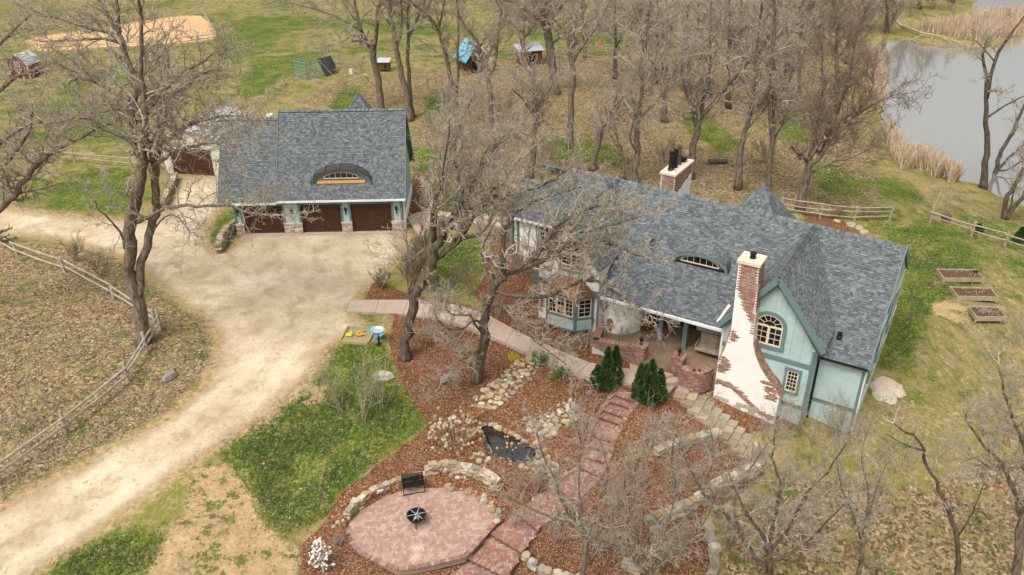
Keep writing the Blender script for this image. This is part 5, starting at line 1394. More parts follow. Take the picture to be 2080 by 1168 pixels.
tree('slanting tree in the wood to the right of the garage, forked halfway up', (927,235),
 [([(927,235),(925,185),(917,165),(905,112),(890,62),(870,30),(835,5),(800,-20)],.25,.08,0,.35,1.2),([(925,190),(929,175),(930,100),(930,37),(932,-30)],.15,.07,1,.4,1),
  ([(890,62),(900,20),(905,-30)],.12,.05,-1,.1,1.1)], 8, **far)
tree('tree standing in front of the blue playhouse', (997,270),
 [([(997,270),(997,230),(995,180),(985,140)],.27,.2,0,.7,.5),([(985,140),(977,120),(970,82),(945,55),(930,20),(925,-30)],.16,.05,-1,.1,1.3),([(990,160),(1007,125),(1012,57),(1017,25),(1005,-10)],.15,.05,0,.2,1.2),
  ([(975,95),(1000,60),(1030,30)],.08,.03,1,.1,1.2)], 9, **far)
tree('thickest trunk in the wood, close in front of the red and brown shed', (1128,190),
 [([(1128,190),(1122,140),(1116,81),(1107,40)],.5,.4,0,.9,.1),([(1107,40),(1095,10),(1080,-40)],.25,.12,0,.1,1.5),([(1113,60),(1135,20),(1160,-10),(1200,-40)],.2,.08,-1,.1,1.8),([(1115,70),(1090,35),(1050,10),(1010,-5)],.16,.06,-2,.1,1.8),
  ([(1118,90),(1160,60),(1200,40),(1235,20)],.14,.05,-2,.1,1.6)], 10, dens=1.2, **far)
tree('stout trunk just right of the thickest tree near the shed', (1158,302),
 [([(1158,302),(1160,228),(1164,146),(1156,98)],.28,.22,0,.8,.3),([(1156,98),(1145,60),(1120,30),(1110,-20)],.14,.05,1,.1,1.2),([(1160,130),(1185,90),(1215,50),(1240,0)],.14,.05,-1,.1,1.4)], 11, **far)
tree('tree just beyond the left end of the cottage roof', (1074,362),
 [([(1074,362),(1085,300),(1085,260),(1087,195),(1080,146)],.26,.14,0,.4,1.),([(1086,230),(1110,190),(1130,160)],.1,.04,-1,.1,1.5),([(1086,240),(1060,200),(1040,180)],.1,.04,-1,.1,1.6)], 12, dens=1.2, **far)
tree('short leaning tree behind the cottage ridge, left of the brick chimney', (1200,345),
 [([(1200,345),(1212,300),(1225,254)],.24,.18,0,.9,.3),([(1225,254),(1250,225),(1275,182),(1290,160)],.12,.04,0,.1,1.3),([(1225,258),(1215,220),(1205,180)],.08,.03,1,.1,1),([(1228,255),(1262,250),(1270,240)],.08,.03,-1,.1,.8)], 13, **far)
tree('pale barked tree behind the ridge with trunk splitting low, just left of the brick chimney', (1290,372),
 [([(1290,372),(1293,330),(1296,300),(1293,260)],.26,.2,0,.8,.4),([(1293,260),(1303,195),(1303,130),(1312,65),(1325,-20)],.18,.07,1,.2,1.3),([(1294,310),(1280,280),(1290,230),(1280,180)],.1,.04,-1,.2,1.2),
  ([(1300,240),(1330,210),(1360,170),(1375,130)],.12,.04,-1,.1,1.4)], 14, dens=1.2, **far)
tree('tree rising behind the brick chimney, leaning right over the wood', (1403,362),
 [([(1403,362),(1410,293),(1420,244)],.3,.25,0,.9,.3),([(1420,244),(1455,202),(1501,146),(1553,98),(1600,60)],.2,.05,0,.1,1.5),([(1420,240),(1436,179),(1442,98),(1446,-20)],.17,.06,1,.15,1.4),([(1415,260),(1400,210),(1385,150),(1390,90)],.14,.05,-1,.15,1.4)], 15, dens=1.25, **far)
tree('small thin tree between the pale barked tree and the chimney', (1270,365),
 [([(1270,365),(1265,320),(1262,300),(1250,270)],.12,.07,0,.4,1),([(1264,310),(1245,285),(1235,260)],.06,.03,0,.2,1)], 16, L1=1.6, **far)
tree('straight slender tree rising behind the ridge above the arched roof dormer', (1498,385),
 [([(1498,385),(1507,293),(1517,260),(1530,180),(1540,80),(1550,-20)],.26,.08,0,.35,1.3),([(1515,265),(1545,230),(1570,200)],.1,.04,-1,.1,1.2)], 17, dens=1.2, **far)
tree('upright tree behind the rear pyramid roof of the cottage', (1560,400),
 [([(1560,400),(1565,324),(1565,200),(1572,72),(1572,-20)],.25,.1,0,.3,1.3),([(1565,290),(1590,250),(1610,190)],.1,.04,0,.1,1.3)], 18, dens=1.2, **far)
tree('spreading tree with many reddish limbs at the edge of the riverside lawn', (1625,425),
 [([(1625,425),(1636,370),(1644,324)],.3,.22,0,.9,.2),([(1644,324),(1665,234),(1672,162),(1670,100)],.15,.05,1,.15,1.4),([(1640,345),(1658,325),(1701,273),(1752,216),(1775,170)],.18,.05,-1,.15,1.6),
  ([(1665,315),(1690,260),(1716,180),(1737,90),(1745,40)],.14,.05,0,.15,1.5),([(1650,350),(1690,330),(1730,320),(1770,300)],.08,.03,-2,.15,1.2),([(1720,250),(1760,220),(1800,200),(1830,190)],.09,.03,-1,.1,1.5)], 19, twig='twigred', dens=1.3, **far)
for i, (b, h, lab) in enumerate([((1350,250),200,'slim trunk in the middle of the wood behind the chimney, half hidden by twigs'), ((1480,220),220,'dark trunk deep in the wood, between two nearer trunks'), ((1620,210),220,'dark trunk among the dense twigs near the river bank'),
        ((1250,160),180,'trunk at the back of the wood near the pasture fence'), ((1700,180),170,'tree on the river bank at the edge of the wood'), ((1420,120),130,'farthest trunk in the wood beside the pasture'), ((1560,130),130,'trunk in the far dense part of the wood'), ((1660,110),120,'farthest tree of the river bank before the reeds'), ((1060,130),140,'thin trunk between the blue playhouse and the shed'),((1330,170),170,'trunk left of the middle of the wood, partly hidden'),((1590,250),200,'trunk near the reddish spreading tree in the wood'),((1510,170),170,'leaning trunk in the thick of the wood'),((1190,120),130,'thin trunk right of the grey roofed shed'),((1400,190),170,'grey trunk in the thickest part of the wood'),((1720,130),140,'slim tree at the river edge of the wood'),((1300,90),100,'distant tree at the pasture fence'),((1480,80),90,'distant tree at the very top of the wood'),((1640,60),80,'distant tree above the river bank')]):
    rr2 = random.Random(i+60); x, y = b; lean = rr2.uniform(-12, 14)
    tree(lab, b, [([b,(x+lean*.3,y-h*.3),(x+lean*.6,y-h*.6),(x+lean,y-h)],.27,.08,0,.35,1.4),([(x+lean*.3,y-h*.35),(x+30,y-h*.6),(x+55,y-h*.85)],.12,.04,rr2.uniform(-2,2),.1,1.5),([(x+lean*.4,y-h*.45),(x-28,y-h*.65),(x-45,y-h*.95)],.12,.04,rr2.uniform(-2,2),.1,1.5)],
         40+i, twig='twigred' if i in (2, 4, 7) else 'twig', dens=1.15, bark='barkdark' if i % 2 else 'bark', **far)
for i, (b, h, lab) in enumerate([((1800,66),110,'tree on the far bank above the fallen dead tree'), ((1865,34),100,'tree at the top edge on the far river bank'), ((1935,6),90,'tree beyond the reeds at the very top right'), ((1745,70),120,'tree at the root of the reed spit')]):
    x, y = b
    tree(lab, b, [([b,(x+2,y-h*.4),(x-3,y-h*.7),(x+4,y-h)],.3,.08,0,.25,1.6),([(x+2,y-h*.35),(x+24,y-h*.6),(x+40,y-h*.9)],.12,.04,0,.1,1.5),([(x+2,y-h*.3),(x-20,y-h*.55),(x-36,y-h*.8)],.12,.04,0,.1,1.5)], 80+i, dens=1.1, L1=3., bark='barkdark', group='trees on the far river bank', twr=1.3)
RIVG = 'trees on the river bank at right'
tree('tall bare tree on the river bank with trunk rising in front of the water', (1996,382),
 [([(1996,382),(2002,330),(2005,288),(2003,230),(2003,180),(1996,108)],.3,.1,0,.6,.35),([(2004,200),(2021,126),(2050,72),(2080,32),(2110,0)],.16,.05,0,.2,.6),([(2004,240),(2040,215),(2080,195),(2120,180)],.09,.03,-1,.2,.7),([(2021,126),(1990,90),(1975,80)],.06,.02,0,.3,.8)], 30, bark='barkdark', dens=.8, group=RIVG)
tree('leaning multi stemmed tree beside the old crate on the river bank', (2016,380),
 [([(2016,380),(2025,340),(2036,306),(2060,260),(2080,216),(2110,150)],.24,.08,0,.4,.7),([(2022,350),(2050,320),(2085,290),(2120,260)],.14,.05,-1,.2,.8),([(2025,345),(2045,345),(2080,325),(2110,310)],.1,.04,-1,.3,.7)], 31, bark='barkdark', dens=.9, group=RIVG)
tree('clump of three dark trunks at the right edge above the rail fence', (2040,445),
 [([(2030,440),(2042,406),(2059,380),(2080,340)],.2,.12,0,.5,.5),([(2045,445),(2065,415),(2090,380)],.18,.12,.3,.5,.5),([(2040,440),(2052,420),(2058,395)],.08,.05,0,.5,.5)], 32, bark='barkdark', dens=.8, group=RIVG)
NEAR = 'bare trees at the bottom of the photo'
tree('pale twiggy tree rising from the bottom edge in front of the brick stairs', (1185,1235),
 [([(1185,1235),(1183,1168),(1189,1088),(1174,1067)],.13,.1,0,.8,.5),([(1174,1067),(1138,1014),(1129,978),(1105,930),(1090,880)],.06,.02,.6,.1,2.),([(1189,1100),(1180,1040),(1175,960),(1180,900),(1165,850)],.055,.02,0,.1,2.),
  ([(1200,1140),(1231,1082),(1249,1034),(1266,1005),(1270,950)],.06,.02,0,.1,2.),([(1190,1100),(1220,1020),(1235,960),(1220,900)],.05,.02,1,.1,1.8),([(1180,1075),(1120,1050),(1070,1030),(1020,1000)],.05,.02,0,.2,1.7)], 33, L1=1.25, dens=1.5, group=NEAR, twr=.55)
tree('pale many branched tree at the bottom edge left of the curved stone wall', (1330,1240),
 [([(1330,1240),(1325,1190),(1320,1150)],.12,.1,0,.8,.5),([(1320,1150),(1290,1080),(1280,1000),(1300,930),(1330,880)],.06,.02,.5,.1,2.),([(1320,1160),(1350,1080),(1370,1000),(1365,920),(1380,860)],.06,.02,.2,.1,2.),([(1325,1160),(1390,1110),(1430,1060),(1460,990)],.05,.02,-.3,.1,1.8),([(1320,1165),(1270,1120),(1230,1100),(1200,1090)],.05,.02,-.3,.1,1.7)], 34, L1=1.25, dens=1.5, group=NEAR, twr=.55)
tree('leaning grey tree crossing the long curved stone wall at lower right', (1585,1215),
 [([(1585,1215),(1560,1160),(1543,1142),(1505,1088),(1472,1046),(1430,1005)],.13,.06,0,.5,1.3),([(1500,1085),(1490,1020),(1520,960),(1560,900)],.06,.02,0,.1,2.),([(1430,1005),(1400,950),(1380,905),(1350,890)],.045,.015,.3,.1,1.8),([(1460,1035),(1440,980),(1450,920),(1440,860)],.045,.015,.3,.1,1.8)], 35, L1=1.2, dens=1.2, group=NEAR, twr=.55)
tree('dense brown tree at the bottom edge below the corner of the teal cottage wall', (1566,1250),
 [([(1566,1250),(1564,1168),(1560,1100)],.16,.12,0,.8,.5),([(1560,1100),(1580,1030),(1585,980),(1570,930),(1575,870)],.08,.02,.3,.1,2.),([(1562,1110),(1530,1060),(1500,1010),(1480,960)],.07,.02,0,.1,1.8),([(1564,1120),(1610,1060),(1640,1000),(1680,960),(1720,900)],.07,.02,0,.1,2.),([(1565,1140),(1630,1110),(1680,1060),(1730,1010)],.06,.02,-.5,.15,1.7)], 36, L1=1.4, dens=1.5, group=NEAR, bark='barkdark', twr=.6)
tree('slim multi stemmed tree right of the dense brown tree', (1742,1225),
 [([(1742,1225),(1744,1168),(1756,1080)],.09,.07,0,.6,.6),([(1756,1080),(1780,992),(1800,940)],.045,.015,.3,.1,1.5),([(1750,1100),(1730,1040),(1710,990),(1700,930)],.04,.015,0,.1,1.6),([(1756,1070),(1765,1000),(1750,940),(1760,880)],.04,.015,.4,.1,1.5)], 37, L1=1.1, dens=1.3, group=NEAR, twr=.6)
tree('slender dark tree with long bare trunk curving up over the dry lawn at lower right', (1948,1225),
 [([(1948,1225),(1946,1168),(1944,1092),(1926,1040),(1908,996),(1884,948),(1870,900),(1845,880),(1815,860)],.11,.03,0,.55,.8),([(1944,1092),(1965,1060),(1980,1030),(2000,980)],.04,.015,-.3,.3,1),([(1875,915),(1830,900),(1800,880)],.035,.012,0,.2,1.2)], 38, L1=1.1, dens=1., group=NEAR, bark='barkdark', twr=.8)
tree('tree with rough reddish bark in the bottom right corner', (2062,1245),
 [([(2062,1245),(2065,1168),(2073,1084),(2085,1040)],.17,.13,0,.9,.5),([(2080,1060),(2060,1000),(2035,940),(2000,905),(1960,850)],.11,.03,.3,.15,1.6),([(2085,1040),(2090,960),(2070,880),(2040,800),(2030,740)],.09,.025,.5,.15,1.7),([(2035,940),(2010,950),(1980,930),(1950,940)],.05,.02,0,.1,1.5),([(2075,900),(2090,840),(2100,780)],.05,.02,.3,.1,1.5)], 39, L1=1.35, dens=1.6, group=NEAR, twr=.65)
print('tree tris', TRI[0])
# ------------------------------------------------------------------ fences
R_ = random.Random(31)
def fence(label, pts, rails=(.45,.9), ph=1.15, mat='oldwood', sag=.04, pr=.07, rr0=.05, group='split rail fences', sub=1):
    P = [at(*p) for p in pts]; Q = []
    for a, b in zip(P, P[1:]):
        for k in range(sub): Q.append(a.lerp(b, k/sub))
    Q.append(P[-1]); Q = [Vector((q.x, q.y, tz(q.x, q.y))) for q in Q]
    t = thing('rail_fence', label, 'fence', tuple(Q[0]), 0, group); O_ = Q[0]
    for q in Q:
        mb = MB(); l = Vector((R_.uniform(-.05,.05), R_.uniform(-.05,.05), 0)); mb.bar(q-O_-Vector((0,0,.2)), q-O_+l+Vector((0,0,ph*R_.uniform(.93,1.08))), pr*2, pr*1.6, col=(1,1,1)); mb.build('post', M[mat], t)
    for a, b in zip(Q, Q[1:]):
        d = (b-a); d.z = 0; d.normalize(); side = Vector((-d.y, d.x, 0))*.06
        for h in rails:
            mb = MB(); j = R_.uniform(-.05,.05); s = side*R_.choice((-1,1)); p = a-O_-d*.15+s+Vector((0,0,h+j)); q = b-O_+d*.15+s+Vector((0,0,h+R_.uniform(-.06,.06)))
            mid = (p+q)/2-Vector((0,0,R_.uniform(0,sag)))+Vector((R_.uniform(-.03,.03),R_.uniform(-.03,.03),0))
            mb.tube([p, mid, q], [rr0*R_.uniform(.8,1.2), rr0, rr0*R_.uniform(.8,1.1)], 6); mb.build('rail', M[mat], t)
    return t
fence('split rail fence running down behind the huge oak along the field at left', [(-40,478),(35,519),(131,553),(231,609),(316,664)], mat='palewood', rr0=.055)
fence('long two rail fence following the curve of the driveway at lower left', [(325,668),(300,715),(262,775),(135,880),(-30,1000)], rr0=.06, mat='palewood')
fence('grey rail fence around the back of the meadow behind the garage', [(520,236),(545,202),(577,173),(640,152),(729,134),(787,120),(880,118),(945,119),(1040,117),(1130,120),(1250,132),(1340,150)], sub=1, rr0=.035)
fence('rail fence enclosing the sandy riding pen at the top left', [(42,66),(150,54),(240,46),(330,38),(412,30),(428,56),(442,84),(350,96),(260,104),(170,108),(76,118)], ph=1.35, rails=(.55,1.1), rr0=.05)
fence('weathered rail fence along the pasture left of the small white shed', [(-40,322),(60,325),(152,331),(267,342),(338,346)])
fence('broken rail fence behind the right end of the cottage', [(1585,430),(1665,442),(1735,448),(1806,448)], rails=(.3,.65,1.0))
fence('rail fence starting at the stump near the river, right edge', [(1889,453),(1972,480),(2040,500),(2100,520)], rails=(.45,.9))
fence('short rail fence between the garage path and the cottage wing', [(925,360),(990,368),(1062,374)])
# ------------------------------------------------------------------ small white shed with metal roof
p0, p1_ = at(341,351), at(457,358); L_ = (p1_-p0).length; ang = math.atan2(p1_.y-p0.y, p1_.x-p0.x)
shed = thing('storage_shed', 'small cream sided shed with grey metal roof and brown door beside the garage', 'shed', tuple(p0), ang)
Hs = 2.55; pk = 3.75; Ds = 6.5
F_ = Pl((0,0),(L_,0)); gpts = [(0,0),(L_,0),(L_,Hs),(L_*.78,pk-.35),(L_/2,pk),(L_*.22,pk-.35),(0,Hs)]
mb = MB(); F_.poly(mb, gpts, -.15, 0); d0, d1 = L_*.12, L_*.82; laps(mb, F_, gpts, [(d0-.1,d1+.1,0,2.3)], rh=.16); sw_ = mb.build('front_wall', mk('cream_siding', srgb(196,188,172), .7), shed)
mb = MB(); F_.box(mb, d0, d1, 0, 2.15, 0, .03); do = mb.build('door', M['door'], shed)
mb = MB()
for (a, b, c, d) in ((d0,d1,2.02,2.15),(d0,d0+.12,0,2.02),(d1-.12,d1,0,2.02),((d0+d1)/2-.06,(d0+d1)/2+.06,0,2.02),(d0+.12,d1-.12,.9,1.0)): F_.box(mb, a, b, c, d, .03, .06)
mb.build('door_board', M['doortrim'], do)
mb = MB(); F_.box(mb, d0-.14, d1+.14, 2.15, 2.3, 0, .06); F_.box(mb, 0, .14, 0, Hs, .0, .05); F_.box(mb, L_-.14, L_, 0, Hs, 0, .05); mb.build('trim_board', M['white'], shed)
for a, b in (((L_,0),(L_,Ds)), ((0,Ds),(0,0))): q = Pl(a, b); mb = MB(); q.box(mb, 0, Ds, 0, Hs, -.15, 0); laps(mb, q, [(0,0),(Ds,0),(Ds,Hs),(0,Hs)], rh=.2); mb.build('side_wall', M['white'], shed)
pr_ = [(-.3,Hs-.2),(0,Hs+.05),(L_*.22,pk-.28),(L_/2,pk+.08),(L_*.78,pk-.28),(L_,Hs+.05),(L_+.3,Hs-.2)]
mb = MB()
for (a, b) in zip(pr_, pr_[1:]): slab(mb, [(a[0],-.35,a[1]),(b[0],-.35,b[1]),(b[0],Ds,b[1]),(a[0],Ds,a[1])], .06)
rf = mb.build('metal_roof', M['metalroof'], shed)
mb = MB()
for (a, b) in zip(pr_, pr_[1:]):
    n = max(1, int(math.hypot(b[0]-a[0], b[1]-a[1])/.3))
    for i in range(n): u = i/n; x = a[0]+(b[0]-a[0])*u; z = a[1]+(b[1]-a[1])*u; mb.bar((x,-.35,z+.015),(x,Ds,z+.015),.03,.04)
mb.build('seam', M['metalroof'], rf, kind='stuff')
# ------------------------------------------------------------------ dry stone walls and loose rock
STC = [(.40,.30,.17),(.45,.36,.23),(.33,.27,.19),(.5,.42,.3),(.37,.26,.13),(.27,.24,.2),(.52,.45,.34)]
def stc(k0=.75, k1=1.15):
    c = R_.choice(STC); k = R_.uniform(k0, k1); return tuple(min(.9, v*k) for v in c)
def stonewall(label, pts, z=None, h=.5, courses=3, depth=.35, lw=.38, group='dry stone garden walls', name='stone_wall', lean=.0, rough=False, zoff=0.):
    P = [Vector(un(a, b, z)) if z is not None else at(a, b) for a, b in pts]
    t = thing(name, label, 'stone wall', tuple(P[0]), 0, group); O_ = P[0]; n = 0
    for c in range(courses):
        zc = c*h/courses; seglist = list(zip(P, P[1:]))
        for a, b in seglist:
            L = (b-a).length; u = R_.uniform(-.1, .1); d = (b-a).normalized(); nr = Vector((-d.y, d.x, 0))
            while u < L:
                w = lw*R_.uniform(.6, 1.35)
                if n > 290: break
                base = a.lerp(b, min(1, (u+w/2)/L)); hh = h/courses*R_.uniform(.85, 1.1); cx = base-O_+nr*(R_.uniform(-.05,.05)+lean*c); cz = base.z-O_.z+zc+zoff
                mb = MB(); a0 = math.atan2(d.y, d.x)+R_.uniform(-.15,.15)
                if rough: mb.stone((0,0,0), (w*.55, depth*.5*R_.uniform(.8,1.2), hh*.62), stc(), R_, rot=a0)
                else:
                    ca, sa = math.cos(a0), math.sin(a0); q = []
                    for zz in (-hh*.5, hh*.48):
                        for x, y in ((-w*.49,-depth*.5),(w*.49,-depth*.5),(w*.49,depth*.5),(-w*.49,depth*.5)):
                            x += R_.uniform(-.03,.03); y += R_.uniform(-.05,.05); q.append((x*ca-y*sa, x*sa+y*ca, zz+R_.uniform(-.012,.012)))
                    mb.add(q, [(0,3,2,1),(4,5,6,7),(0,1,5,4),(1,2,6,5),(2,3,7,6),(3,0,4,7)], stc())
                o = mb.build('stone', M['stone'], t); o.location = cx; o.location.z = cz+hh*.5; n += 1
                u += w
    return t
def rocks(label, spots, name='rock_pile', group=None, cat='rocks', flat=.6, dz=0., tint=None):
    """spots: (px,py,size[,z])"""
    P0 = at(spots[0][0], spots[0][1]); t = thing(name, label, cat, tuple(P0), 0, group)
    for sp in spots[:298]:
        p = at(sp[0], sp[1]) if len(sp) < 4 else Vector(un(sp[0], sp[1], sp[3])); mb = MB(); r = sp[2]*R_.uniform(.8, 1.2)*(.62 if name in ('rock_bed','pond_edge','rock_border') else 1.)
        mb.stone((0,0,0), (r, r*R_.uniform(.65,.95), r*flat*R_.uniform(.7,1.1)), tuple(v*R_.uniform(.85,1.1) for v in tint) if tint else stc(), R_); o = mb.build('stone', M['stone'], t); o.location = p-P0+Vector((0,0,r*flat*.3+dz))
    return t
def along(pts, step, jit, size, szv=.3, rows=1, roww=10, z=None):
    out = []
    for r in range(rows):
        for (x0, y0), (x1, y1) in zip(pts, pts[1:]):
            L = math.hypot(x1-x0, y1-y0); n = max(1, int(L/step))
            nx, ny = -(y1-y0)/L, (x1-x0)/L
            for i in range(n):
                u = (i+R_.random())/n; o_ = (r-(rows-1)/2)*roww
                s = (x0+(x1-x0)*u+nx*o_+R_.uniform(-jit,jit), y0+(y1-y0)*u+ny*o_+R_.uniform(-jit,jit), size*R_.uniform(1-szv,1+szv))
                out.append(s if z is None else s+(z,))
    return out
stonewall('curved dry stone wall behind the iron bench at the back of the brick patio', [(705,1060),(722,1036),(760,1012),(808,991),(850,982),(885,978)], z=PATIO_Z, h=.55, courses=5, lw=.24, depth=.24)
stonewall('taller flat stone retaining wall between the patio and the pond', [(868,972),(905,968),(945,972),(985,985),(1012,1003)], z=PATIO_Z+.1, h=.85, courses=8, lw=.28, depth=.26)
rocks('pale boulders edging the right side of the brick patio', along([(905,985),(940,990),(965,1003),(990,1020),(1010,1040),(1012,1062)], 10, 3, .24, rows=2, roww=9, z=PATIO_Z+.05), name='rock_border')
rocks('small stones at the left tip of the patio wall', along([(668,1075),(690,1062),(704,1052)], 8, 5, .14, rows=2, roww=7), name='rock_border')
stonewall('long curved pale stone wall across the lower mulch bed', [(1315,1072),(1350,1058),(1390,1042),(1420,1025),(1450,1000),(1490,980),(1545,955)], h=.55, courses=4, lw=.42, depth=.35)
stonewall('low stone wall running down along the grass at lower right', [(1432,1062),(1440,1090),(1450,1120),(1450,1150),(1440,1190)], h=.35, courses=2, lw=.5)
stonewall('low stone wall curving along the bottom edge below the landings', [(1062,1130),(1080,1150),(1105,1165),(1150,1178),(1200,1185)], h=.35, courses=2, lw=.4, rough=True)
stonewall('short piece of stone edging by the bottom of the mulch', [(1262,1143),(1290,1158),(1330,1165)], h=.3, courses=2, lw=.45)
stonewall('stone terrace edge in the middle of the mulch slope', [(1330,925),(1375,905),(1425,893),(1455,885)], h=.3, courses=2, lw=.45)
stonewall('stacked pale stone wall curving beside the left garage door', [(447,515),(452,497),(463,480),(481,466)], h=.75, courses=7, lw=.3, depth=.35)
stonewall('stacked stone wall edging the gravel drive to the white shed', [(334,424),(342,402),(352,382),(358,366)], h=.6, courses=6, lw=.32, depth=.35)
rocks('yellow stones piled along the dry stream above the pond', along([(1172,826),(1140,845),(1105,868),(1072,892)], 6.5, 4, .21, rows=6, roww=7.5), name='rock_bed', group=None)
rocks('wide bed of fitted flat stones beside the walkway, like a dry stream', along([(1082,730),(1055,760),(1025,785),(1000,808),(972,826)], 7.5, 3, .23, rows=6, roww=8), name='rock_bed', flat=.4)
pd = [(x, y) for x, y in POND]; 
rocks('ring of tan stones around the small garden pond', along([(x+(x-1030)*.12, y+(y-905)*.16) for x, y in pd+[pd[0]]], 7, 2, .26, rows=2, roww=8, z=POND_Z+.02), name='pond_edge')
rocks('broken stones below the pond leading to the patio wall', along([(985,915),(970,940),(950,962),(920,972)], 8, 7, .2, rows=3, roww=10), name='rock_bed')
rocks('tan stones running down from the pond to the brick stairs', along([(1085,900),(1100,935),(1118,965),(1130,985)], 8, 5, .22, rows=3, roww=10), name='rock_bed')
rocks('round tan stones scattered on the mulch between lawn and pond', [(853+R_.uniform(0,95)+k*.6, 905-k*1.0+R_.uniform(-28,22), .085) for k in range(60)], name='scattered_stones', flat=.8)
rocks('loose row of small stones at the lower end of the dry stream', along([(900,862),(925,845),(960,838)], 9, 4, .15), name='scattered_stones')
for (x, y, r, lab) in ((777,768,.62,'large flat pale boulder on the lawn beside the sandbox'),(905,772,.4,'mossy grey boulder on the mulch under the crooked tree'),(345,768,.5,'dark lumpy boulder between rail fence and driveway'),(1495,1000,.25,'lone stone by the long curved wall')):
    p = at(x, y); t = thing('boulder', lab, 'boulder', tuple(p)); mb = MB(); mb.stone((0,0,.1), (r, r*.6, r*.4), (.5,.46,.36) if r > .55 else (.26,.23,.19), R_); mb.build('stone', M['stone'], t, smooth=False)
rocks('heap of big pinkish flat boulders at the right corner of the cottage', [(1785,790,.7),(1800,782,.6),(1818,795,.55),(1795,805,.6),(1808,812,.5),(1778,782,.4),(1822,785,.35)], name='boulder_heap', flat=.3, tint=(.56,.43,.32))
rocks('three pale flat stones on the mulch behind the cottage', [(1745,463,.45),(1756,472,.4),(1728,457,.45),(1700,449,.3)], name='stepping_stones', flat=.25)
rocks('pale flagstones laid as a path beside the garage', [(868+R_.uniform(-13,13), 360+i*1.35, .28) for i in range(62)], name='flagstone_path', flat=.15)
# ------------------------------------------------------------------ fire pit, bench
fpz = Vector(un(847,1062,PATIO_Z)); fp = thing('fire_pit', 'round black steel fire bowl on legs in the middle of the brick patio', 'fire pit', tuple(fpz))
mb = MB(); mb.lathe([(.0,.14),(.2,.17),(.33,.3),(.38,.45),(.41,.46),(.41,.48),(.36,.47),(.31,.33),(.18,.22),(0,.2)], n=24); mb.build('bowl', M['black'], fp, smooth=False)
for i in range(3): a = i*2.1+.5; mb = MB(); mb.bar((.25*math.cos(a),.25*math.sin(a),.25),(.36*math.cos(a),.36*math.sin(a),0),.04,.03); mb.build('leg', M['black'], fp)
mb = MB()
for i in range(3): a = i*math.pi/3+.3; mb.bar((-.38*math.cos(a),-.38*math.sin(a),.485),(.38*math.cos(a),.38*math.sin(a),.485),.02,.015)
mb.build('grate', M['metalroof'], fp)
mb = MB(); mb.bar((-.1,-.05,.26),(.12,.1,.27),.07,.06,col=(.5,.48,.45)); mb.bar((.1,-.1,.26),(-.05,.12,.3),.05,.05,col=(.2,.18,.17)); mb.build('ash_log', M['paint'], fp)
bz0, bz1 = Vector(un(820,1008,PATIO_Z)), Vector(un(864,1000,PATIO_Z)); bl = (bz1-bz0); ba = math.atan2(bl.y, bl.x); W_ = bl.length
bn = thing('garden_bench', 'black iron bench against the dry stone wall on the patio', 'bench', tuple(bz0), ba)
mb = MB()
for i in range(6): mb.box((0,.02+i*.062,.4),(W_,.06+i*.062,.42))
mb.build('seat', M['black'], bn)
mb = MB()
for i in range(5): mb.bar((0,.42+i*.012,.47+i*.07),(W_,.42+i*.012,.47+i*.07),.02,.045)
for i in range(12): mb.bar((.05+i*(W_-.1)/11,.41,.42),(.05+i*(W_-.1)/11,.47,.76),.012,.012)
mb.build('backrest', M['black'], bn)
for x in (.02,W_-.02):
    for (a, b) in (((x,.03,.4),(x,.0,0)),((x,.4,.42),(x,.43,0)),((x,.41,.42),(x,.48,.78))): mb = MB(); mb.bar(a, b, .035, .03); mb.build('leg', M['black'], bn)
    mb = MB(); mb.bar((x,.0,.58),(x,.42,.58),.035,.03); mb.bar((x,.02,.4),(x,.02,.58),.03,.03); mb.build('armrest', M['black'], bn)
mb = MB(); mb.bar((.02,.0,.06),(W_-.02,.0,.06),.025,.025); mb.build('stretcher', M['black'], bn)
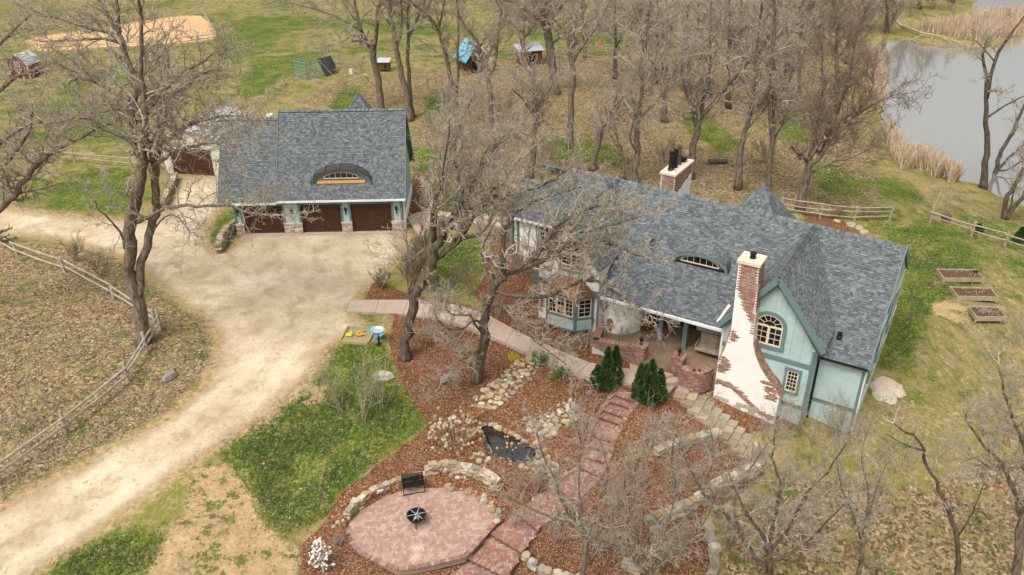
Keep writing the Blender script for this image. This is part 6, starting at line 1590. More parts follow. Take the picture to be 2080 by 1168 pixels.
# ------------------------------------------------------------------ raised beds
soil = mk('soil', srgb(92,66,50), .98, noise=.35, nscale=6, bump=.6, bscale=20)
for lab, cs in (('raised wooden bed farthest from the camera on the right lawn', [(1904.5,545.8),(1980.8,547.3),(1998.8,564.8),(1916.7,563.9)]), ('middle raised wooden bed with dark bare soil', [(1931,582),(2012.8,585),(2027,602.6),(1945.8,601)]), ('smallest raised bed, nearest, filled with dead stalks', [(1968.5,621.5),(2027,623),(2044,643),(1983.7,643)])):
    z0 = at(*cs[0]).z+.3; C = [Vector(un(a, b, z0)) for a, b in cs]; t = thing('raised_bed', lab, 'raised bed', tuple(C[0]), 0, 'raised garden beds'); O_ = C[0]
    for a, b in zip(C, C[1:]+C[:1]):
        for k in range(2):
            mb = MB(); mb.bar(a-O_-Vector((0,0,.07+.15*k)), b-O_-Vector((0,0,.07+.15*k)), .05, .145); mb.build('board', M['oldwood'], t)
    mb = MB()
    for a in C: mb.bar(a-O_-Vector((0,0,.4)), a-O_+Vector((0,0,.02)), .09, .09)
    for i, a in enumerate(C): mb = mb; 
    mb.build('corner_post', M['oldwood'], t, kind='stuff')
    cc = sum((c-O_ for c in C), Vector())/4; mb = MB()
    n = 10; vs = []
    for i in range(n+1):
        for j in range(n+1):
            p = (C[0]-O_).lerp(C[1]-O_, i/n).lerp((C[3]-O_).lerp(C[2]-O_, i/n), j/n); vs.append((p.x, p.y, -.07+R_.uniform(-.03,.03)))
    mb.add(vs, [(i*(n+1)+j, i*(n+1)+j+1, (i+1)*(n+1)+j+1, (i+1)*(n+1)+j) for i in range(n) for j in range(n)]); mb.build('soil', soil, t)
    mb = MB()
    for i in range(60 if 'stalks' in lab else 14):
        p = (C[0]-O_).lerp(C[1]-O_, R_.uniform(.05,.95)).lerp((C[3]-O_).lerp(C[2]-O_, R_.uniform(.05,.95)), R_.uniform(.1,.9)); mb.bar((p.x,p.y,-.06),(p.x+R_.uniform(-.25,.25),p.y+R_.uniform(-.25,.25),R_.uniform(0,.15)),.015,.015)
    mb.build('dead_stalks', M['twig'], t, kind='stuff')
p = at(1973,582); t = thing('garden_stake_light', 'thin post with a dark solar lamp between two raised beds', 'garden light', tuple(p)); mb = MB(); mb.bar((0,0,0),(.04,.06,1.0),.035,.035); mb.build('pole', M['oldwood'], t); mb = MB(); mb.box((-.08,-.02,.98),(.16,.16,1.06)); mb.build('lamp', M['black'], t)
# ------------------------------------------------------------------ pasture buildings and clutter
def frameat(px, py, px2, py2):
    a = at(px, py); b = at(px2, py2); return a, math.atan2(b.y-a.y, b.x-a.x), (b-a).length
a, an, L = frameat(951,152,985,150)
t = thing('playhouse', 'small playhouse with a steep bright blue roof under the trees', 'playhouse', tuple(a), an+.35); t.scale = (1.3, 1.3, 1.3)
blue = mk('blue_roof', srgb(104,160,174), .6, noise=.12, nscale=3)
mb = MB(); w = 1.9; d_ = 2.3; mb.box((.1,.1,.4),(w-.1,d_,1.4)); mb.build('wall', M['brownwood'], t)
mb = MB(); slab(mb, [(-.3,-.2,1.15),(w/2,-.2,2.75),(w/2,d_+.2,2.75),(-.3,d_+.2,1.15)], .08); slab(mb, [(w/2,-.2,2.749),(w+.3,-.2,1.15),(w+.3,d_+.2,1.15),(w/2,d_+.2,2.749)], .08); rf = mb.build('roof', blue, t)
for s_ in (0, 1):
    for k in range(5):
        u = k/5; mb = MB(); x0 = -.3+(w/2+.3)*u if s_ == 0 else w+.3-(w/2+.3)*u; z0 = 1.19+1.6*u; mb.bar((x0,-.22,z0),(x0,d_+.22,z0),.03,.03); mb.build('roof_board', blue, rf)
mb = MB(); mb.bar((w/2,-.26,2.76),(w+.35,-.26,1.1),.08,.16); mb.build('roof_trim', M['white'], t)
mb = MB(); mb.bar((w+.2,.3,1.4),(w+1.5,.2,.15),.5,.05); mb.build('slide', blue, t)
for x, y in ((.15,.1),(w-.15,.1),(.15,d_-.1),(w-.15,d_-.1)): mb = MB(); mb.bar((x,y,0),(x,y,1.3),.12,.12); mb.build('post', M['brownwood'], t)
mb = MB(); mb.box((.5,.05,.42),(1.3,.1,1.25)); mb.build('doorway', M['dark'], t)
a, an, L = frameat(1057,133,1100,131)
t = thing('animal_shed', 'red brown plywood shed with slanting grey metal roof in the trees', 'shed', tuple(a), an); t.scale = (.78, .8, .85); red = mk('rust_plywood', srgb(104,60,42), .8, noise=.2, nscale=3)
mb = MB(); mb.box((0,0,0),(3.6,2.4,1.9)); w_ = mb.build('wall', red, t)
mb = MB(); slab(mb, [(-.3,-.3,2.0),(3.9,-.3,2.0),(3.9,2.7,2.6),(-.3,2.7,2.6)], .05); rf = mb.build('roof', M['metalroof'], t)
for i in range(13): mb = MB(); x = -.3+i*.35; mb.bar((x,-.3,2.02),(x,2.7,2.62),.03,.03); mb.build('roof_rib', M['metalroof'], rf)
mb = MB(); mb.box((1.5,-.04,.05),(2.5,-.0,1.75)); mb.build('doorway', M['dark'], t)
for x in (.4,1.0,3.0): mb = MB(); mb.box((x,-.03,0),(x+.06,0,1.88)); mb.build('batten', M['brownwood'], t)
a, an, L = frameat(768,146,790,146)
t = thing('chicken_coop', 'little dark wooden coop with a tin roof against the back fence', 'coop', tuple(a), an); mb = MB(); mb.box((0,0,.25),(1.35,1.1,1.1)); mb.build('wall', M['brownwood'], t)
mb = MB(); slab(mb, [(-.1,-.15,1.15),(1.45,-.15,1.15),(1.45,1.25,1.4),(-.1,1.25,1.4)], .04); mb.build('roof', M['metalroof'], t)
mb = MB(); mb.box((.75,-.03,.45),(1.1,0,.8)); mb.build('hatch', M['dark'], t)
for x in (.05,1.3): mb = MB(); mb.bar((x,.05,0),(x,.05,.25),.08,.08); mb.build('leg', M['brownwood'], t)
grn_ = mk('green_wire', srgb(120,158,146), .5); tarp = mk('dark_mesh', srgb(74,70,66), .8, noise=.3, nscale=4)
def wirepanel(t, p, q, h, mat, n=9, m=5, r=.012, pr=.03):
    mb = MB(); p = Vector(p); q = Vector(q); U_ = Vector((0, 0, h)) if not isinstance(h, Vector) else h
    for a_, b_ in ((p, q), (p+U_, q+U_), (p, p+U_), (q, q+U_)): mb.bar(a_, b_, pr*2, pr*2)
    for i in range(1, n): c = p.lerp(q, i/n); mb.bar(c, c+U_, r*2, r*2)
    for j in range(1, m): mb.bar(p+U_*j/m, q+U_*j/m, r*2, r*2)
    return mb.build('wire_panel', mat, t)
a, an, L = frameat(626,163,650,158)
t = thing('wire_pen', 'open green wire animal pen with dark shade mesh at the meadow fence', 'pen', tuple(a), an)
wirepanel(t, (0,0,0), (2.0,.2,0), 1.9, grn_); wirepanel(t, (-.3,2.4,0), (2.0,2.6,0), 1.9, grn_); wirepanel(t, (-.3,2.4,0), (0,0,0), 1.9, grn_); wirepanel(t, (2.0,2.6,0), (7.2,4.2,0), 1.2, grn_, 16, 4)
mb = MB(); mb.add([(2.3,-.2,.05),(4.6,.7,.05),(4.1,1.2,2.0),(1.8,.6,2.0),(2.3,-.15,.02),(4.6,.75,.02),(4.1,1.25,1.97),(1.8,.65,1.97)], [(0,1,2,3),(7,6,5,4),(0,4,5,1),(1,5,6,2),(2,6,7,3),(3,7,4,0)]); mb.build('shade_mesh', tarp, t)
mb = MB(); mb.bar((1.9,.5,1.95),(3.1,-.5,.05),.05,.05); mb.bar((3.1,-.5,.05),(4.0,-.3,.05),.05,.05); mb.build('pipe_frame', grn_, t)
p = at(715,150); t = thing('barrel', 'small white plastic barrel on the leaf litter by the back fence', 'barrel', tuple(p)); mb = MB(); mb.lathe([(.0,0),(.27,0),(.3,.3),(.28,.62),(.2,.66),(0,.67)], n=14); mb.build('body', M['white'], t)
mb = MB(); mb.lathe([(.12,.66),(.12,.74),(0,.75)], n=10); mb.build('lid', M['black'], t)
p = at(1218,92); t = thing('marker_cone', 'tiny bright red cone in the far pasture', 'cone', tuple(p)); mb = MB(); mb.lathe([(.32,0),(.32,.04),(.22,.06),(.06,.6),(0,.62)], n=12, col=(.8,.05,.02)); mb.build('body', M['paint'], t)
# red toy barn
a, an, L = frameat(22,157,60,160); t = thing('small_red_barn', 'small red barn with white trim half hidden by twigs at the left edge', 'barn', tuple(a), an); t.scale = (.8, .8, .85)
rb = mk('barn_red', srgb(104,42,36), .75, noise=.2, nscale=3); Lb = 3.4; q = Pl((0,0),(Lb,0)); gp_ = [(0,0),(Lb,0),(Lb,1.7),(Lb*.85,2.5),(Lb/2,3.1),(Lb*.15,2.5),(0,1.7)]
mb = MB(); q.poly(mb, gp_, -2.6, 0); bw = mb.build('wall', rb, t)
for a_, b_ in zip(gp_[2:], gp_[3:]): mb = MB(); mb.bar(q.pt(a_[0], a_[1], .04), q.pt(b_[0], b_[1], .04), .08, .16); mb.build('trim_board', M['white'], t)
for u in (0,Lb-.12): mb = MB(); q.box(mb, u, u+.12, 0, 1.7, 0, .05); mb.build('trim_board', M['white'], t)
for a_, b_ in zip(gp_[2:], gp_[3:]):
    mb = MB(); slab(mb, [q.pt(a_[0],a_[1]+.08,.25), q.pt(b_[0],b_[1]+.08,.25), q.pt(b_[0],b_[1]+.08,-2.8), q.pt(a_[0],a_[1]+.08,-2.8)][::-1], .06); mb.build('roof_panel', M['metalroof'], t)
window(q, t, 1.3, 2.1, 1.5, 2.2, 2, 2, frame='white', trim=None, o=.03)
mb = MB(); q.box(mb, 1.1, 2.3, 0, 1.3, 0, .04); mb.build('door', rb, t); mb = MB(); mb.bar(q.pt(1.1,.02,.06), q.pt(2.3,1.28,.06), .06, .08); mb.bar(q.pt(2.3,.02,.06), q.pt(1.1,1.28,.06), .06, .08); mb.build('door_brace', M['white'], t)
# logs, stump, crate, fallen tree
p = at(1440,333); q2 = at(1476,332); t = thing('log', 'short cut log lying in the wood behind the chimney', 'log', tuple(p)); mb = MB(); mb.tube([(0,0,.2), q2-p+Vector((0,0,.2))], [.24,.2], 9); mb.build('trunk', M['barkdark'], t)
p = at(1920,450); t = thing('tree_stump', 'thick stump with thin suckers behind the right rail fence', 'stump', tuple(p)); mb = MB(); mb.lathe([(.42,-.1),(.36,.1),(.33,.55),(0,.58)], n=12); mb.build('body', M['barkdark'], t)
mb = MB()
for i in range(7): mb.tube([(R_.uniform(-.25,.25),R_.uniform(-.25,.25),.5),(R_.uniform(-.5,.8),R_.uniform(-.3,.4),1.6),(R_.uniform(-.7,1.2),R_.uniform(-.3,.5),R_.uniform(2.2,3.2))],[.025,.018,.01],4)
mb.build('sucker', M['twigred'], t, kind='stuff')
p = at(1890,440); t = thing('gate_post', 'leaning grey post at the end of the right rail fence', 'post', tuple(p)); mb = MB(); mb.bar((0,0,0),(.5,.3,2.0),.09,.09); mb.build('pole', M['oldwood'], t); mb = MB(); mb.bar((0,0,0),(.02,0,1.),.2,.2); mb.build('short_post', M['oldwood'], t)
a, an, L = frameat(2030,372,2062,372); t = thing('wooden_crate', 'old slatted wooden crate at the water edge behind the leaning trunks', 'crate', tuple(a), an)
for k in range(4):
    for (x0, y0, x1, y1) in ((0,0,1.6,0),(1.6,0,1.6,1.2),(1.6,1.2,0,1.2),(0,1.2,0,0)): mb = MB(); mb.bar((x0,y0,.15+k*.2),(x1,y1,.15+k*.2),.03,.13); mb.build('slat', M['oldwood'], t)
for k in range(7): mb = MB(); mb.bar((.1+k*.23,0,.9),(.1+k*.23,1.2,.9),.16,.03); mb.build('slat', M['oldwood'], t)
# river bank fallen tree
t = thing('fallen_tree', 'pale dead tree fallen from the reeds into the river', 'fallen tree', tuple(Vector(un(1832,52,WZ+.6)))); O_ = Vector(un(1832,52,WZ+.6))
def fp_(x, y, z): return Vector(un(x, y, WZ+z))-O_
for pts, r0, r1 in (([(1832,52,.7),(1870,66,1.0),(1915,75,.8),(1955,88,.4),(1975,96,.1)],.2,.05),([(1915,75,.8),(1940,92,.4),(1957,105,.1)],.08,.03),([(1880,68,1.),(1850,80,.4),(1845,88,0)],.08,.03),([(1895,72,.9),(1890,86,.3),(1905,95,0)],.06,.03),([(1832,52,.7),(1820,42,1.2),(1812,36,1.6)],.2,.1)):
    mb = MB(); mb.tube([fp_(*q) for q in pts], [r0+(r1-r0)*i/(len(pts)-1) for i in range(len(pts))], 7); mb.build('branch', M['oldwood'], t)
# bird bath
p = at(770,700); t = thing('bird_bath', 'grey bird bath bowl on a thin pedestal beside the sandbox', 'bird bath', tuple(p)); mb = MB(); mb.lathe([(.16,0),(.14,.05),(.05,.08),(.045,.75),(.08,.8)], n=10); mb.build('pedestal', M['black'], t)
mb = MB(); mb.lathe([(.06,.78),(.3,.84),(.36,.92),(.37,.94),(.33,.93),(.25,.87),(0,.85)], n=18); mb.build('bowl', M['metalroof'], t)
# sandbox with toys
a, an, L = frameat(690,697,735,700); t = thing('sandbox', 'yellow framed sandbox on the lawn edge, strewn with sand', 'sandbox', tuple(a), an)
yw = mk('sandbox_wood', srgb(160,143,102), .8, noise=.1); Wd, Dp = 1.55, 1.5
for (x0, y0, x1, y1) in ((0,0,Wd,0),(Wd,0,Wd,Dp),(Wd,Dp,0,Dp),(0,Dp,0,0)): mb = MB(); mb.bar((x0,y0,.09),(x1,y1,.09),.1,.16); mb.build('frame_board', yw, t)
mb = MB(); mb.box((.05,.05,-.1),(Wd-.05,Dp-.05,.08)); mb.build('sand', mk('play_sand', srgb(150,136,100), .95, noise=.25, nscale=8), t)
def toy(name, lab, cat, x, y, fn):
    pw = Vector(a)+Vector((math.cos(an)*x-math.sin(an)*y, math.sin(an)*x+math.cos(an)*y, .085)); q = thing(name, lab, cat, tuple(pw)); fn(q)
def disc(c, r, h):
    def f(q): mb = MB(); mb.lathe([(0,0),(r,0),(r*1.05,h),(r*.9,h),(r*.8,.03),(0,.03)], n=16, col=c); mb.build('body', M['paint'], q)
    return f
def blocks(c, ws):
    def f(q):
        for i, (x, y, z, sx, sy, sz) in enumerate(ws): mb = MB(); mb.box((x,y,z),(x+sx,y+sy,z+sz),c if i % 2 == 0 else tuple(v*.4 for v in c)); mb.build('piece', M['paint'], q)
    return f
toy('toy_tub', 'round turquoise toy tub at the sandbox corner', 'toy', 1.45, 1.35, disc((.08,.55,.45),.24,.14)); toy('toy_tub', 'blue round toy tub on the grass right of the sandbox', 'toy', 1.95, .75, disc((.08,.4,.55),.24,.12))
toy('toy_digger', 'orange toy digger in the middle of the sandbox', 'toy', .75, .6, blocks((.8,.35,.03), [(0,0,.05,.3,.18,.1),(.03,-.02,0,.08,.22,.09),(.05,.02,.15,.12,.14,.12),(.2,-.02,0,.08,.22,.09),(.3,.06,.1,.2,.05,.05)]))
toy('toy_truck', 'yellow toy truck at the left side of the sandbox', 'toy', .2, .5, blocks((.8,.6,.05), [(0,0,.06,.34,.16,.1),(.02,-.02,0,.07,.2,.07),(.24,0,.16,.1,.16,.1),(.24,-.02,0,.07,.2,.07)])); toy('toy_shovel', 'grey blue toy shovel across the sandbox', 'toy', .5, 1.05, blocks((.3,.4,.45), [(0,0,.0,.5,.04,.03),(.5,-.05,0,.16,.13,.03)]))
# ------------------------------------------------------------------ shrubs and small plants
R_ = random.Random(41)
def shrub(label, px, py, h=1.8, spread=1.1, stems=9, seed=0, twig='twig', name='bare_shrub', group='bare twiggy shrubs in the garden', n2=7, n3=6, buds=None, cat='shrub', th=.02, up=.22, kind3='crown', thin=1.):
    rg = np.random.default_rng(seed+500); P = at(px, py); thin = thin*min(3.2, max(1., P.y/48)); th = th*max(1, min(2, P.y/60)); t = thing(name, label, cat, tuple(P), 0, group)
    p = rg.normal(0, .08, (stems, 3)); p[:, 2] = -.05; a = rg.random(stems)*6.283; k = rg.random(stems)**.6*spread/h
    d = _norm(np.stack([np.cos(a)*k, np.sin(a)*k, np.ones(stems)], 1)); L = h*(.65+.4*rg.random(stems)); r = np.full(stems, th)
    A, ra = branch_level(rg, p, d, L, r, 5, .1, .02, .45); seg_mesh([(segs_of(A, ra), 5)], 'stem', M[twig], t)
    p, d, L, r = sprout(rg, A, ra, L, n2, .55, .42, .6, .2, up, .0085*thin); b, rb = branch_level(rg, p, d, L, r, 3, .32, up, .5); g = [(segs_of(b, rb), 3)]
    p, d, L2, r = sprout(rg, b, rb, L, n3, .6, .5, .65, .15, up, .007*thin); c, rc = branch_level(rg, p, d, L2, r, 1, .2, up, .6); g.append((segs_of(c, rc), 3)); seg_mesh(g, 'crown', M[twig], t)
    if buds:
        col, sz, fr, per = buds; E_ = np.concatenate([c[:, -1], b[:, -1], b[:, 2]]); E_ = E_[rg.random(len(E_)) < fr]; mb = MB()
        for e in E_:
            for _ in range(per):
                x, y, z = e+rg.normal(0, sz*1.3, 3); kk = rg.uniform(.7, 1.25); v = rg.normal(0, 1, (2, 3)); v = _norm(v)*sz
                mb.add([(x,y,z), tuple(np.array((x,y,z))+v[0]), tuple(np.array((x,y,z))+v[0]+v[1]), tuple(np.array((x,y,z))+v[1])], [(0,1,2,3)], tuple(q*kk for q in col))
        mb.build('leaves', M['leaf'], t, kind='stuff')
    return t
SH = [(1195,895,2.4,1.1,'bare shrub over the left kerb of the brick steps'),
 (1330,905,2.3,1.4,'wide pale shrub on the mulch right of the brick steps'),(1385,925,2.1,1.3,'bare shrub below the stone stairs'),(1440,930,1.8,1.1,'bare shrub at the foot of the stone stairs'),
 (1300,985,2.2,1.3,'tangled pale shrub in the middle of the lower mulch bed'),(1370,1000,2.2,1.4,'big twiggy shrub above the long curved wall'),(1240,1040,2.0,1.2,'pale shrub beside the lower brick landing'),
 (1130,1100,1.8,1.2,'twiggy shrub right of the herringbone landing'),(1220,1120,2.0,1.4,'dense pale shrub near the bottom edge of the mulch'),(1300,1130,1.9,1.4,'wide shrub just inside the low stone wall'),(1385,1110,1.9,1.3,'shrub between the two stone walls at the bottom'),(1440,1160,1.8,1.2,'shrub at the bottom end of the low wall'),
 (1600,890,2.6,1.5,'tall bare shrub in front of the teal gable wall'),(1650,905,3.0,1.4,'tall bare shrub against the corner of the gabled bay'),(1700,915,2.6,1.4,'bare shrub in front of the right front wall'),(1560,905,2.2,1.3,'bare shrub at the foot of the white chimney'),
 (1520,985,2.2,1.4,'brownish shrub at the upper end of the long curved wall'),(1610,985,2.4,1.6,'wide shrub on the grass below the gable'),(1680,1010,2.4,1.6,'shrub on the dry lawn below the house corner'),
 (1050,1075,1.5,.9,'small shrub above the diagonal brick landing'),(1060,1005,1.6,1.,'shrub with dark base beside the patio rocks'),(1090,1010,1.8,1.1,'bare shrub between pond stones and landings'),
 (862,700,2.0,1.7,'drooping tangle of pale twigs right of the thick leaning trunk'),(905,705,2.1,1.7,'tangle of pale twigs between the two mulch trees'),(945,735,1.9,1.5,'tangle of pale twigs at the foot of the crooked tree'),(930,790,1.4,1.3,'low pale shrub near the mossy boulder'),
 (905,610,2.2,1.5,'light brown shrub on the small lawn above the walkway'),(955,600,2.4,1.5,'light brown shrub beside the walkway bend'),(1010,650,2.0,1.2,'shrub between walkway and bay window'),(1060,560,2.2,1.1,'shrub against the white wing wall'),(1150,715,1.3,1.2,'leafless shrub below the bay window'),
 (1190,705,1.2,.8,'small leafless shrub by the green downspout'),(1258,690,1.3,1.0,'twiggy shrub behind the porch wall'),
 (60,870,1.4,1.5,'round bare bush on the field at lower left'),(100,830,1.4,1.4,'bare bush beside the lower left rail fence'),(150,530,1.8,1.6,'tall dead weeds behind the left rail fence'),(205,560,1.6,1.4,'dead weeds beside the oak at the rail fence'),
 (1730,300,2.5,2.0,'reddish bush on the river bank'),(1780,300,2.2,1.8,'grey bush leaning to the water'),(1700,440,1.5,1.8,'reddish brush inside the broken rail fence'),(1765,440,1.3,1.4,'brush at the end of the broken rail fence'),
 (930,370,2.2,1.8,'brush beside the short rail fence'),(1010,330,2.5,2.2,'pale brush in the wood left of the cottage'),(960,300,2.6,2.2,'pale twiggy brush right of the garage meadow'),(880,270,2.4,2.0,'pale brush close behind the garage gable'),(1120,330,2.4,2.2,'brush behind the cottage wing'),(1050,300,2.4,2.2,'pale brush in the middle of the wood'),(1170,360,2.0,1.8,'brush hugging the cottage ridge'),
 (820,385,2.4,.8,'bare shrub against the right garage gable'),(1800,70,5.5,4.5,'tall reddish brush on the far bank above the fallen tree'),(1845,45,6,4.5,'tall brush at the top of the far bank'),(1890,35,5.5,4.5,'tall red brown brush beside the root of the reeds'),(1930,20,6,4.5,'tall brush on the far bank near the top edge'),(1765,60,5.5,4.5,'tall red brush where the wood meets the river'),(1735,110,4.5,3.5,'reddish brush hanging over the river'),(1765,150,4,3.5,'red brush leaning over the upper bend of the bank'),(905,225,3.4,2.6,'tall pale brush in the wood right of the garage peak'),(955,250,3.4,2.6,'tall pale brush in front of the forked slanting tree'),(1020,240,3.2,2.6,'tall pale brush below the blue playhouse'),(1090,255,3.2,2.6,'tall pale brush below the red brown shed'),(985,350,3.0,2.4,'tall pale brush behind the short rail fence'),(1100,345,2.8,2.2,'tall brush over the corner of the cottage wing roof'),(1215,300,2.6,2.2,'brush under the short leaning tree'),(1350,330,2.4,2.0,'brush beside the rear brick chimney'),(1560,330,2.6,2.2,'brush between trunks behind the pyramid roof'),(1640,300,2.8,2.4,'brush around the reddish spreading tree'),(690,1110,.9,.6,'dry stalks beside the white flowering bush'),(1900,930,2.0,1.8,'grey bush on the lower right lawn'),(2000,850,2.6,2.2,'bare grey thicket at the right edge'),(2060,700,3.2,2.4,'large grey thicket by the smallest raised bed'),(2040,900,2.4,2.0,'brownish thicket in front of the right edge'),(1820,960,1.8,1.5,'low bush on the dry lawn'),(1480,1120,2.2,1.5,'brown bush at the bottom right of the low wall'),(1640,1120,2.4,1.8,'brown bush at the bottom edge near the multi stemmed tree')]
for i, (x, y, h, s_, lab) in enumerate(SH):
    lo = y < 620
    shrub(lab, x, y, h, s_, 7 if not lo else 9, i, twig='twigred' if ('red' in lab or 'brown' in lab or 'weed' in lab) else 'twig', n2=6 if not lo else 9, n3=5 if not lo else 7, thin=.62 if not lo else .9, th=.014)
shrub('dark twiggy bush on the mulch at the driveway end of the walkway', 775, 585, 1.3, 1.2, 16, 90, 'twigred', n2=8, n3=7)
shrub('slender young tree with upswept pale twigs in front of the right garage door', 832, 600, 4.6, 2.6, 9, 91, 'twigred', name='young_tree', group=None, n2=12, n3=9, cat='tree', th=.045, up=.3)
for x_, y_, sd_, lb_ in ((738,860,92,'tallest of the thin saplings with yellow green buds on the lawn'),(695,835,192,'thin budding sapling at the left of the sapling group'),(778,828,292,'thin budding sapling nearest the flat pale boulder')):
    shrub(lb_, x_, y_, 3.6 if sd_ == 92 else 2.7, 1.7, 7, sd_, 'twig', name='budding_sapling', group='budding saplings on the lawn', n2=8, n3=7, cat='sapling', buds=((.30,.34,.06),.03,.95,2), th=.016, thin=.55)
shrub('green budding bush on the mulch, right of the stone bed', 1092, 745, .8, .6, 12, 93, 'twig', name='leafy_bush', group=None, buds=((.08,.2,.03),.05,1,4), n2=5, n3=4)
shrub('small leafy green plant in front of the left evergreens', 1140, 765, .6, .7, 10, 94, 'twig', name='leafy_bush', group=None, buds=((.1,.2,.03),.04,1,3), n2=5, n3=4)
shrub('bright yellow flowering plant on the mulch beside the walkway', 1042, 731, .35, .3, 8, 95, 'twig', name='yellow_flower_plant', group=None, buds=((.6,.5,.02),.04,1,5), n2=4, n3=3, cat='plant')
shrub('yellow green budding bush at the bottom edge, right of centre', 1345, 1150, 1.2, .9, 9, 96, 'twig', name='leafy_bush', group=None, buds=((.45,.42,.06),.03,.5,2), n2=6, n3=5)
shrub('yellow green budding shrub at the foot of the multi stemmed tree', 1775, 1160, 1.2, .9, 8, 97, 'twig', name='leafy_bush', group=None, buds=((.4,.4,.06),.03,.5,2), n2=6, n3=5)
shrub('bush with yellow buds in front of the right front wall', 1700, 890, 2.2, 1., 8, 98, 'twig', name='leafy_bush', group=None, buds=((.35,.38,.07),.025,.35,2), n2=6, n3=5)
# flower heads
def blob(mb, c, r, col, n=6):
    vs = []; fs = []
    for i, (k, z) in enumerate(((.0,-1),(.8,-.5),(1,.1),(.65,.75),(0,1))):
        for j in range(n): a = 6.283*j/n; kk = R_.uniform(.85,1.12); vs.append((c[0]+r*k*kk*math.cos(a), c[1]+r*k*kk*math.sin(a), c[2]+r*z))
    for i in range(4):
        for j in range(n): fs.append((i*n+j, i*n+(j+1) % n, (i+1)*n+(j+1) % n, (i+1)*n+j))
    mb.add(vs, fs, col)
P = at(657,1162); t = thing('white_blossom_bush', 'small bush covered in white blossom balls at the bottom of the mulch', 'bush', tuple(P))
mb = MB(); mb.tube([(0,0,0),(0,0,.7)],[.03,.02],5); mb.build('stem', M['white'], t); nb = 0
for k in range(110):
    z = R_.uniform(.45, 1.75); rr_ = .52*math.sin(min(1, (1.85-z)/1.1)*1.5)*R_.random()**.5; a = R_.random()*6.283; c = (rr_*math.cos(a), rr_*math.sin(a), z)
    mb = MB(); mb.bar((0,0,max(.3, z-.4)), c, .012, .012, col=(.4,.36,.3)); blob(mb, c, R_.uniform(.035,.06), (.75,.72,.66)); mb.build('blossom', M['leaf'], t)
P = at(925,905); t = thing('dried_flower_bush', 'bush of round dried tan flower heads on stalks left of the pond', 'bush', tuple(P))
for k in range(70):
    a = R_.random()*6.283; q = R_.random()**.5*1.15; z = R_.uniform(.5,1.1)*(1.15-q*.3); c = (q*math.cos(a)*1.1, q*math.sin(a), z)
    mb = MB(); mb.bar((c[0]*.3,c[1]*.3,0), c, .012, .012, col=(.3,.2,.13)); blob(mb, c, R_.uniform(.06,.1), R_.choice(((.42,.31,.18),(.48,.38,.25),(.38,.26,.14)))); mb.build('flower_head', M['leaf'], t)
P = at(1035,925); t = thing('dried_flower_bush', 'dried orange tan flower heads leaning over the pond', 'bush', tuple(P))
for k in range(14):
    a = R_.random()*6.283; q = R_.random()**.5*.6; c = (q*math.cos(a), q*math.sin(a), R_.uniform(.4,.8)); mb = MB(); mb.bar((c[0]*.3,c[1]*.3,0), c, .012, .012, col=(.3,.2,.13)); blob(mb, c, R_.uniform(.04,.08), (.58,.34,.18)); mb.build('flower_head', M['leaf'], t)
# evergreens
def arbor(label, px, py, tx, ty, w):
    P = at(px, py); top = onY(tx, ty, P.y)
    for _ in range(3): P = at(px, py); 
    h = max(.5, top[2]-P.z); t = thing('arborvitae', label, 'evergreen', tuple(P), 0, 'cone shaped evergreens by the stair landing')
    mb = MB(); mb.tube([(0,0,-.1),(0,0,h*.7)],[.07,.02],6); mb.build('trunk', M['barkdark'], t)
    rg = np.random.default_rng(int(px)); n = int(2300*w*h/1.6); z = rg.random(n)**.85*h; f = z/h; prof = np.minimum(1, (f*7)**.5)*(1-f)**.72*1.18
    a = rg.random(n)*6.283; lump = 1+.13*np.sin(a*5+z*6)+.1*np.sin(a*3-z*9); rr_ = w/2*prof*lump*(1-.35*rg.random(n)**2.2)
    c = np.stack([rr_*np.cos(a), rr_*np.sin(a), z], 1); out = np.stack([np.cos(a), np.sin(a), np.full(n, .9)], 1); d = _norm(out+rg.normal(0, .35, (n, 3))); s = _norm(np.cross(d, rg.normal(0, 1, (n, 3))))
    ln = .075*(.7+.7*rg.random(n))[:, None]; wd = .034*(.7+.6*rg.random(n))[:, None]
    V = np.stack([c-s*wd*.5, c+s*wd*.5, c+s*wd+d*ln*.6, c+d*ln*1.2, c-s*wd+d*ln*.6], 1).reshape(-1, 3); me = bpy.data.meshes.new('foliage')
    me.vertices.add(len(V)); me.vertices.foreach_set('co', V.astype(np.float32).ravel()); me.loops.add(len(V)); me.loops.foreach_set('vertex_index', np.arange(len(V), dtype=np.int32)); me.polygons.add(n)
    me.polygons.foreach_set('loop_start', np.arange(0, 5*n, 5, dtype=np.int32)); me.polygons.foreach_set('loop_total', np.full(n, 5, np.int32)); me.update()
    ca = me.color_attributes.new('col', 'FLOAT_COLOR', 'CORNER'); k = (.65+.8*rg.random(n)); base = np.array([.05,.1,.025]); col = np.repeat(np.hstack([base*k[:, None]*(1+.25*np.sin(a*4+z*5))[:, None], np.ones((n, 1))]), 5, 0); ca.data.foreach_set('color', col.ravel())
    me.materials.append(M['leaf']); o = bpy.data.objects.new('foliage', me); COL.objects.link(o); o.parent = t; o['kind'] = 'stuff'
arbor('short round evergreen at the far left of the left group by the landing', 1213, 788, 1215, 742, .8); arbor('tall slim evergreen in the middle of the left group', 1231, 793, 1229, 706, .8); arbor('tall slim evergreen at the right of the left group', 1247, 786, 1245, 704, .75)
arbor('slim evergreen at the left of the right group', 1297, 812, 1294, 740, .7); arbor('small evergreen tucked behind the tallest one', 1309, 800, 1307, 741, .5); arbor('tallest broad evergreen in the middle of the right group', 1318, 822, 1322, 731, .95); arbor('shorter evergreen at the right of the right group', 1337, 814, 1333, 750, .7)
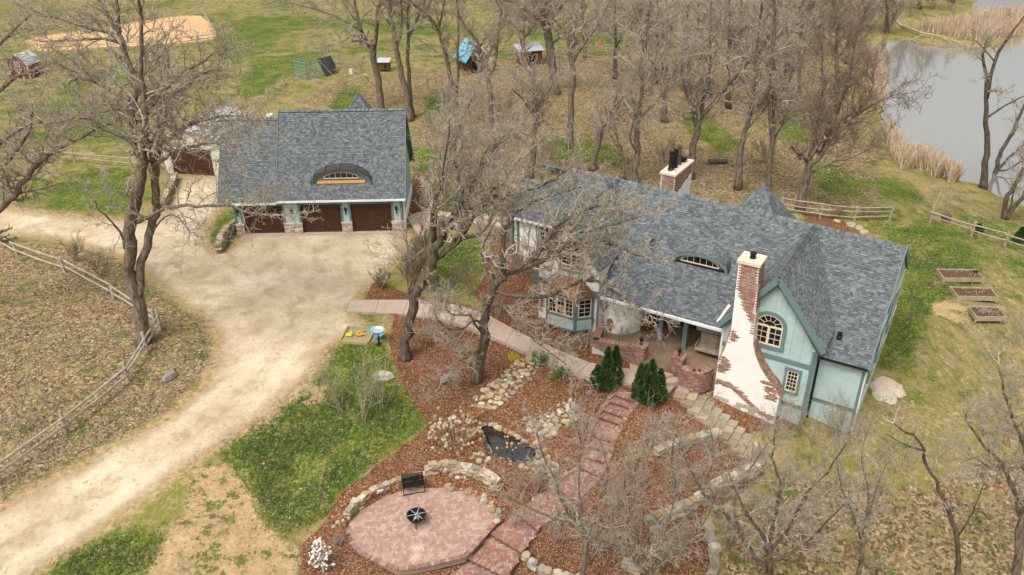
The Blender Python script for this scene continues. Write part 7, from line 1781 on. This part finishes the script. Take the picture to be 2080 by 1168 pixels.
for x, y, tx, ty, lab in ((1985,472,1990,455,'small dark juniper behind the right rail fence'),(2068,492,2072,462,'dark juniper at the right edge by the rail fence')):
    arbor(lab, x, y, tx, ty, .7)
# ------------------------------------------------------------------ reeds, grass, leaves
def blades(name, pos, h, w, cols, seed, lean=.35, parent=None, label=None, cat=None):
    rg = np.random.default_rng(seed); n = len(pos); a = rg.random(n)*6.283; hh = h*(.55+.7*rg.random(n)); tip = pos+np.stack([np.cos(a)*hh*lean*rg.random(n), np.sin(a)*hh*lean*rg.random(n), hh], 1)
    b = rg.random(n)*6.283; s = np.stack([np.cos(b), np.sin(b), 0*b], 1)*w*.5; V = np.stack([pos-s, pos+s, tip+s*.3, tip-s*.3], 1).reshape(-1, 3); me = bpy.data.meshes.new(name)
    me.vertices.add(4*n); me.vertices.foreach_set('co', V.astype(np.float32).ravel()); me.loops.add(4*n); me.loops.foreach_set('vertex_index', np.arange(4*n, dtype=np.int32)); me.polygons.add(n)
    me.polygons.foreach_set('loop_start', np.arange(0, 4*n, 4, dtype=np.int32)); me.polygons.foreach_set('loop_total', np.full(n, 4, np.int32)); me.update()
    ca = me.color_attributes.new('col', 'FLOAT_COLOR', 'CORNER'); c = np.array(cols)[rg.integers(0, len(cols), n)]*(.75+.5*rg.random((n, 1))); ca.data.foreach_set('color', np.repeat(np.hstack([c, np.ones((n, 1))]), 4, 0).ravel())
    me.materials.append(M['straw']); o = bpy.data.objects.new(name, me); COL.objects.link(o); o['kind'] = 'stuff'
    if parent is not None: o.parent = parent
    else:
        o['label'] = label; o['category'] = cat
    return o
rg = np.random.default_rng(77)
def vnoise(x, y, sc, seed=0):
    t = np.random.default_rng(seed).random((64, 64)); u, v = x*sc, y*sc; i, j = np.floor(u).astype(int), np.floor(v).astype(int); a, b = u-i, v-j; a = a*a*(3-2*a); b = b*b*(3-2*b)
    f = lambda p, q: t[p % 64, q % 64]
    return (f(i, j)*(1-a)+f(i+1, j)*a)*(1-b)+(f(i, j+1)*(1-a)+f(i+1, j+1)*a)*b
def patchy(Q, poly, soft=30, sd=0, cl=.5):
    qx, qy = proj_arr(Q); d = pdist(qx, qy, poly); n = vnoise(Q[:, 0], Q[:, 1], .55, sd)*.6+vnoise(Q[:, 0], Q[:, 1], 1.9, sd+1)*.4
    return Q[rg.random(len(Q)) < np.clip(d/soft, 0, 1)*np.clip((n-cl+.2)/.35, 0.04, 1)]
def scatter_px(poly, n, z=None):
    xs = [p[0] for p in poly]; ys = [p[1] for p in poly]; P = rg.random((n*3, 2))*[max(xs)-min(xs), max(ys)-min(ys)]+[min(xs), min(ys)]; P = P[inpoly(P[:, 0], P[:, 1], poly)][:n]
    zz = np.full(len(P), z if z is not None else -1.)
    for _ in range(1 if z is not None else 3):
        D = np.stack([(P[:, 0]-1040)/FPX, -(P[:, 1]-584)/FPX, np.ones(len(P))], 1) @ CM; k = (zz-CAMH)/D[:, 2]; Q = CP+D*k[:, None]
        if z is None: zz = terr_arr(Q[:, 0], Q[:, 1]); Q[:, 2] = zz
    return Q
REED = [(.52,.38,.24),(.6,.46,.3),(.44,.31,.2),(.66,.52,.36)]
def reedclump(label, poly, n, h):
    Q = scatter_px(poly, n); Q[:, 2] = np.maximum(Q[:, 2], WZ-.1); blades('reeds', Q, h, .07, REED, int(poly[0][0]), .5, label=label, cat='reeds')
reedclump('tan cattail reeds on the spit across the far arm of the river', [(1850,62),(1900,72),(1990,84),(2080,66),(2090,32),(1990,36),(1930,60)], 9000, 1.9)
reedclump('band of dry reeds along the near river bank', [(1796,255),(1822,290),(1838,318),(1855,340),(1830,345),(1805,310)], 2500, 1.3)
reedclump('thick clump of tan reeds at the lower bend of the bank', [(1845,322),(1875,318),(1905,335),(1918,352),(1900,358),(1862,342)], 2600, 1.5)
reedclump('small clump of tan reeds nearest the tall bank tree', [(1922,352),(1940,350),(1946,366),(1926,366)], 900, 1.4)
reedclump('reddish reeds under the branches at the upper river bank', [(1745,100),(1790,110),(1800,180),(1785,230),(1755,190)], 3000, 1.4)
GRN = [(.045,.07,.015),(.06,.085,.02),(.085,.105,.03),(.16,.15,.07),(.2,.16,.09)]
for i, (poly, n) in enumerate([(LAWN[0], 17000), (LAWN[2], 7000), (LAWN[1], 5000), (LAWN[6], 9000), (LAWN[5], 5000), (LAWN[4], 2500)]):
    blades('grass', patchy(scatter_px(poly, int(n*1.5)), poly, 45, 200+i, .45), .08, .035, GRN, 200+i, 1.2, label='tufts of fresh green lawn grass', cat='grass')
def litter(name, poly, n, sz, cols, seed, label):
    Q = patchy(scatter_px(poly, n), poly, 25, seed, .5 if name != 'wood_chips' else .3); Q[:, 2] += .02
    for cp_, _z in CUTS: Q = Q[~inpoly(Q[:, 0], Q[:, 1], cp_)]
    r2 = np.random.default_rng(seed); n = len(Q); u = _norm(r2.normal(0, 1, (n, 3))*[1, 1, .35])*sz; v = _norm(np.cross(u, r2.normal(0, .4, (n, 3))+[0, 0, 1]))*sz*.6; sc = (.5+.9*r2.random((n, 1)))
    V = np.stack([Q-u*sc, Q+v*sc, Q+u*sc, Q-v*sc], 1).reshape(-1, 3); me = bpy.data.meshes.new(name); me.vertices.add(4*n); me.vertices.foreach_set('co', V.astype(np.float32).ravel()); me.loops.add(4*n); me.loops.foreach_set('vertex_index', np.arange(4*n, dtype=np.int32)); me.polygons.add(n)
    me.polygons.foreach_set('loop_start', np.arange(0, 4*n, 4, dtype=np.int32)); me.polygons.foreach_set('loop_total', np.full(n, 4, np.int32)); me.update()
    ca = me.color_attributes.new('col', 'FLOAT_COLOR', 'CORNER'); c = np.array(cols)[r2.integers(0, len(cols), n)]*(.7+.6*r2.random((n, 1))); ca.data.foreach_set('color', np.repeat(np.hstack([c, np.ones((n, 1))]), 4, 0).ravel()); me.materials.append(M['straw'])
    o = bpy.data.objects.new(name, me); COL.objects.link(o); o['kind'] = 'stuff'; o['label'] = label; o['category'] = 'fallen leaves'
LC = [(.27,.19,.12),(.34,.25,.16),(.2,.14,.085),(.42,.34,.24),(.25,.165,.1)]
litter('fallen_leaves', [(-20,500),(230,560),(430,660),(440,740),(330,850),(60,990),(-20,1030)], 24000, .05, LC, 301, 'dry oak leaves lying on the field left of the driveway')
litter('fallen_leaves', [(840,250),(1100,300),(1500,300),(1800,330),(1790,450),(1600,420),(1100,370),(880,360)], 26000, .065, LC, 302, 'dry leaves on the floor of the wood behind the cottage')
litter('wood_chips', MULCH[0], 36000, .03, [(.26,.14,.09),(.34,.2,.13),(.17,.09,.06),(.42,.29,.2)], 303, 'red brown wood chips of the big mulch bed')
litter('fallen_leaves', LAWN[0], 1200, .04, [(.42,.35,.26),(.35,.27,.19)], 304, 'pale leaves strewn over the lower lawn')
litter('fallen_leaves', [(1500,900),(2080,600),(2080,1168),(1450,1168)], 7000, .045, [(.3,.2,.13),(.24,.16,.1),(.36,.26,.17)], 305, 'dry leaves on the lower right lawn')
